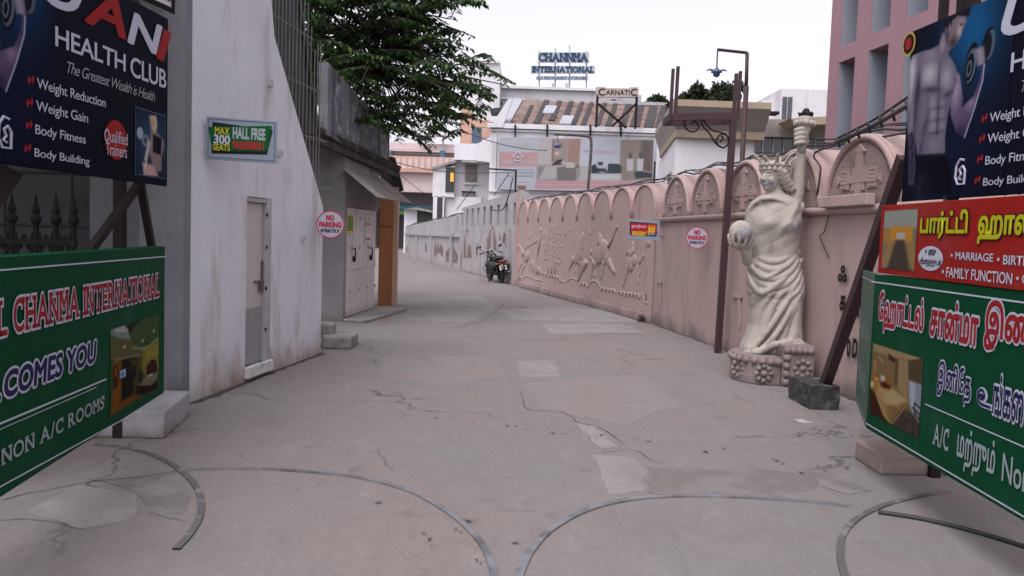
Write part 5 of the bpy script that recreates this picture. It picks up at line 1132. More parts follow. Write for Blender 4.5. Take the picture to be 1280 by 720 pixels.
cv.rect(0, 0, 48, 24, (128, 132, 122), 4).rect(10, 22, 42, 42, (168, 118, 44), 3).rect(20, 30, 32, 38, (150, 150, 150), 2).rect(0, 26, 10, 44, (140, 110, 60), 3).poly([(18, 40), (32, 40), (44, 80), (8, 80)], (60, 54, 48), 3)
for sgn in (-1, 1):
    for i in range(8):
        for j in range(3): cv.blob(25 + sgn * (8 + j * 4 + i * 1.2), 42 + i * 4.6, 2.2, 2.2, (140 + 10 * j, 108, 58), .8)
cv.on(RRb, rr_, quad_box(RRb, (1106, 263), (1148, 262), (1103, 335), (1144, 339)), .004, "hall_photo")
# ---- the two club posters: one design, hung on both sides
lf = D(209, 233, 6.2); ln_ = D(0, 204, 4.45); le = (ln_ - lf).normalized(); L0 = Board(ln_, lf)
ra = D(1127, 252, 6.2); rb_ = D(1280, 242, 4.9); R0 = Board(ra, rb_)
wL = L0.len - L0.px(45, 110)[0]; wR = R0.px(1238, 152)[0]; PW = wL + wR
LB = Board(lf + le * PW / math.hypot(le.x, le.y), lf); RBd = Board(ra, ra + (rb_ - ra).normalized() * PW / math.hypot(*(rb_ - ra).normalized().xy))
hLB = D(217, 24, 6.2).z - lf.z; hRB = D(1127, 39, 6.2).z - ra.z
PPM = 150
def cz(zx, zy):
    u, v = RBd.px(1000 + zx / 3, zy / 3); return (u * PPM, (hRB - v) * PPM)
CW = 1.12
def cpoly(c, pts, col, soft=1.5, k=1.0, m=None): return c.poly([cz(*p) for p in pts], col, soft, k, m)
def cblob(c, x, y, rx, ry, col, k, ang=0, m=None): 
    q = cz(x, y); return c.blob(q[0], q[1], rx * PPM / 500, ry * PPM / 500, col, k, ang, m)
cv = Canvas(int(CW * PPM), int(hRB * PPM), (13, 15, 27))
q = cz(650, 110); cv.blob(q[0], q[1], 46, 60, (20, 76, 122), 1.0); q = cz(590, 560); cv.blob(q[0], q[1], 60, 60, (16, 22, 46), .9)
# arm with the dumbbell
skin = (118, 108, 122)
cpoly(cv, [(575, 250), (600, 280), (612, 370), (606, 400), (650, 358), (672, 300), (690, 185), (700, 190), (686, 300), (655, 400), (615, 512), (585, 490), (565, 430), (560, 330)], (70, 58, 84), 2)
mk = cv.mask([cz(*p) for p in [(575, 250), (600, 280), (612, 370), (606, 400), (650, 358), (672, 300), (690, 185), (700, 190), (686, 300), (655, 400), (615, 512), (585, 490), (565, 430), (560, 330)]], 2)
cblob(cv, 585, 330, 34, 80, (150, 140, 160), .8, 0, mk); cblob(cv, 640, 385, 30, 26, (128, 112, 134), .8, -40, mk); cblob(cv, 600, 440, 30, 40, (88, 74, 104), .7, 0, mk); cblob(cv, 600, 490, 26, 22, (36, 28, 58), .8, 0, mk)
cv.line([cz(*p) for p in [(697, 185), (684, 300), (655, 400), (617, 512)]], 1.6, (178, 184, 200), .8)
# torso
TO = [(520, 168), (492, 182), (455, 192), (425, 206), (405, 245), (398, 310), (398, 400), (402, 470), (408, 540), (414, 590), (430, 590), (432, 520), (440, 580), (544, 580), (545, 500), (556, 420), (574, 350), (590, 300), (585, 250), (568, 218), (548, 190), (560, 170), (545, 150)]
mk = cv.mask([cz(*p) for p in TO], 1.6); cpoly(cv, TO, (92, 86, 100), 1.6)
hi = (176, 172, 176); lo = (36, 32, 48); md_ = (128, 122, 132)
cblob(cv, 420, 260, 36, 64, hi, .75, 0, mk); cblob(cv, 412, 350, 20, 60, md_, .7, 0, mk); cblob(cv, 485, 275, 54, 44, hi, .8, 10, mk); cblob(cv, 550, 290, 34, 48, (150, 146, 156), .8, 0, mk); cblob(cv, 490, 200, 50, 20, md_, .7, 10, mk); cblob(cv, 420, 450, 14, 60, md_, .6, 0, mk)
cblob(cv, 445, 330, 12, 60, lo, .7, 0, mk); cblob(cv, 490, 335, 60, 11, lo, .65, 8, mk); cblob(cv, 552, 352, 34, 10, lo, .65, -8, mk); cblob(cv, 521, 285, 5, 60, lo, .6, 0, mk); cblob(cv, 434, 400, 10, 120, lo, .6, 0, mk)
for i, y in enumerate((380, 425, 470)):
    cblob(cv, 498, y, 22, 24, (138, 130, 140), .75, 0, mk); cblob(cv, 533, y + 2, 15, 24, (124, 116, 130), .7, 0, mk); cblob(cv, 512, y + 24, 50, 6, lo, .5, 0, mk)
cblob(cv, 517, 430, 4, 100, lo, .55, 0, mk); cblob(cv, 462, 420, 16, 70, (112, 104, 118), .6, 0, mk); cblob(cv, 470, 470, 12, 40, lo, .45, 20, mk); cblob(cv, 505, 540, 44, 36, (128, 116, 128), .6, 0, mk); cblob(cv, 513, 497, 4, 5, (20, 16, 24), .8, 0, mk); cblob(cv, 452, 560, 10, 40, lo, .5, 20, mk); cblob(cv, 420, 300, 10, 70, (196, 192, 196), .5, 0, mk)
cpoly(cv, [(432, 578), (545, 572), (566, 640), (570, 720), (425, 720)], (10, 10, 20), 2); cv.line([cz(440, 582), cz(544, 578)], 2, (30, 30, 48), .8)
cpoly(cv, [(404, 500), (430, 500), (434, 620), (428, 690), (406, 690), (408, 600)], (60, 52, 72), 2)
for i in range(7): cblob(cv, 418 + 4 * (i % 2), 500 + i * 26, 8, 9, (20, 18, 30), .8)
# neck, head looking down, dark hair and beard
cpoly(cv, [(515, 190), (535, 120), (590, 150), (560, 190), (540, 225)], (96, 86, 98), 2); cblob(cv, 535, 165, 16, 30, (150, 140, 146), .7)
HD = [(545, 100), (552, 62), (580, 40), (622, 48), (624, 80), (610, 110), (606, 130), (596, 148), (578, 175), (556, 182), (545, 150)]
cpoly(cv, HD, (108, 94, 100), 1.6); mk = cv.mask([cz(*p) for p in HD], 1.6)
cblob(cv, 600, 100, 16, 26, (158, 142, 142), .8, 0, mk); cblob(cv, 596, 120, 10, 12, (170, 154, 152), .7, 0, mk); cblob(cv, 575, 158, 22, 20, (44, 38, 46), .85, 0, mk); cblob(cv, 552, 130, 12, 34, (50, 44, 52), .7, 0, mk); cblob(cv, 604, 90, 9, 4, (26, 22, 28), .9, 20, mk)
cpoly(cv, [(540, 95), (545, 50), (575, 22), (620, 8), (640, 24), (636, 58), (622, 60), (590, 58), (572, 75), (566, 100), (556, 110)], (26, 24, 32), 2); cblob(cv, 600, 30, 24, 10, (60, 58, 68), .6, -20); cblob(cv, 561, 100, 7, 11, (150, 132, 132), .8)
# dumbbell
for x, y, rx, ry, c in ((706, 168, 30, 52, (16, 18, 26)), (712, 165, 22, 44, (70, 84, 98)), (700, 172, 22, 40, (20, 24, 32)), (668, 215, 14, 22, (120, 110, 124)), (642, 240, 32, 66, (14, 16, 24)), (640, 245, 25, 52, (74, 90, 104)), (636, 250, 19, 42, (16, 18, 26)), (634, 255, 11, 24, (120, 140, 150)), (634, 255, 8, 19, (18, 20, 28))):
    q = cz(x, y); cv.blob(q[0], q[1], rx * PPM / 470, ry * PPM / 470, c, 1, 8, hard=True)
cpoly(cv, [(655, 178), (690, 170), (694, 225), (664, 250)], (108, 100, 114), 3, .9)
for i in range(4): q = cz(672 + i * 3, 188 + i * 15); cv.blob(q[0], q[1], 5, 2, (150, 140, 150), .7)
q = cz(455, 700); cv.blob(q[0], q[1], 12, 16, (36, 44, 60), .8); q = cz(465, 700); cv.blob(q[0], q[1], 7, 9, (12, 14, 22), .9)
cvL = Canvas(40, 66, (24, 34, 52))
cvL.blob(20, 30, 18, 26, (50, 80, 110), .7).poly([(19, 14), (25, 12), (28, 20), (36, 24), (38, 32), (34, 44), (34, 58), (22, 62), (20, 48), (16, 40), (18, 26)], (120, 104, 104), 2).poly([(22, 22), (34, 24), (33, 42), (22, 40)], (22, 22, 30), 2).poly([(17, 4), (26, 2), (28, 12), (25, 20), (20, 16)], (176, 160, 130), 2).blob(21, 11, 3, 4, (150, 126, 116), .9).poly([(16, 28), (20, 30), (14, 52), (10, 50)], (150, 134, 130), 1.5).poly([(8, 52), (22, 54), (30, 64), (10, 66)], (168, 140, 132), 2).blob(5, 24, 4, 6, (150, 160, 170), .9, hard=True).blob(12, 30, 4.5, 6, (120, 130, 140), .9, hard=True).blob(12, 30, 2, 3, (30, 34, 44), .9).line([(16, 30), (12, 58)], 1.2, (200, 200, 205), .8)
posters = {}
def club_poster(bd, h, label):
    r = board_body(bd, 0, PW, 0, h, .03, "club_poster", label, "poster", m_navy); kv = h / hLB
    def bx(p0, p1): a = LB.px(*p0); c = LB.px(*p1); return (a[0], a[1] * kv, c[0], c[1] * kv)
    cv.on(bd, r, (.004, .004, CW, h - .004), .0032, "athlete_print")
    for s_, ll, ur, m, k in (("U", (52, 2), (106, -24), m_whitei, {}), ("A", (104, 27), (157, 3), m_redi, {}), ("N", (158, 53), (202, 33), m_whitei, {}), ("I", (194, 73), (213, 41), m_redi, {})):
        bd.text(r, s_, bx(ll, ur), m, .007, .03, .22)
    for s_, ll, ur, bo in (("HEALTH", (68, 57), (156, 68), .012), ("CLUB", (162, 95), (207, 88), .012), ("Weight Reduction", (45, 114), (131, 123), .004), ("Weight Gain", (44, 142), (109, 142), .004), ("Body Fitness", (43, 171), (106, 169), .004), ("Body Building", (42, 199), (111, 197), .004)):
        bd.text(r, s_, bx(ll, ur), m_whitei, .006, bo, space=.95)
    bd.text(r, "The Greatest Wealth is Health", bx((83, 91), (193, 115)), m_gryi, .006, -.006, .35, .86)
    for px, py in ((37.5, 100), (36, 128), (35, 156), (33.5, 185)):
        u, v = LB.px(px, py); v *= kv; b = MB(); s = .032
        for x0, y0, x1, y1 in ((-.3, -.22, .3, .22), (-.62, -.75, -.3, .75), (.3, -.75, .62, .75), (-.85, -.5, -.62, .5), (.62, -.5, .85, .5)): b.poly(bd.flat([(u + s * x, v + s * (y * .9 + x * .35)) for x, y in ((x0, y0), (x1, y0), (x1, y1), (x0, y1))], .006))
        b.build("bullet", m_redi, r)
    u, v = LB.px(144, 175); v *= kv; rad = .135; b = MB()
    b.poly(bd.flat([(u + rad * (1 if i % 2 else .91) * math.cos(math.pi * i / 28), v + rad * (1 if i % 2 else .91) * math.sin(math.pi * i / 28)) for i in range(56)], .006)); bg_ = b.build("badge", m_redi, r)
    bd.text(bg_, "Qualified", bx((129, 179), (158, 167)), m_whitei, .009); bd.text(bg_, "Trainers", bx((131, 193), (157, 183)), m_whitei, .009)
    q = quad_box(LB, (173, 132), (209, 150), (165, 212), (202, 226)); q = (q[0], q[1] * kv, q[2], q[3] * kv)
    b = MB(); b.poly(bd.flat([(q[0] - .008, q[1] - .008), (q[2] + .008, q[1] - .008), (q[2] + .008, q[3] + .008), (q[0] - .008, q[3] + .008)], .004)); b.build("photo_border", ink("steel_blue", 66, 84, 104), r)
    cvL.on(bd, r, q, .006, "trainer_photo")
    # round emblem and the fist mark
    u, v = RBd.px(1137, 55); v *= h / hRB; b = MB(); b.poly(bd.flat([(u + .085 * math.cos(a), v + .088 * math.sin(a)) for a in np.linspace(0, 6.28, 33)[:-1]], .006)); e = b.build("emblem", ink("gold", 176, 146, 60), r)
    b = MB(); b.poly(bd.flat([(u + .068 * math.cos(a), v + .071 * math.sin(a)) for a in np.linspace(0, 6.28, 33)[:-1]], .008)); b.build("emblem_disc", m_blki, e)
    b = MB(); b.poly(bd.flat([(u + .042 * math.cos(a), v + .046 * math.sin(a)) for a in np.linspace(0, 6.28, 25)[:-1]], .010)); b.build("emblem_centre", m_redi, e)
    u, v = RBd.px(1202, 215); v *= h / hRB; b = MB()
    P = [(u + x * .06, v + y * .085) for x, y in ((.5, .9), (-.2, 1.0), (-.8, .5), (-.9, -.4), (-.4, -.95), (.7, -.95), (.75, .1), (.3, .45), (-.2, .2), (.1, -.2), (-.3, -.5), (.2, -.6))]
    b.tube([bd.pt(x, y, .006) for x, y in P], .008, 5); b.build("fist_mark", m_whitei, r)
    return r
lb = club_poster(LB, hLB, "dark club poster above the green welcome board, text and trainers badge showing"); rbp = club_poster(RBd, hRB, "dark club poster of a bare-chested man curling a dumbbell above the red board")
# small white sign over the near end of the poster
SG = Board(D(168, -6, 6.0), D(216, 16, 6.4)); sg_ = board_body(SG, 0, SG.len, 0, .6, .05, "upper_sign", "black edged white sign with red number above the dark club poster", "sign", mat("white_sheet", (.62, .62, .62), .6))
b = MB(); b.prism(SG.flat([(-.01, -.01), (SG.len + .01, -.01), (SG.len + .01, .03), (-.01, .03)], .004), SG.n * .008); b.prism(SG.flat([(SG.len - .02, .03), (SG.len + .01, .03), (SG.len + .01, .6), (SG.len - .02, .6)], .004), SG.n * .008); b.build("edging", m_blki, sg_)
SG.text(sg_, "550032", (SG.len * .45, .07, SG.len * .92, .17), m_redi, .006, .03)
# frames that carry the boards
def frame(name, label, posts, bars_, base):
    r = thing(name, label, "sign frame", base)
    for a, c, wd in posts: b = MB(); b.bar(a, c, wd, wd); b.build("post", m_steel, r)
    for a, c, wd in bars_: b = MB(); b.bar(a, c, wd, wd); b.build("cross_brace", m_steel, r)
    return r
def behind(bd, u, v, o): return bd.pt(u, v, -o)
def gp_(p): return Vector((p.x, p.y, 0))
uA = LB.len - .12; uB = LB.px(108, 240)[0]; t1 = LB.pt(uA, hLB - .1, -.30); t2 = LB.pt(uB, hLB - .1, -1.1); t3 = LB.pt(.3, hLB - .1, -1.1)
frame("sign_frame", "dark steel frame of posts and braces holding the club poster by the stair wall", [(gp_(t1), t1, .07), (gp_(t2), t2, .10), (gp_(t3), t3, .09)],
      [(LB.pt(uA, .02, -.14), LG.pt(LG.len - .75, hL - .1, -.3), .05), (LB.pt(uB - .35, .0, -.25), Vector((-3.55, 4.4, .6)), .13), (LB.pt(uA, -.0, -.14), LB.pt(uA + .28, -.5, -.20), .05), (LB.pt(0, .12, -.07), LB.pt(LB.len, .12, -.07), .05), (LB.pt(0, hLB - .12, -.07), LB.pt(LB.len, hLB - .12, -.07), .05), (LG.pt(0, .2, -.16), LG.pt(LG.len, .2, -.16), .05), (LG.pt(0, .9, -.16), LG.pt(LG.len, .9, -.16), .05), (LG.pt(LG.len - .2, .9, -.16), t1 - Vector((0, 0, 1.6)), .04), (t2, LB.pt(uB, hLB - .1, -.05), .05), (t3, LB.pt(.3, hLB - .1, -.05), .05), (t1, LB.pt(uA, hLB - .1, -.05), .05)], gp_(t1))
t1 = RBd.pt(.45, hRB + .35, -.1); t2 = RBd.pt(1.7, hRB + .1, -.1)
frame("sign_frame", "dark steel frame of posts and bars behind the Tamil hotel and party hall boards", [(gp_(t1), t1, .07), (gp_(t2), t2, .07)],
      [(RBd.pt(0.05, .12, -.07), RBd.pt(PW, .12, -.07), .05), (RBd.pt(.05, hRB - .12, -.07), RBd.pt(PW, hRB - .12, -.07), .05), (RRb.pt(.1, .25, -.12), RRb.pt(RRb.len, .25, -.12), .05), (RG.pt(.1, .2, -.19), RG.pt(RG.len, .2, -.19), .05), (RG.pt(.1, .9, -.19), RG.pt(RG.len, .9, -.19), .05), (RBd.pt(.28, hRB - .03, -.06), RBd.pt(.28, hRB + .16, -.06), .05), (RBd.pt(.62, hRB - .03, -.06), RBd.pt(.62, hRB + .45, -.06), .06), (RG.pt(.3, .9, -.21), RBd.pt(.45, .3, -.12), .04), (RG.pt(1.5, .9, -.21), RBd.pt(1.7, .3, -.12), .04)], gp_(t1))
# dark ornamental gate folded back behind the welcome board
og = thing("iron_gate", "black ornamental iron gate with spear finials behind the welcome board", "gate", (-3.9, 5.9, 0))
b = MB(); y = 5.9
gl_ = [D(px, 300, y).x for px in (-20, 15, 45, 70, 92)]
for zz in (.25, 1.0, 1.45): b.bar((gl_[0] - .8, y, zz), (gl_[-1] + .02, y, zz), .04, .04)
b.build("rail", m_black, og)
for x in [gl_[0] - .6, gl_[0] - .3] + gl_:
    b = MB(); tip = 1.84; b.tube([(x, y, .02), (x, y, 1.62)], .02, 8); b.lathe([(.02, 0), (.035, .02), (.035, .05), (.02, .07), (.03, .10), (.015, .14), (.003, .22)], (x, y, 1.58), 10); b.build("spear", m_black, og)
for x0, x1 in zip(gl_, gl_[1:]):
    b = MB(); w_ = x1 - x0; b.tube(spline([(x0 + .02, y, 1.52), (x0 + w_ * .3, y, 1.40), (x0 + w_ * .5, y, 1.5), (x0 + w_ * .7, y, 1.40), (x1 - .02, y, 1.52)], 5), .012, 6)
    b.tube(spline([(x0 + .02, y, 1.42), (x0 + w_ * .5, y, 1.28), (x1 - .02, y, 1.42)], 6), .012, 6); b.build("scroll", m_black, og)

# ------------------------------------------------------------------ smaller signs hung off the walls
m_alu = mat("alu_board", (.21, .25, .30), .5, (.19, .225, .27), 4, spec=.2)
m_sgreen = ink("sign_green", 14, 76, 36); m_dkgreen = ink("sign_dark_green", 10, 50, 26); m_syel = ink("sign_yellow", 196, 176, 40); m_sred = ink("sign_red", 170, 24, 50)
y1 = 7.55; HF = Board(D(257, 199, y1), D(346, 204.5, y1 + .10)); hh = zat(257, 145, y1) - HF.A.z
hf = board_body(HF, 0, HF.len, 0, hh, .02, "hall_sign", "pale blue hall free sign with green panel projecting from the white stair wall", "sign", m_alu)
b = MB()
for t in (.018, HF.len - .026): b.poly(HF.flat([(t, .02), (t + .006, .02), (t + .006, hh - .02), (t, hh - .02)], .0035))
for t in (.018, hh - .024): b.poly(HF.flat([(.026, t), (HF.len - .026, t), (HF.len - .026, t + .006), (.026, t + .006)], .0035))
b.build("border_line", ink("slate", 70, 84, 100), hf)
def hz(x, y): return HF.px(220 + x / 3.273, 100 + y / 3.273)
for pts, m, o in (([(150, 172), (396, 205), (372, 305), (145, 300)], m_blki, .0035), ([(156, 180), (390, 212), (366, 298), (151, 292)], m_dkgreen, .0045), ([(132, 192), (392, 188), (374, 290), (148, 286)], m_sgreen, .0055)):
    b = MB(); b.poly(HF.flat([hz(*p) for p in pts], o)); b.build("colour_panel", m, hf)
for s_, a, c, m, bo in (("MAX", (160, 222), (219, 195), m_syel, .0), ("300", (155, 260), (222, 227), m_whitei, .03), ("SEATS", (153, 287), (221, 264), m_syel, .01), ("HALL FREE", (232, 240), (367, 200), m_gryi, .05), ("9626550011", (232, 281), (360, 256), m_sred, .03)):
    a_ = hz(*a); c_ = hz(*c); HF.text(hf, s_, (a_[0], a_[1], c_[0], c_[1]), m, .0075, bo)
b = MB()
for v in (.08, hh - .08): b.bar(HF.pt(.1, v, -.03), HF.pt(-.12, v, -.06) + Vector((-.05, .0, 0)), .02, .02)
b.build("bracket", m_frame, hf)
m_rim = ink("rim_red", 176, 40, 52); m_disc = ink("disc_white", 176, 172, 186); m_nred = ink("no_red", 178, 28, 44); m_nblk = ink("no_black", 44, 42, 52)
def no_parking(cx, cy, r_px, y, yaw, label, arm):
    bd = Board(D(cx, cy, y), D(cx, cy, y) + Vector((math.cos(yaw), math.sin(yaw), 0))); k = y / FPX; r = r_px * k
    o = thing("no_parking_sign", label, "sign", bd.A, group="round no parking signs")
    ring = lambda rr, out: bd.flat([(rr * math.cos(a), rr * math.sin(a)) for a in np.linspace(0, 2 * math.pi, 49)[:-1]], out)
    b = MB(); b.prism(ring(r, 0), -bd.n * .012); b.build("plate", m_disc, o)
    b = MB(); A_, B_ = ring(r, .003), ring(r * .93, .003)
    for i in range(48): b.poly([A_[i], A_[(i + 1) % 48], B_[(i + 1) % 48], B_[i]])
    b.build("rim", m_rim, o)
    for s_, bx_, m, bo in (("NO", (-.3, .28, .26, .68), m_nred, .05), ("PARKING", (-.80, -.22, .80, .2), m_nred, .045), ("STRICTLY", (-.68, -.58, .68, -.34), m_nblk, .05)):
        bd.text(o, s_, tuple(v * r for v in bx_), m, .005, bo)
    b = MB()
    for v in (-.25 * r, .25 * r): b.bar(bd.pt(0, v, -.02), arm + Vector((0, 0, v)), .018, .018)
    b.build("bracket", m_frame, o)
no_parking(413, 280.5, 17.3, 10.0, .06, "round no parking sign beside the slanted white wall and shop shutters", bp(BL - .15, zat(413, 280, 10.0), -.06))
u, z = au(872, 297, .0); P = ap(u, z, .12); q = D(871.5, 297, P.y)
no_parking(871.5, 297, 13.8, q.y - .75, -.12, "round no parking sign hung on the pink wall near the maroon post", ap(u, z, .0))
y2 = D(804, 300, 14.9).y; RS = Board(D(785, 299, 14.9), D(824, 301, 14.75)); hh = zat(785, 274, 14.9) - RS.A.z
rs = board_body(RS, 0, RS.len, 0, hh, .02, "tamil_sign", "small pale blue sign with red and yellow Tamil panel on the pink wall", "sign", m_alu)
def rsz(x, y): return RS.px(640 + x / 4.0, 220 + y / 4.0)
for pts, m, o in (([(588, 228), (726, 238), (722, 302), (590, 296)], m_blki, .0035), ([(592, 234), (722, 240), (728, 286), (596, 298)], ink("sign_crimson", 160, 22, 44), .005)):
    b = MB(); b.poly(RS.flat([rsz(*p) for p in pts], o)); b.build("colour_panel", m, rs)
for s_, a, c, m, bo in (("ஹால் இலவசம்", (598, 262), (672, 244), m_whitei, .02), ("300", (678, 284), (716, 256), m_syel, .04), ("9626550011", (600, 297), (672, 278), m_syel, .03), ("இருக்கை", (680, 298), (718, 286), m_whitei, .02), ("அதிகபட்சம்", (680, 254), (718, 246), m_syel, .02)):
    a_ = rsz(*a); c_ = rsz(*c); RS.text(rs, s_, (a_[0], a_[1], c_[0], c_[1]), m, .0075, bo)
b = MB(); u, z = au(826, 290)
for v in (.08, hh - .08): b.bar(RS.pt(RS.len - .1, v, -.03), ap(au(828, 290)[0], RS.A.z + v, .0), .02, .02)
b.build("bracket", m_frame, rs)
# ------------------------------------------------------------------ buildings beyond
def px_box(b, x0, y0, x1, y1, d, depth, ground=False):
    """an upright block whose front, d metres away, fills the photo rectangle (x0, y0)-(x1, y1)"""
    a = D((x0 + x1) / 2, y0, d); e = D((x0 + x1) / 2, y1, d); l = D(x0, (y0 + y1) / 2, d).x; r = D(x1, (y0 + y1) / 2, d).x
    zt, zb = a.z, (0.0 if ground else e.z); b.box(((l + r) / 2, d + depth / 2, (zt + zb) / 2), (r - l, depth, zt - zb)); return l, r, zb, zt
def fq(b, pts, d, th): b.prism([D(x, y, d) for x, y in pts], (0, th, 0))
m_wht = mat("white_render", (.66, .65, .66), .85, (.58, .57, .58), 1.2, 1.2, .1, 20, dirt=(.38, .37, .36), dirt_scale=.6, dirt_lo=.56, dirt_hi=.76, dirt_stretch=(2, 2, .4))
m_grw = mat("grey_render", (.42, .415, .42), .85, (.35, .345, .35), .8, 1.2, .1, 20, dirt=(.24, .235, .23), dirt_scale=.6, dirt_lo=.54, dirt_hi=.74, dirt_stretch=(2, 2, .4))
m_dkw = mat("dark_opening", (.03, .03, .032), .6, (.05, .05, .05), 3)
m_glass = mat("window_glass", (.05, .055, .06), .12, (.07, .075, .08), 1.5, spec=.6)
m_peach = mat("peach_paint", (.55, .33, .25), .85, (.48, .29, .22), 1, 1.2, dirt=(.33, .2, .16), dirt_scale=.7, dirt_lo=.56, dirt_hi=.75)
m_ppink = mat("pale_pink", (.60, .49, .47), .85, (.52, .42, .41), 1, 1.2, dirt=(.36, .3, .29), dirt_scale=.7, dirt_lo=.56, dirt_hi=.75)
# shop hall with the furniture billboard
YB = 46.0
bd = thing("furniture_shop", "white shop hall with striped tile roof and a wide sofa billboard across its front", "building", (D(720, 240, YB).x, YB, 0))
b = MB(); l, r, zb, zt = px_box(b, 612, 160, 829, 250, YB, 8, True); b.build("wall", m_wht, bd)
b = MB(); px_box(b, 609, 157, 831, 163, YB - .25, .4); px_box(b, 612, 164.5, 829, 167, YB - .12, .2); px_box(b, 612, 240, 829, 243, YB - .12, .14); b.build("cornice", m_wht, bd)
b = MB()
for x in (616, 700, 775, 824): px_box(b, x - 4, 167.3, x + 4, 239.5, YB - .10, .12)
b.build("pilaster", m_wht, bd)
b = MB(); e0, e1, r0, r1 = D(625, 157, YB), D(830, 163, YB), D(642, 127, YB + 6), D(838, 136, YB + 6); b.prism([e0, e1, r1, r0], (0, 0, .12))
rt_m = mat("roof_tile", (.185, .115, .092), .9, (.225, .165, .14), 1.1, 1.4, .5, 10, dirt=(.09, .06, .05), dirt_scale=1.3, dirt_lo=.47, dirt_hi=.64)
rf = b.build("roof", rt_m, bd)
m_strp = mat("roof_sheet_dark", (.030, .030, .033), .9, (.055, .05, .05), 1.5, 1.3, .3, 12)
m_tilep = mat("roof_sheet_pale", (.36, .37, .39), .7, (.30, .31, .33), 2)
def rp(fx, fy): a = e0.lerp(e1, fx); c = r0.lerp(r1, fx); return a.lerp(c, fy) + Vector((0, 0, .14))
for f0, wdt, y0_, y1_ in ((.13, .025, 0, .75), (.20, .04, .0, 1), (.285, .035, .15, 1), (.36, .035, .35, 1), (.43, .03, 0, 1), (.49, .03, 0, 1), (.575, .03, 0, 1), (.64, .035, 0, 1), (.72, .045, 0, 1), (.79, .06, 0, .97), (.875, .06, 0, .97), (.945, .05, 0, .97)):
    b = MB(); b.prism([rp(f0, y0_), rp(f0 + wdt, y0_), rp(f0 + wdt * .8 - .005, y1_), rp(f0 - .005, y1_)], (0, 0, .05)); b.build("dark_sheet_strip", m_strp, rf)
for f0, f1, y0_, y1_ in ((.225, .295, .42, .74), (.36, .43, .02, .33), (0, .06, .0, .98)):
    b = MB(); b.prism([rp(f0, y0_), rp(f1, y0_), rp(f1, y1_), rp(f0, y1_)], (0, 0, .08)); b.build("pale_sheet", m_tilep, rf)
b = MB(); fq(b, [(613, 159), (628, 159), (641, 124), (635, 124)], YB - .3, .5); b.build("gable_edge", m_wht, bd)
b = MB(); px_box(b, 640, 125, 838, 129, YB + 6, 3); b.build("ridge_wall", m_grw, bd)
b = MB()
for x in (644, 684, 738, 776): a = D(x, 156, YB - .3); c = D(x, 171, YB - .3); b.bar(a, c, .1, .1)
b.build("strap", m_black, bd)
b = MB(); px_box(b, 817, 202, 829, 240, YB - .05, .1); b.build("doorway", m_dkw, bd)
# billboard
BBd = Board(D(622, 237, YB - .4), D(815, 240, YB - .4)); hB = zat(622, 171, YB - .4) - BBd.A.z
bb_ = thing("billboard", "wide furniture billboard with pink title block, sofas and tall white planters", "billboard", BBd.pt(BBd.len / 2, 0)); b = MB(); b.prism(BBd.flat([(0, 0), (BBd.len, 0), (BBd.len, hB), (0, hB)], 0), -BBd.n * .12); b.build("panel", mat("billboard_sheet", (.42, .44, .48), .6), bb_)
# zoom picture of the billboard: x 60-1150, y 115-490 -> canvas
cv = Canvas(260, 96, (196, 200, 212))
def q_(x, y): return ((x - 72) / 1080 * 260, (y - 120 - (x - 72) * .03) / 372 * 96)
def P_(c, pts, col, s=1.2): return c.poly([q_(*p) for p in pts], col, s)
P_(cv, [(72, 225), (343, 230), (340, 332), (75, 330)], (214, 158, 158)); P_(cv, [(343, 130), (640, 140), (636, 330), (340, 330)], (196, 192, 190)); P_(cv, [(440, 140), (555, 140), (550, 300), (440, 300)], (170, 146, 132), 3); P_(cv, [(556, 140), (640, 140), (632, 320), (552, 310)], (176, 132, 116), 2)
for i in range(7): cv.line([q_(556 + i * 12, 140), q_(553 + i * 12, 315)], .6, (150, 112, 100), .6)
P_(cv, [(440, 140), (460, 140), (455, 300), (440, 300)], (150, 110, 96), 2); P_(cv, [(340, 320), (640, 310), (640, 430), (340, 432)], (176, 168, 164), 4); P_(cv, [(345, 330), (480, 330), (480, 430), (345, 430)], (140, 130, 126), 6); P_(cv, [(400, 330), (530, 330), (530, 350), (480, 350), (478, 420), (350, 425)], (186, 184, 184), 4)
P_(cv, [(480, 340), (545, 330), (614, 336), (614, 436), (482, 432)], (118, 110, 106)); P_(cv, [(614, 340), (660, 325), (672, 370), (618, 436)], (150, 142, 136)); P_(cv, [(545, 310), (575, 300), (606, 320), (600, 345), (540, 342)], (204, 198, 190), 2); P_(cv, [(606, 320), (668, 318), (670, 345), (610, 345)], (120, 112, 108), 2)
P_(cv, [(440, 318), (480, 285), (518, 280), (505, 310), (520, 320), (450, 324)], (52, 54, 60)); cv.blob(*q_(476, 240), 4, 3, (230, 226, 222), .9); cv.blob(*q_(492, 178), 4.5, 2.5, (60, 76, 100), .9); cv.line([q_(492, 120), q_(492, 170)], .7, (110, 112, 120))
P_(cv, [(640, 140), (918, 150), (912, 330), (636, 340)], (200, 206, 222), 2); cv.line([q_(660, 224), q_(885, 236)], 1.6, (196, 160, 170), .8); cv.line([q_(664, 224), q_(704, 226)], 1.6, (110, 120, 140), .7)
P_(cv, [(640, 330), (1000, 340), (1000, 440), (640, 436)], (190, 184, 180), 3); P_(cv, [(720, 330), (745, 318), (760, 345), (815, 350), (835, 372), (975, 378), (978, 388), (720, 385)], (36, 50, 58)); P_(cv, [(835, 318), (965, 322), (978, 345), (978, 380), (835, 372)], (44, 60, 68)); P_(cv, [(760, 306), (800, 304), (798, 330), (765, 330)], (50, 62, 72)); P_(cv, [(752, 318), (800, 336), (810, 352), (770, 350)], (190, 190, 192), 2)
P_(cv, [(722, 392), (985, 398), (985, 430), (728, 428)], (206, 208, 212), 2); cv.blob(*q_(800, 382), 7, 3, (160, 166, 160), .9)
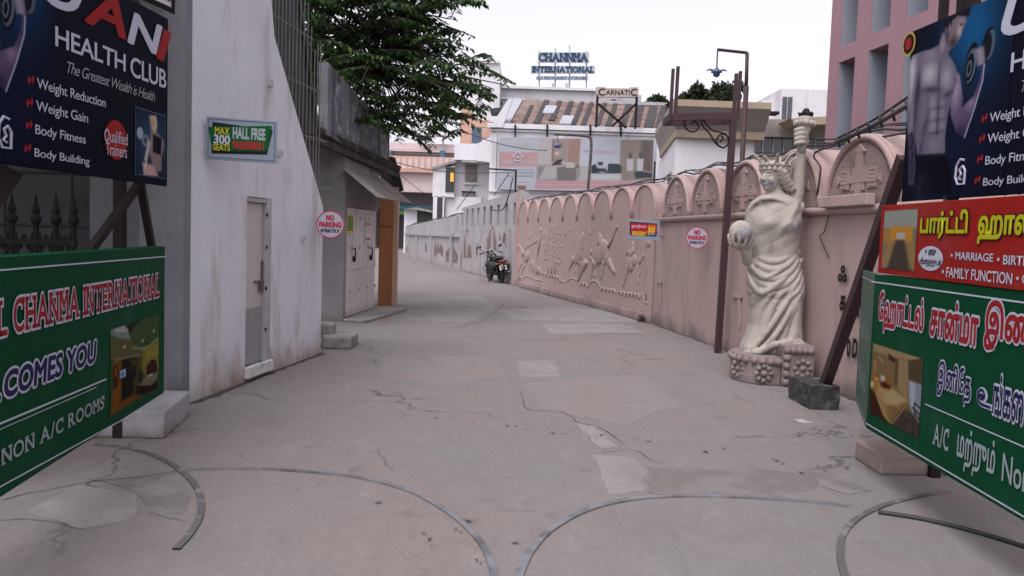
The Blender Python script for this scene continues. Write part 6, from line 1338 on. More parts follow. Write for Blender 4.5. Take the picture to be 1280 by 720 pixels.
P_(cv, [(918, 150), (1148, 155), (1148, 390), (916, 330)], (160, 142, 130), 2); P_(cv, [(1060, 155), (1148, 155), (1148, 395), (1060, 380)], (98, 88, 84), 8); P_(cv, [(930, 330), (1148, 380), (1148, 440), (930, 440)], (150, 132, 120), 4)
for i in range(16): cv.line([q_(922 + i * 14, 152), q_(920 + i * 14, 335)], .6, (136, 118, 106), .6)
for x in (965, 1036): P_(cv, [(x, 285), (x + 46, 287), (x + 44, 372), (x + 4, 370)], (206, 206, 212)); [cv.line([q_(x + 24, 285), q_(x + 24 + 22 * math.sin(k), 285 - 46 * math.cos(k))], 1.1, (66, 84, 70)) for k in (-.8, -.4, 0, .4, .8)]
P_(cv, [(1020, 380), (1060, 375), (1150, 392), (1150, 420), (1030, 425)], (48, 58, 68), 2); P_(cv, [(332, 430), (1150, 448), (1150, 500), (332, 490)], (212, 150, 156)); cv.line([q_(350, 458), q_(820, 468)], 1, (230, 196, 200), .7)
P_(cv, [(170, 178), (322, 182), (320, 196), (170, 192)], (190, 194, 170), 2); cv.line([q_(240, 170), q_(312, 172)], .8, (120, 120, 126), .7)
for x0, x1, y, c in ((200, 320, 352, (130, 140, 160)), (205, 320, 368, (130, 140, 160)), (215, 318, 380, (120, 130, 152)), (140, 316, 396, (74, 84, 110)), (150, 290, 440, (160, 166, 176))): cv.line([q_(x0, y), q_(x1, y + 2)], 1.5, c, .8)
cv.img = .80 * (cv.img * .66 + cv.img.mean(2, keepdims=True) * .16 + .74 * .18); cv.on(BBd, bb_, (.02, .02, BBd.len - .02, hB - .02), .006, "interior_print")
def bbx(a, c): p = BBd.px(610 + a[0] / 5.565, 150 + a[1] / 5.57); q = BBd.px(610 + c[0] / 5.565, 150 + c[1] / 5.57); return (p[0], p[1], q[0], q[1])
BBd.text(bb_, "Lakshmi Home Style", bbx((100, 302), (322, 282)), m_whitei, .012, .0, .3); BBd.text(bb_, "where luxury meets design", bbx((660, 236), (886, 222)), ink("rose", 190, 140, 150), .012, 0, .2)
p = BBd.px(610 + 208 / 5.565, 150 + 256 / 5.57); b = MB(); s = .38
for pts in ([(-.8, -.1), (0, .7), (.8, -.1)], [(-.5, .1), (-.5, -.6), (.5, -.6), (.5, .1)], [(-.2, -.2), (0, 0), (.2, -.2)]): b.tube([BBd.pt(p[0] + s * x, p[1] + s * y, .012) for x, y in pts], .035, 5)
b.build("house_mark", m_whitei, bb_)
# roof sign in front of the tiled roof
YC = 44.5; cs = thing("roof_sign", "cream name sign on a braced steel frame above the tile roof", "sign", D(771, 160, YC)); CBd = Board(D(745, 121, YC), D(798, 121.5, YC)); hC = zat(745, 108.5, YC) - CBd.A.z
b = MB(); b.prism(CBd.flat([(.12, 0), (CBd.len - .12, 0), (CBd.len - .12, hC * .25), (CBd.len, hC * .25), (CBd.len, hC), (CBd.len * .8, hC), (CBd.len * .77, hC * .88), (CBd.len * .23, hC * .88), (CBd.len * .2, hC), (0, hC), (0, hC * .25), (.12, hC * .25)], 0), -CBd.n * .2); b.build("panel", mat("sign_cream", (.44, .38, .33), .8, (.36, .31, .27), 3), cs)
m_brn = ink("sign_brown", 74, 58, 56)
CBd.text(cs, "C", (CBd.len * .05, hC * .12, CBd.len * .21, hC * .86), m_brn, .02, .03); CBd.text(cs, "ARNATI", (CBd.len * .23, hC * .2, CBd.len * .79, hC * .72), m_brn, .02, .02); CBd.text(cs, "C", (CBd.len * .81, hC * .12, CBd.len * .96, hC * .86), m_brn, .02, .03)
b = MB(); lp_ = [D(747, 120, YC + .2), D(745, 159, YC + .2)]; rp_ = [D(796, 121, YC + .2), D(794, 161, YC + .2)]
for a, c in ((lp_[0], lp_[1]), (rp_[0], rp_[1]), (lp_[0], rp_[0]), (D(748, 130, YC + .2), D(783, 160, YC + .2)), (D(795, 130, YC + .2), D(765, 158, YC + .2))): b.bar(a, c, .12, .12)
b.build("frame", m_steel, cs)
# long hotel block behind with the lettered roof sign
YH = 62.0; hb_ = thing("hotel_block", "long pale hotel block with parapet rising behind the tile roof", "building", (D(710, 120, YH).x, YH, 0))
b = MB(); px_box(b, 613, 110, 745, 200, YH, 10, True); px_box(b, 745, 118, 800, 200, YH + .2, 9.5, True); b.build("wall", m_grw, hb_)
b = MB(); px_box(b, 612, 108.5, 746, 111.5, YH - .2, .5); px_box(b, 600, 123, 745, 125, YH - .15, .3); b.build("parapet", m_wht, hb_)
b = MB()
for x in range(640, 740, 12): px_box(b, x, 125.5, x + 1, 132, YH - .2, .1)
b.build("railing", m_grw, hb_)
b = MB(); px_box(b, 618, 127, 628, 131, YH - .05, .1); px_box(b, 764, 124, 770, 130, YH + .1, .1); b.build("vent", m_dkw, hb_)
b = MB()
for x, y0_, y1_ in ((692, 104, 110), (709, 104, 110)): px_box(b, x - 2, y0_, x + 2, y1_, YH + .6, .5)
b.build("post_base", m_grw, hb_)
YS2 = YH + 1; rs_ = thing("roof_lettering", "big three line hotel name sign in blue letters on roof posts", "sign", D(704, 110, YS2))
m_bl = ink("letter_blue", 58, 76, 98); m_lp = mat("letter_panel", (.40, .45, .50), .7, (.34, .39, .44), 1)
for s_, x0, x1, y0_, y1_ in (("CHANNMA", 672, 736, 65, 78), ("INTERNATIONAL", 663.5, 743.5, 82, 91.5), ("A/C RESTAURANT ATTACHED", 670, 735, 95, 99.5)):
    bd_ = Board(D(x0, y1_, YS2), D(x1, y1_ + .3, YS2)); h_ = zat(x0, y0_, YS2) - bd_.A.z; b = MB(); b.prism(bd_.flat([(0, 0), (bd_.len, 0), (bd_.len, h_), (0, h_)], 0), -bd_.n * .15)
    pn = b.build("letter_row", m_lp, rs_)
    big = len(s_) < 15
    bd_.text(pn, s_, (bd_.len * .015, h_ * .08, bd_.len * .985, h_ * .92), m_bl, .05, .03 if big else .02, serif=big)
b = MB()
for x, y0_ in ((674, 64), (694, 60), (712, 57), (733, 64)): a = D(x, y0_, YS2 + .3); c = D(x, 112, YS2 + .3); b.bar(a, c, .10, .10)
b.build("post", m_grw, rs_)
# stair tower at the left of the hall
YT = 58.0; tw = thing("stair_tower", "tall off-white stair tower with peach base behind the tree branches", "building", (D(600, 200, YT).x, YT, 0))
b = MB(); px_box(b, 575, 76, 623, 250, YT, 6, True); b.build("wall", m_wht, tw)
b = MB(); px_box(b, 574, 74.5, 624, 78, YT - .2, 6.4); px_box(b, 604, 72, 616, 75, YT + 2, 1.5); b.build("coping", m_wht, tw)
b = MB(); px_box(b, 576, 130, 590, 180, YT - .06, .1); px_box(b, 590.5, 150, 612, 159, YT - .06, .1); px_box(b, 600, 161, 614, 172, YT - .06, .1); b.build("peach_panel", m_peach, tw)
b = MB()
for y in (134, 151): fq(b, [(612, y + 2), (632, y - 1), (632, y + 7), (614, y + 8)], YT - 3.5, 1.2)
b.build("awning", m_dkw, tw)
b = MB(); px_box(b, 590, 160, 602, 178, YT - .08, .1); b.build("window", mat("blue_shade", (.08, .11, .17), .5), tw)
# white annexe with window and lit doorway
YN = 52.0; an = thing("annexe", "white two storey annexe with dark doorway showing a lit yellow panel", "building", (D(580, 240, YN).x, YN, 0))
b = MB(); px_box(b, 567, 180, 622, 300, YN, 5, True); b.build("wall", m_wht, an)
b = MB(); px_box(b, 568, 180, 599, 200, YN - .7, .68); fq(b, [(596, 180), (613, 171), (613, 203), (596, 201)], YN - 1.6, .85); b.build("balcony", m_wht, an)
b = MB(); px_box(b, 577, 201, 613, 203, YN - 1.5, 1.45); b.build("balcony_soffit", m_grw, an)
b = MB(); px_box(b, 541, 208, 568, 246, YN - .8, 4, False); px_box(b, 541, 245, 546, 290, YN - .8, .4, True); px_box(b, 553, 245, 555, 290, YN - .8, .2, True); b.build("porch_room", m_wht, an)
b = MB(); fq(b, [(539, 209), (570, 200), (570, 203), (539, 212)], YN - 1.0, 1.5); b.build("porch_roof", m_cblk, an)
b = MB(); px_box(b, 557, 209, 568, 240, YN - .86, .04); dn = b.build("doorway", m_dkw, an)
b = MB(); px_box(b, 563, 216, 567, 227, YN - .90, .03); b.build("lit_panel", glow_mat("lit_panel", (.75, .38, .05), .25), dn)
b = MB(); px_box(b, 581, 205, 597, 228, YN - .05, .08); wn = b.build("window", m_frame, an)
b = MB()
for x0, x1 in ((582, 588.5), (589.5, 596)): px_box(b, x0, 206, x1, 227, YN - .08, .04)
b.build("pane", mat("curtain_glass", (.16, .12, .11), .25, (.24, .2, .19), 3), wn)
b = MB(); px_box(b, 580, 228.5, 599, 230.5, YN - .2, .2); b.build("sill", m_wht, an)
b = MB(); px_box(b, 577, 239, 594, 240.2, YN - .5, .5); px_box(b, 578, 240, 579, 245, YN - .5, .06); px_box(b, 592, 240, 593, 245, YN - .5, .06); b.build("rack", m_black, an)
b = MB(); px_box(b, 556, 246, 601, 290, YN - .5, .45, True); b.build("lower_wall", m_wht, an)
b = MB(); px_box(b, 547, 248, 556, 285, YN - .75, .05); b.build("lower_opening", m_dkw, an)
# low shed and the far pink building closing the lane
YK = 66.0; ks = thing("shed", "low white shed with dark open front at the lane bend", "shed", (D(522, 270, YK).x, YK, 0))
b = MB(); px_box(b, 505, 262, 521, 300, YK, 4, True); b.build("wall", m_wht, ks)
b = MB(); fq(b, [(503, 262), (520, 259), (546, 264), (546, 267), (520, 262)], YK - .6, 3); b.build("roof", m_cblk, ks)
b = MB(); px_box(b, 521, 264, 545, 300, YK + .1, 3.5, True); b.build("open_front", m_dkw, ks)
YP = 82.0; fp = thing("pink_building", "far pink building with arched balcony parapet closing the end of lane", "building", (D(520, 240, YP).x, YP, 0))
b = MB(); px_box(b, 455, 205, 575, 240, YP + .4, 8); px_box(b, 560, 205, 575, 300, YP + .5, 8, True); px_box(b, 440, 205, 462, 300, YP + .5, 8, True); b.build("wall", m_ppink, fp)
b = MB(); px_box(b, 455, 179, 575, 187, YP + 1.2, .4); px_box(b, 455, 187.3, 575, 189.3, YP + .9, .8); b.build("roof_parapet", m_ppink, fp)
b = MB(); px_box(b, 455, 189.5, 575, 193, YP + 1.4, 6); b.build("roof_beam", mat("mint_beam", (.42, .46, .46), .8), fp)
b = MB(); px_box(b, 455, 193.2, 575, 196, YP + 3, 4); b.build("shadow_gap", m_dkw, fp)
for x in (486, 553): b = MB(); px_box(b, x - 3, 188, x + 3, 197, YP + .7, .5); b.build("blue_pier", mat("blue_pier", (.06, .16, .27), .7), fp)
b = MB(); px_box(b, 455, 195, 575, 212, YP, .35); bal = b.build("balcony", m_peach, fp)
for i in range(11):
    x = 490 + i * 7.6; b = MB(); c = D(x, 204, YP); w2_ = .20; pts = [(c.x + w2_ * math.cos(a), c.z + (.35 if math.sin(a) > 0 else -.35) + w2_ * math.sin(a)) for a in np.linspace(0, 2 * math.pi, 17)[:-1]]
    b.prism([(px_, YP - .004, pz_) for px_, pz_ in pts], (0, -.02, 0)); b.build("balcony_slot", m_ppink, bal)
b = MB(); px_box(b, 455, 212.2, 575, 215, YP - .2, .6); b.build("balcony_sill", m_peach, fp)
b = MB(); px_box(b, 455, 240.5, 575, 262, YP + 2.5, .4); px_box(b, 455, 262.2, 575, 300, YP + 6, .4, True); b.build("underpass_wall", mat("underpass", (.16, .155, .155), .9), fp)
b = MB(); px_box(b, 497, 256, 519, 267, YP + 2.2, .2); s_b = b.build("shop_sign", mat("teal_sign", (.03, .10, .12), .6), fp); ub = Board(D(498, 262, YP + 2.19), D(518, 262, YP + 2.19)); ub.text(s_b, "INTERNATIONAL", (.05, .1, ub.len - .05, .35), ink("teal_letter", 96, 168, 178), .01, .02); 
b = MB(); px_box(b, 499, 264, 508, 268, YP + 2.1, .05); b.build("green_panel", ink("leafgreen", 90, 150, 70), s_b)
b = MB(); px_box(b, 494, 246, 497, 300, YP - .5, .3, True); px_box(b, 519, 257, 560, 261, YP + 2.2, .15); b.build("blue_band", mat("blue_band", (.10, .17, .24), .7), fp)
for x in (532, 554): 
    b = MB(); a = D(x, 172, YP + 1); c = D(x, 180, YP + 1); b.bar(c, a, .15, .15); b.lathe([(.05, 0), (.9, .12), (.7, .3), (.1, .38)], a, 12); b.build("roof_lamp", m_grw, fp)
# white modern house with tan canopies beyond the pink wall
YW = 29.0; wh = thing("canopy_house", "white house with tan overhanging canopy beside the maroon lamp pole", "house", (D(890, 210, YW).x, YW, 0))
cx_ = D(844, 200, YW); l2 = D(827, 200, YW + 7); rr2 = D(942, 200, YW + .3)
zt = zat(844, 172, YW)
b = MB(); b.prism([(cx_.x, YW, 0), (rr2.x, YW + .3, 0), (rr2.x + .4, YW + 9, 0), (l2.x + .2, YW + 9, 0), (l2.x, YW + 7, 0)], (0, 0, zt)); b.build("wall", m_wht, wh)
m_tan = mat("tan_fascia", (.34, .27, .19), .7, (.29, .23, .165), 2, 1.2, dirt=(.20, .16, .12), dirt_scale=1.2, dirt_lo=.56, dirt_hi=.74)
m_tanb = mat("taupe_fascia", (.25, .225, .205), .7, (.215, .195, .18), 2)
b = MB()   # canopy: a wedge whose soffit slopes out
lo_ = [Vector((cx_.x - .08, YW - .2, zt)), Vector((rr2.x + .2, YW - .15, zt)), Vector((rr2.x + .4, YW + 9, zt)), Vector((l2.x - .08, YW + 7.2, zt))]
up_ = [Vector((cx_.x - .30, YW - .9, zt + .95)), Vector((rr2.x + .2, YW - .8, zt + .95)), Vector((rr2.x + .4, YW + 9, zt + .95)), Vector((l2.x - .30, YW + 7.2, zt + .95))]
mid_ = [p + Vector((0, 0, .26)) for p in lo_]
b.hexa(lo_, mid_); b.build("band", m_tan, wh)
b = MB(); b.hexa([p + Vector((0, 0, .004)) for p in mid_], up_); b.build("canopy_soffit", m_tanb, wh)
b = MB(); b.hexa([p + Vector((0, 0, .004)) for p in up_], [p + Vector((0, 0, .22)) for p in up_]); b.build("canopy_edge", m_tan, wh)
def lw(t, z): q = cx_.lerp(l2, t); return Vector((q.x, q.y, z))
ln2 = (l2 - cx_).normalized(); nn2 = Vector((ln2.y, -ln2.x, 0)); nn2 = -nn2 if nn2.y > 0 else nn2
for t0, t1_, z0, z1 in ((.2, .45, 2.9, 4.2), (.62, .85, 2.7, 4.0), (.2, .45, 1.6, 2.3)):
    b = MB(); b.prism([lw(t0, z0) , lw(t1_, z0), lw(t1_, z1), lw(t0, z1)], nn2 * .03); b.build("window", m_glass, wh)
ext = thing("glazed_block", "taupe flat block with dark ribbon glazing behind the statue", "building", (D(985, 200, YW + 3).x, YW + 3, 0)); ye = YW + 3
b = MB(); px_box(b, 936, 150, 1060, 172, ye, 8); b.build("fascia", m_tanb, ext)
b = MB(); px_box(b, 936, 172.2, 1060, 194, ye + .3, .2); gz = b.build("ribbon_window", m_glass, ext)
b = MB()
for x in range(940, 1046, 13): px_box(b, x, 172.5, x + 1, 194, ye + .22, .07)
b.build("mullion", m_grw, gz)
b = MB(); px_box(b, 936, 194.2, 1060, 260, ye + .1, 8, True); b.build("wall", m_tanb, ext)
b = MB(); fq(b, [(988, 148), (1060, 144), (1060, 155), (996, 156)], ye - 1.5, 1.4); b.build("canopy_edge", m_tan, ext)
b = MB(); a = D(956, 149, ye - .1); c = D(962, 143, ye - .4); b.bar(a, c, .05, .05); b.box(D(966, 142, ye - .6), (.35, .5, .1)); tag(b.build("flood_light", m_steel), "small grey flood light on the taupe block parapet", "lamp")
up2 = thing("upper_house", "plain white cubic house with a tall window above the taupe block", "house", (D(995, 140, 44).x, 44, 0))
b = MB(); px_box(b, 975, 112, 1060, 165, 44, 8, True); px_box(b, 951, 125, 974, 165, 45, 7, True); b.build("wall", m_wht, up2)
b = MB(); px_box(b, 978, 121, 990, 150, 43.94, .05); wn = b.build("window", m_glass, up2)
b = MB(); px_box(b, 983.5, 121, 984.5, 150, 43.9, .03); b.build("frame", m_frame, wn)
# pink tower rising behind the wall at the right
T0 = D(1034, 120, 14.5); TD = Vector((.13, -.99, 0)).normalized(); TN = Vector((-.99, -.13, 0))
pt_ = thing("pink_tower", "tall rose pink building with deep grey window slots behind the club poster", "building", (T0.x, T0.y, 0))
m_rose = mat("rose_paint", (.32, .19, .215), .85, (.28, .165, .185), 1.2, 1.2, .2, 22, dirt=(.24, .15, .16), dirt_scale=.9, dirt_lo=.56, dirt_hi=.76, dirt_stretch=(2, 2, .5))
m_bgrey = mat("blue_grey_reveal", (.25, .275, .31), .85, (.21, .235, .265), 1.5, 1.2, .1, 20, dirt=(.22, .24, .26), dirt_scale=1, dirt_lo=.56, dirt_hi=.75)
def tp_(u, z, out=0.0): return Vector((T0.x, T0.y, 0)) + TD * u + Vector((0, 0, z)) + TN * out
def tu(px, py): P = on_plane(px, py, T0, TN); return ((P - Vector((T0.x, T0.y, 0))).dot(TD), P.z)
HTW = 8.5
cols_ = [(tu(1046, 120)[0], tu(1066, 120)[0]), (tu(1083, 120)[0], tu(1107, 120)[0])]; step = cols_[1][0] - cols_[0][0]; wdt = cols_[0][1] - cols_[0][0]
while cols_[-1][1] + step < 8: cols_.append((cols_[-1][0] + step * 1.02, cols_[-1][0] + step * 1.02 + wdt))
zw = [(tu(1055, 165)[1] - .55, tu(1055, 76)[1]), (tu(1055, 57)[1], tu(1055, -40)[1]), (tu(1055, -58)[1], HTW - .3)]
b = MB(); D_ = .34
def tb_x(u0, u1_, z0, z1, o=0.0): b.prism([tp_(u0, z0, -o), tp_(u1_, z0, -o), tp_(u1_, z1, -o), tp_(u0, z1, -o)], -TN * D_)
es = [0] + [v for c in cols_ for v in c] + [8.4]
for i in range(0, len(es) - 1, 2): tb_x(es[i], es[i + 1], 0, HTW)
zz = [0] + [v for c in zw for v in c] + [HTW]
for c in cols_:
    for i in range(0, len(zz) - 1, 2): tb_x(c[0], c[1], zz[i], zz[i + 1])
b.build("wall", m_rose, pt_)
b = MB(); b.prism([tp_(0.0, 0, -D_ - .001), tp_(8.4, 0, -D_ - .001), tp_(8.4, HTW - .002, -D_ - .001), tp_(0.0, HTW - .002, -D_ - .001)], -TN * 4); b.build("inner_wall", m_bgrey, pt_)
for c in cols_:
    for z0, z1 in zw:
        b = MB(); 
        b.prism([tp_(c[1] - .002, z0, -.02), tp_(c[1] - .002, z1, -.02), tp_(c[1] - .002, z1, -D_), tp_(c[1] - .002, z0, -D_)], -TD * .02); b.prism([tp_(c[0] + .002, z0, -.02), tp_(c[0] + .002, z1, -.02), tp_(c[0] + .002, z1, -D_), tp_(c[0] + .002, z0, -D_)], TD * .02); b.build("window_reveal", m_bgrey, pt_)
# pipe lamps and wires beyond the wall
yq = 32.0; pl_ = thing("pipe_lamp", "black bent pipe lamp standing in front of the sofa billboard", "lamp", (D(736, 240, yq).x, yq, 0))
b = MB(); b.tube(spline([Vector((D(735, 240, yq).x, yq, 0)), D(735, 240, yq), D(738, 200, yq), D(739, 178, yq), D(736, 171, yq), D(722, 169, yq), D(692, 167.5, yq)], 6), .055, 8); b.build("pole", mat("pipe_black", (.03, .027, .027), .6, (.12, .10, .09), 9), pl_, smooth=True)
b = MB(); b.ball(D(697, 182, yq), (.16, .16, .10)); b.tube([D(697, 169, yq), D(697, 181, yq)], .02, 5); b.build("lamp_head", mat("blue_enamel2", (.08, .12, .22), .4), pl_)
yq = 30.0; ax = thing("cable_post", "thin black post with crossarm carrying wires above the white mural wall", "post", (D(645, 250, yq).x, yq, 0))
b = MB(); q = D(645, 212, yq); b.tube([(q.x, yq, 0), (q.x, yq, q.z)], .04, 6); b.tube([D(611, 211, yq), D(646, 213, yq)], .03, 6); b.tube([D(611, 216, yq), D(645, 216, yq)], .012, 5); b.build("pole", m_black, ax)
b = MB(); b.tube([D(636, 217, yq), D(618, 244, yq + 4)], .015, 5); b.build("stay_wire", m_black, ax)
def sag_wire(p, q, sag, label):
    a, c = D(*p), D(*q); bb = MB(); bb.tube([a.lerp(c, i / 12) - Vector((0, 0, sag * 4 * (i / 12) * (1 - i / 12))) for i in range(13)], .022, 5); tag(bb.build("overhead_wire", m_cablk, smooth=True), label, "wire")
sag_wire((486, 200, 44), (612, 216, 44), .25, "thin wire crossing the pink balcony toward the crossarm post"); sag_wire((568, 158, 44), (684, 188, 44), .3, "thin wire sagging from the stair tower across the billboard title")
sag_wire((488, 206, 60), (545, 250, 60), .2, "thin wire slanting down across the far pink wall to the shed")
tag(MB().tube([D(571, 262, 50), D(593, 232, 50), D(595, 230, 50)], .022, 5).build("wire_prop", m_black), "slim dark prop leaning at the annexe wall", "prop")

# ------------------------------------------------------------------ trees
def leaf_mesh(centres, dirs, ups, ln, wd, name, m, parent, tone=.35):
    """pointed, slightly folded leaves at many places; one foliage mesh"""
    n = len(centres); c = np.array(centres); d = np.array(dirs); u = np.array(ups); d /= np.linalg.norm(d, axis=1)[:, None] + 1e-9
    s = np.cross(d, u); s /= np.linalg.norm(s, axis=1)[:, None] + 1e-9; up = np.cross(s, d); L = np.array(ln)[:, None]; Wd = np.array(wd)[:, None]
    P = np.stack([c, c + d * L * .45 + s * Wd * .5 + up * Wd * .15, c + d * L, c + d * L * .45 - s * Wd * .5 + up * Wd * .15, c + d * L * .5 - up * Wd * .05], 1)
    co = P.reshape(-1, 3); i0 = np.arange(n)[:, None] * 5; f = np.concatenate([i0 + np.array([[0, 1, 4]]), i0 + np.array([[1, 2, 4]]), i0 + np.array([[2, 3, 4]]), i0 + np.array([[3, 0, 4]])], 0)
    me = bpy.data.meshes.new(name); me.vertices.add(len(co)); me.vertices.foreach_set("co", co.ravel().astype(np.float32)); me.loops.add(f.size); me.loops.foreach_set("vertex_index", f.ravel().astype(np.int32)); me.polygons.add(len(f))
    me.polygons.foreach_set("loop_start", (np.arange(len(f)) * 3).astype(np.int32)); me.polygons.foreach_set("loop_total", np.full(len(f), 3, np.int32)); me.update(calc_edges=True)
    t = np.repeat(RNG.random(n), 5); at = me.color_attributes.new("tone", 'FLOAT_COLOR', 'POINT'); at.data.foreach_set("color", np.stack([t, t, t, np.ones_like(t)], 1).ravel().astype(np.float32))
    return link_mesh(name, me, m, parent)
def leaf_mat(name, a, c, yel):
    m = bpy.data.materials.new(name); m.use_nodes = True; nt = m.node_tree; p = nt.nodes["Principled BSDF"]; at = nt.nodes.new("ShaderNodeAttribute"); at.attribute_name = "tone"
    r = nt.nodes.new("ShaderNodeValToRGB"); e = r.color_ramp.elements; e[0].color = a + (1,); e[1].position = .9; e[1].color = c + (1,); k = e.new(.97); k.color = yel + (1,)
    nt.links.new(at.outputs["Fac"], r.inputs[0]); nt.links.new(r.outputs[0], p.inputs["Base Color"]); p.inputs["Roughness"].default_value = .5; p.inputs["Specular IOR Level"].default_value = .15
    tr = nt.nodes.new("ShaderNodeBsdfTranslucent"); nt.links.new(r.outputs[0], tr.inputs[0]); mx = nt.nodes.new("ShaderNodeMixShader"); mx.inputs[0].default_value = .25
    nt.links.new(p.outputs[0], mx.inputs[1]); nt.links.new(tr.outputs[0], mx.inputs[2]); nt.links.new(mx.outputs[0], nt.nodes["Material Output"].inputs[0]); return m
m_leaf = leaf_mat("leaf_green", (.014, .036, .014), (.048, .100, .028), (.11, .14, .03)); m_leafd = leaf_mat("leaf_dark", (.020, .032, .018), (.050, .070, .034), (.07, .085, .04))
m_bark = mat("bark", (.040, .034, .027), .95, (.024, .020, .017), 6, 1.4, .8, 20)
TB = Vector((-5.2, 19.2, 0)); TF = Vector((-4.6, 18.2, 4.6))
tr = thing("overhanging_tree", "dark leafy tree with drooping feathery branches reaching over the kiosk", "tree", TB)
b = MB(); b.tube(spline([TB, TB + Vector((.1, -.1, 1.6)), TB + Vector((.3, -.5, 3.2)), TF, TF + Vector((.3, -.3, 1.6))], 6), [float(v) for v in np.linspace(.26, .13, 25)], 10); b.build("trunk", m_bark, tr, smooth=True)
lc, ld, lu, ll, lw_ = [], [], [], [], []; limbs = MB()
def frond(P, gap=.05):
    """leaves set in two drooping rows along a twig"""
    n0 = len(P) - 1
    for i in range(n0):
        seg_ = P[i + 1] - P[i]; L = seg_.length; n = max(1, int(L / gap)); d = seg_.normalized(); sd_ = d.cross(Vector((0, 0, 1))).normalized()
        for k in range(n):
            q = P[i] + seg_ * ((k + random.random()) / n); f = 1 - .45 * abs((i + k / n) / n0 - .45)
            for s in (-1, 1):
                if random.random() < .06: continue
                v = sd_ * s * random.uniform(.6, 1.0) + d * random.uniform(.1, .45) + Vector((0, 0, -random.uniform(.25, .85)))
                lc.append(q); ld.append(v); lu.append(Vector((random.uniform(-.4, .4), random.uniform(-.4, .4), 1))); l_ = random.uniform(.14, .21) * f; ll.append(l_); lw_.append(l_ * random.uniform(.38, .5))
CROWN = [(393, -60), (600, -60), (612, 6), (560, 14), (540, 18), (574, 46), (592, 62), (612, 84), (646, 106), (622, 112), (620, 126), (610, 148), (602, 162), (568, 168), (540, 188), (515, 170), (485, 166), (456, 134), (440, 114), (400, 92)]
def in_crown(x, y):
    c = False
    for (x1, y1), (x2, y2) in zip(CROWN, CROWN[1:] + CROWN[:1]):
        if (y1 > y) != (y2 > y) and x < (x2 - x1) * (y - y1) / (y2 - y1) + x1: c = not c
    return c
EDGE = [(611, 7, 16.5, -8), (646, 105, 16, -22), (574, 47, 16.4, -18), (592, 62, 16.8, -14), (619, 126, 15.6, -24), (608, 148, 15.6, -24), (601, 163, 15.2, -26), (566, 168, 15.6, -30), (539, 189, 15.8, -38), (516, 171, 16, -36), (486, 167, 15.4, -40), (612, 86, 17, -12), (560, 14, 17, -6), (456, 136, 15, -40), (442, 115, 15.2, -44)]
spots = [(D(x, y, d), Vector((math.cos(R_(dr)), random.uniform(-.3, .1), math.sin(R_(dr))))) for x, y, d, dr in EDGE]
while len(spots) < 470:
    x, y = random.uniform(393, 640), random.uniform(-60, 190)
    if not in_crown(x, y): continue
    if x > 585 and random.random() < .55: continue
    d = random.gauss(16.3, .95); a_ = R_(random.gauss(-18, 50)); spots.append((D(x, y, d), Vector((math.cos(a_), math.sin(a_), random.uniform(-.45, .12)))))
for k in range(90):                                              # the side of the crown turned away from the lane
    a_ = random.uniform(R_(80), R_(280)); r_k = random.uniform(.8, 3.4); spots.append((TF + Vector((math.cos(a_) * r_k, math.sin(a_) * r_k, random.uniform(.2, 3.6))), Vector((math.cos(a_), math.sin(a_), random.uniform(-.4, .2)))))
hubs = []
for k in range(15):
    a_ = R_(-95 + k * 13); hubs.append(TF + Vector((math.cos(a_) * random.uniform(1.4, 3.0), math.sin(a_) * random.uniform(.6, 2.0), random.uniform(.2, 2.6))))
for h_ in hubs: limbs.tube(spline([TF + Vector((0, 0, random.uniform(-.6, .6))), TF.lerp(h_, .5) + Vector((0, 0, .25)), h_], 6), [float(v) for v in np.linspace(.085, .035, 13)], 7)
for tip, dr in spots:
    dr = dr.normalized(); L_ = random.uniform(.7, 1.35); Q = spline([tip - dr * L_ - Vector((0, 0, .06)), tip - dr * L_ * .5 + Vector((0, 0, .07)), tip], 6)
    h_ = min(hubs, key=lambda q: (q - Q[0]).length); limbs.tube(spline([h_, h_.lerp(Q[0], .5) + Vector((0, 0, .12)), Q[0]], 4), [float(v) for v in np.linspace(.016, .010, 9)], 5)
    limbs.tube(Q, [float(v) for v in np.linspace(.011, .004, len(Q))], 5); frond(Q)
limbs.build("limb", m_bark, tr); leaf_mesh(lc, ld, lu, ll, lw_, "foliage", m_leaf, tr)
def bush_tree(px, py, d, wpx, hpx, label, m, group=None, n=2600, leaf=.5):
    c = D(px, py, d); k = d / FPX; rx, rz_ = wpx * k / 2, hpx * k / 2; t = thing("tree", label, "tree", (c.x, d, 0), group=group); b = MB()
    b.tube([(c.x, d, 0), (c.x + .1, d, c.z * .6), (c.x, d, c.z)], [.35, .25, .12], 8)
    cl = [(c + Vector((random.uniform(-1, 1) * rx, random.uniform(-1, 1) * rx * .8, random.uniform(-.7, .9) * rz_)), random.uniform(.25, .55) * min(rx, rz_)) for _ in range(22)]
    for q, r in cl: b.tube([(c.x, d, c.z - rz_ * .6), q], [.10, .03], 5)
    b.build("trunk", m_bark, t); C1, D1, U1, L1, W1 = [], [], [], [], []
    for i in range(n):
        q, r = random.choice(cl); v = Vector((random.gauss(0, 1), random.gauss(0, 1), random.gauss(0, 1))).normalized(); C1.append(q + v * r * random.random() ** .4); D1.append(v + Vector((random.gauss(0, .6), random.gauss(0, .6), random.gauss(-.4, .6)))); U1.append(Vector((random.gauss(0, 1), random.gauss(0, 1), 1))); l_ = leaf * random.uniform(.6, 1.2); L1.append(l_); W1.append(l_ * .5)
    leaf_mesh(C1, D1, U1, L1, W1, "foliage", m, t)
bush_tree(878, 125, 50, 72, 24, "broad dark green tree showing above the tan canopy", m_leafd, n=2600, leaf=.36)
bush_tree(825, 131, 56, 22, 14, "small dark treetop beside the end of the tile roof", m_leafd, n=900, leaf=.42)
bush_tree(910, 121, 47, 28, 30, "taller dark green treetop beside the maroon uprights", m_leafd, n=1300, leaf=.34)

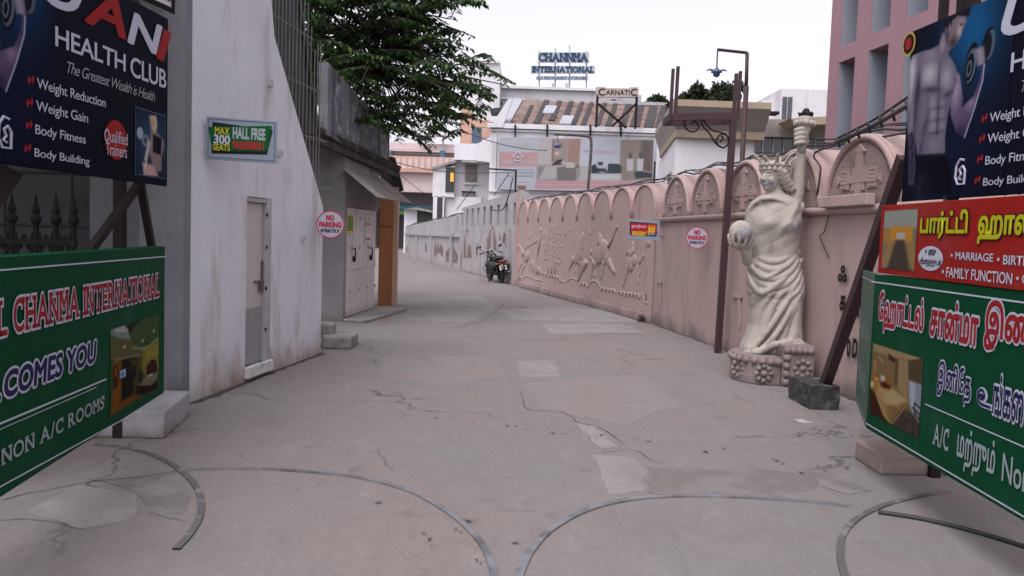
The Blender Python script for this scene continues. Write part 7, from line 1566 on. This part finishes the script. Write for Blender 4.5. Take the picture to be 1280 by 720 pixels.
# ------------------------------------------------------------------ parked motorcycle
MP = G(627, 354); ang = math.atan2(1.25, -.40); MM = Matrix.Translation(MP) @ Matrix.Rotation(ang, 4, 'Z') @ Matrix.Rotation(R_(-7), 4, 'X') @ Matrix.Scale(1.06, 4)
mt = thing("motorcycle", "black parked motorcycle with round mirrors and rear number plate by the wall", "motorcycle", mw=MM)
m_tyre = mat("tyre", (.018, .018, .019), .85); m_chr = mat("chrome", (.22, .22, .23), .3, (.15, .15, .16), 5, metal=1.0); m_blkp = mat("black_gloss", (.012, .012, .015), .2, (.016, .016, .02), 3, spec=.5); m_seat = mat("seat_vinyl", (.02, .02, .021), .6); m_eng = mat("engine_alloy", (.06, .06, .062), .5, (.035, .035, .036), 15, metal=.6)
m_tail = mat("tail_red", (.35, .02, .015), .3); m_amber = mat("amber_lens", (.5, .2, .02), .3); m_plate = mat("number_plate", (.60, .58, .52), .5)
def torus(b, c, R, r, n=28, m=10):
    c = Vector(c); V = [[b.bm.verts.new(c + Vector(((R + r * math.cos(2 * math.pi * j / m)) * math.cos(2 * math.pi * i / n), r * math.sin(2 * math.pi * j / m), (R + r * math.cos(2 * math.pi * j / m)) * math.sin(2 * math.pi * i / n)))) for j in range(m)] for i in range(n)]
    for i in range(n):
        for j in range(m): b.bm.faces.new((V[i][j], V[(i + 1) % n][j], V[(i + 1) % n][(j + 1) % m], V[i][(j + 1) % m]))
for x, r_t in ((0, .055), (1.32, .045)):
    b = MB(); torus(b, (x, 0, .30), .30 - r_t, r_t); wv_ = b.build("wheel", m_tyre, mt, world=False, smooth=True)
    b = MB(); torus(b, (x, 0, .30), .215, .018, 28, 6); b.tube([(x, -.05, .30), (x, .05, .30)], .05, 12)
    for k in range(7): a = k * 2 * math.pi / 7; b.tube([(x, 0, .30), (x + .21 * math.cos(a), 0, .30 + .21 * math.sin(a))], .012, 5)
    b.build("rim", m_eng, wv_, world=False)
def mpart(name, m, fn, smooth=True, parent=None): b = MB(); fn(b); return b.build(name, m, parent or mt, world=False, smooth=smooth)
mpart("tank", m_blkp, lambda b: (b.ball((.78, 0, .84), (.27, .14, .13), 20), b.tube([(.62, 0, .80), (.52, 0, .78)], [.11, .08], 12)))
mpart("seat", m_seat, lambda b: (b.tube(spline([(.58, 0, .76), (.42, 0, .73), (.22, 0, .79), (-.02, 0, .83), (-.12, 0, .82)], 5), [.08] * 6 + [.12] * 10 + [.10] * 5, 14, True, ((0, 0, 1), .55)),))
mpart("tail_cowl", m_blkp, lambda b: b.tube([(.15, 0, .70), (-.15, 0, .72), (-.27, 0, .72)], [.10, .085, .05], 12, True, ((0, 0, 1), .7)))
mpart("tail_light", m_tail, lambda b: b.ball((-.26, 0, .72), (.035, .075, .04), 12))
mpart("rear_mudguard", m_blkp, lambda b: b.tube(spline([(.20, 0, .64), (0, 0, .665), (-.22, 0, .60), (-.34, 0, .42)], 5), .085, 8, True, ((0, 1, 0), .9)))
pl = mpart("number_plate", m_plate, lambda b: b.box((-.335, 0, .52), (.012, .24, .15), Euler((0, .35, 0)).to_matrix()), False)
mpart("plate_text", m_nblk, lambda b: [b.box((-.342 + .02 * (i // 3 - .5), -.07 + .07 * (i % 3), .545 - .05 * (i // 3)), (.004, .045, .028), Euler((0, .35, 0)).to_matrix()) for i in range(6)], False, pl)
for s in (-1, 1):
    mpart("rear_indicator", m_amber, lambda b: (b.tube([(-.22, s * .06, .64), (-.23, s * .17, .65)], .012, 6), b.ball((-.235, s * .19, .65), (.03, .04, .03), 10)))
    mpart("shock_absorber", m_chr, lambda b: b.tube([(-.02, s * .12, .36), (.12, s * .13, .70)], [.03, .035], 10))
    mpart("fork_leg", m_chr, lambda b: b.tube([(1.32, s * .09, .30), (1.10, s * .09, .92)], [.03, .025], 10))
    mpart("foot_peg", m_black, lambda b: b.tube([(.45, s * .12, .34), (.45, s * .28, .34)], .018, 6))
    mr = mpart("mirror", m_blkp, lambda b: (b.tube([(1.02, s * .22, .98), (1.04, s * .34, 1.14)], .009, 6), b.ball((1.03, s * .36, 1.18), (.025, .075, .05), 12)))
    mpart("mirror_glass", m_chr, lambda b: b.ball((1.012, s * .36, 1.18), (.012, .066, .043), 12), True, mr)
    mpart("grip", m_seat, lambda b: b.tube([(.98, s * .26, .97), (.93, s * .40, .95)], .022, 8))
mpart("handlebar", m_chr, lambda b: b.tube(spline([(.97, -.28, .97), (1.06, -.12, .98), (1.08, 0, .93), (1.06, .12, .98), (.97, .28, .97)], 5), .014, 8))
mpart("headlight", m_blkp, lambda b: b.lathe([(.05, -.12), (.095, -.06), (.10, 0), (.09, .015)], (1.24, 0, .86), 18, (1, 0, -.05)))
mpart("instrument_pod", m_blkp, lambda b: (b.ball((1.10, .06, 1.0), (.05, .05, .05), 12), b.ball((1.10, -.06, 1.0), (.05, .05, .05), 12)))
mpart("front_mudguard", m_blkp, lambda b: b.tube(spline([(1.60, 0, .48), (1.42, 0, .635), (1.18, 0, .62), (1.02, 0, .46)], 5), .065, 8, True, ((0, 1, 0), .9)))
mpart("engine", m_eng, lambda b: (b.ball((.66, 0, .36), (.22, .15, .13), 14), b.box((.76, 0, .55), (.17, .19, .26), Euler((0, .2, 0)).to_matrix()), [b.box((.76, 0, .46 + .035 * i), (.22, .24, .012), Euler((0, .2, 0)).to_matrix()) for i in range(6)]), False)
mpart("frame", m_black, lambda b: (b.tube([(1.08, 0, .88), (.95, 0, .35), (.5, 0, .25), (.25, 0, .35), (.2, 0, .68)], .022, 8), b.tube([(0, .09, .30), (.4, .09, .34)], .025, 8), b.tube([(0, -.09, .30), (.4, -.09, .34)], .025, 8)))
mpart("crash_guard", m_chr, lambda b: b.tube(spline([(.95, 0, .62), (.98, .26, .58), (.95, .30, .42), (.90, .05, .30), (.90, -.05, .30), (.95, -.30, .42), (.98, -.26, .58), (.95, 0, .62)], 5), .014, 7))
mpart("exhaust", m_chr, lambda b: b.tube(spline([(.85, -.1, .38), (.80, -.14, .24), (.4, -.16, .24), (.1, -.19, .28), (-.32, -.20, .36)], 5), [.022] * 11 + [.04] * 5 + [.05] * 5, 10))
mpart("side_panel", m_blkp, lambda b: [b.ball((.33, s * .12, .58), (.16, .03, .11), 12) for s in (-1, 1)])
for s in (-1, 1): mpart("side_box", m_seat, lambda b: b.ball((.10, s * .23, .56), (.24, .11, .18), 14))
mpart("leg_guard_bag", m_seat, lambda b: b.ball((.92, 0, .58), (.10, .25, .17), 14))
mpart("saree_guard", m_chr, lambda b: (b.tube([(-.10, .16, .36), (.22, .16, .36), (.24, .16, .62)], .01, 6), b.tube([(-.2, .1, .84), (-.26, 0, .86), (-.2, -.1, .84), (.05, -.12, .80)], .012, 6)))
mpart("side_stand", m_black, lambda b: b.tube([(.5, .1, .26), (.44, .32, .03)], .014, 6))

bpy.data.objects.remove(_to)
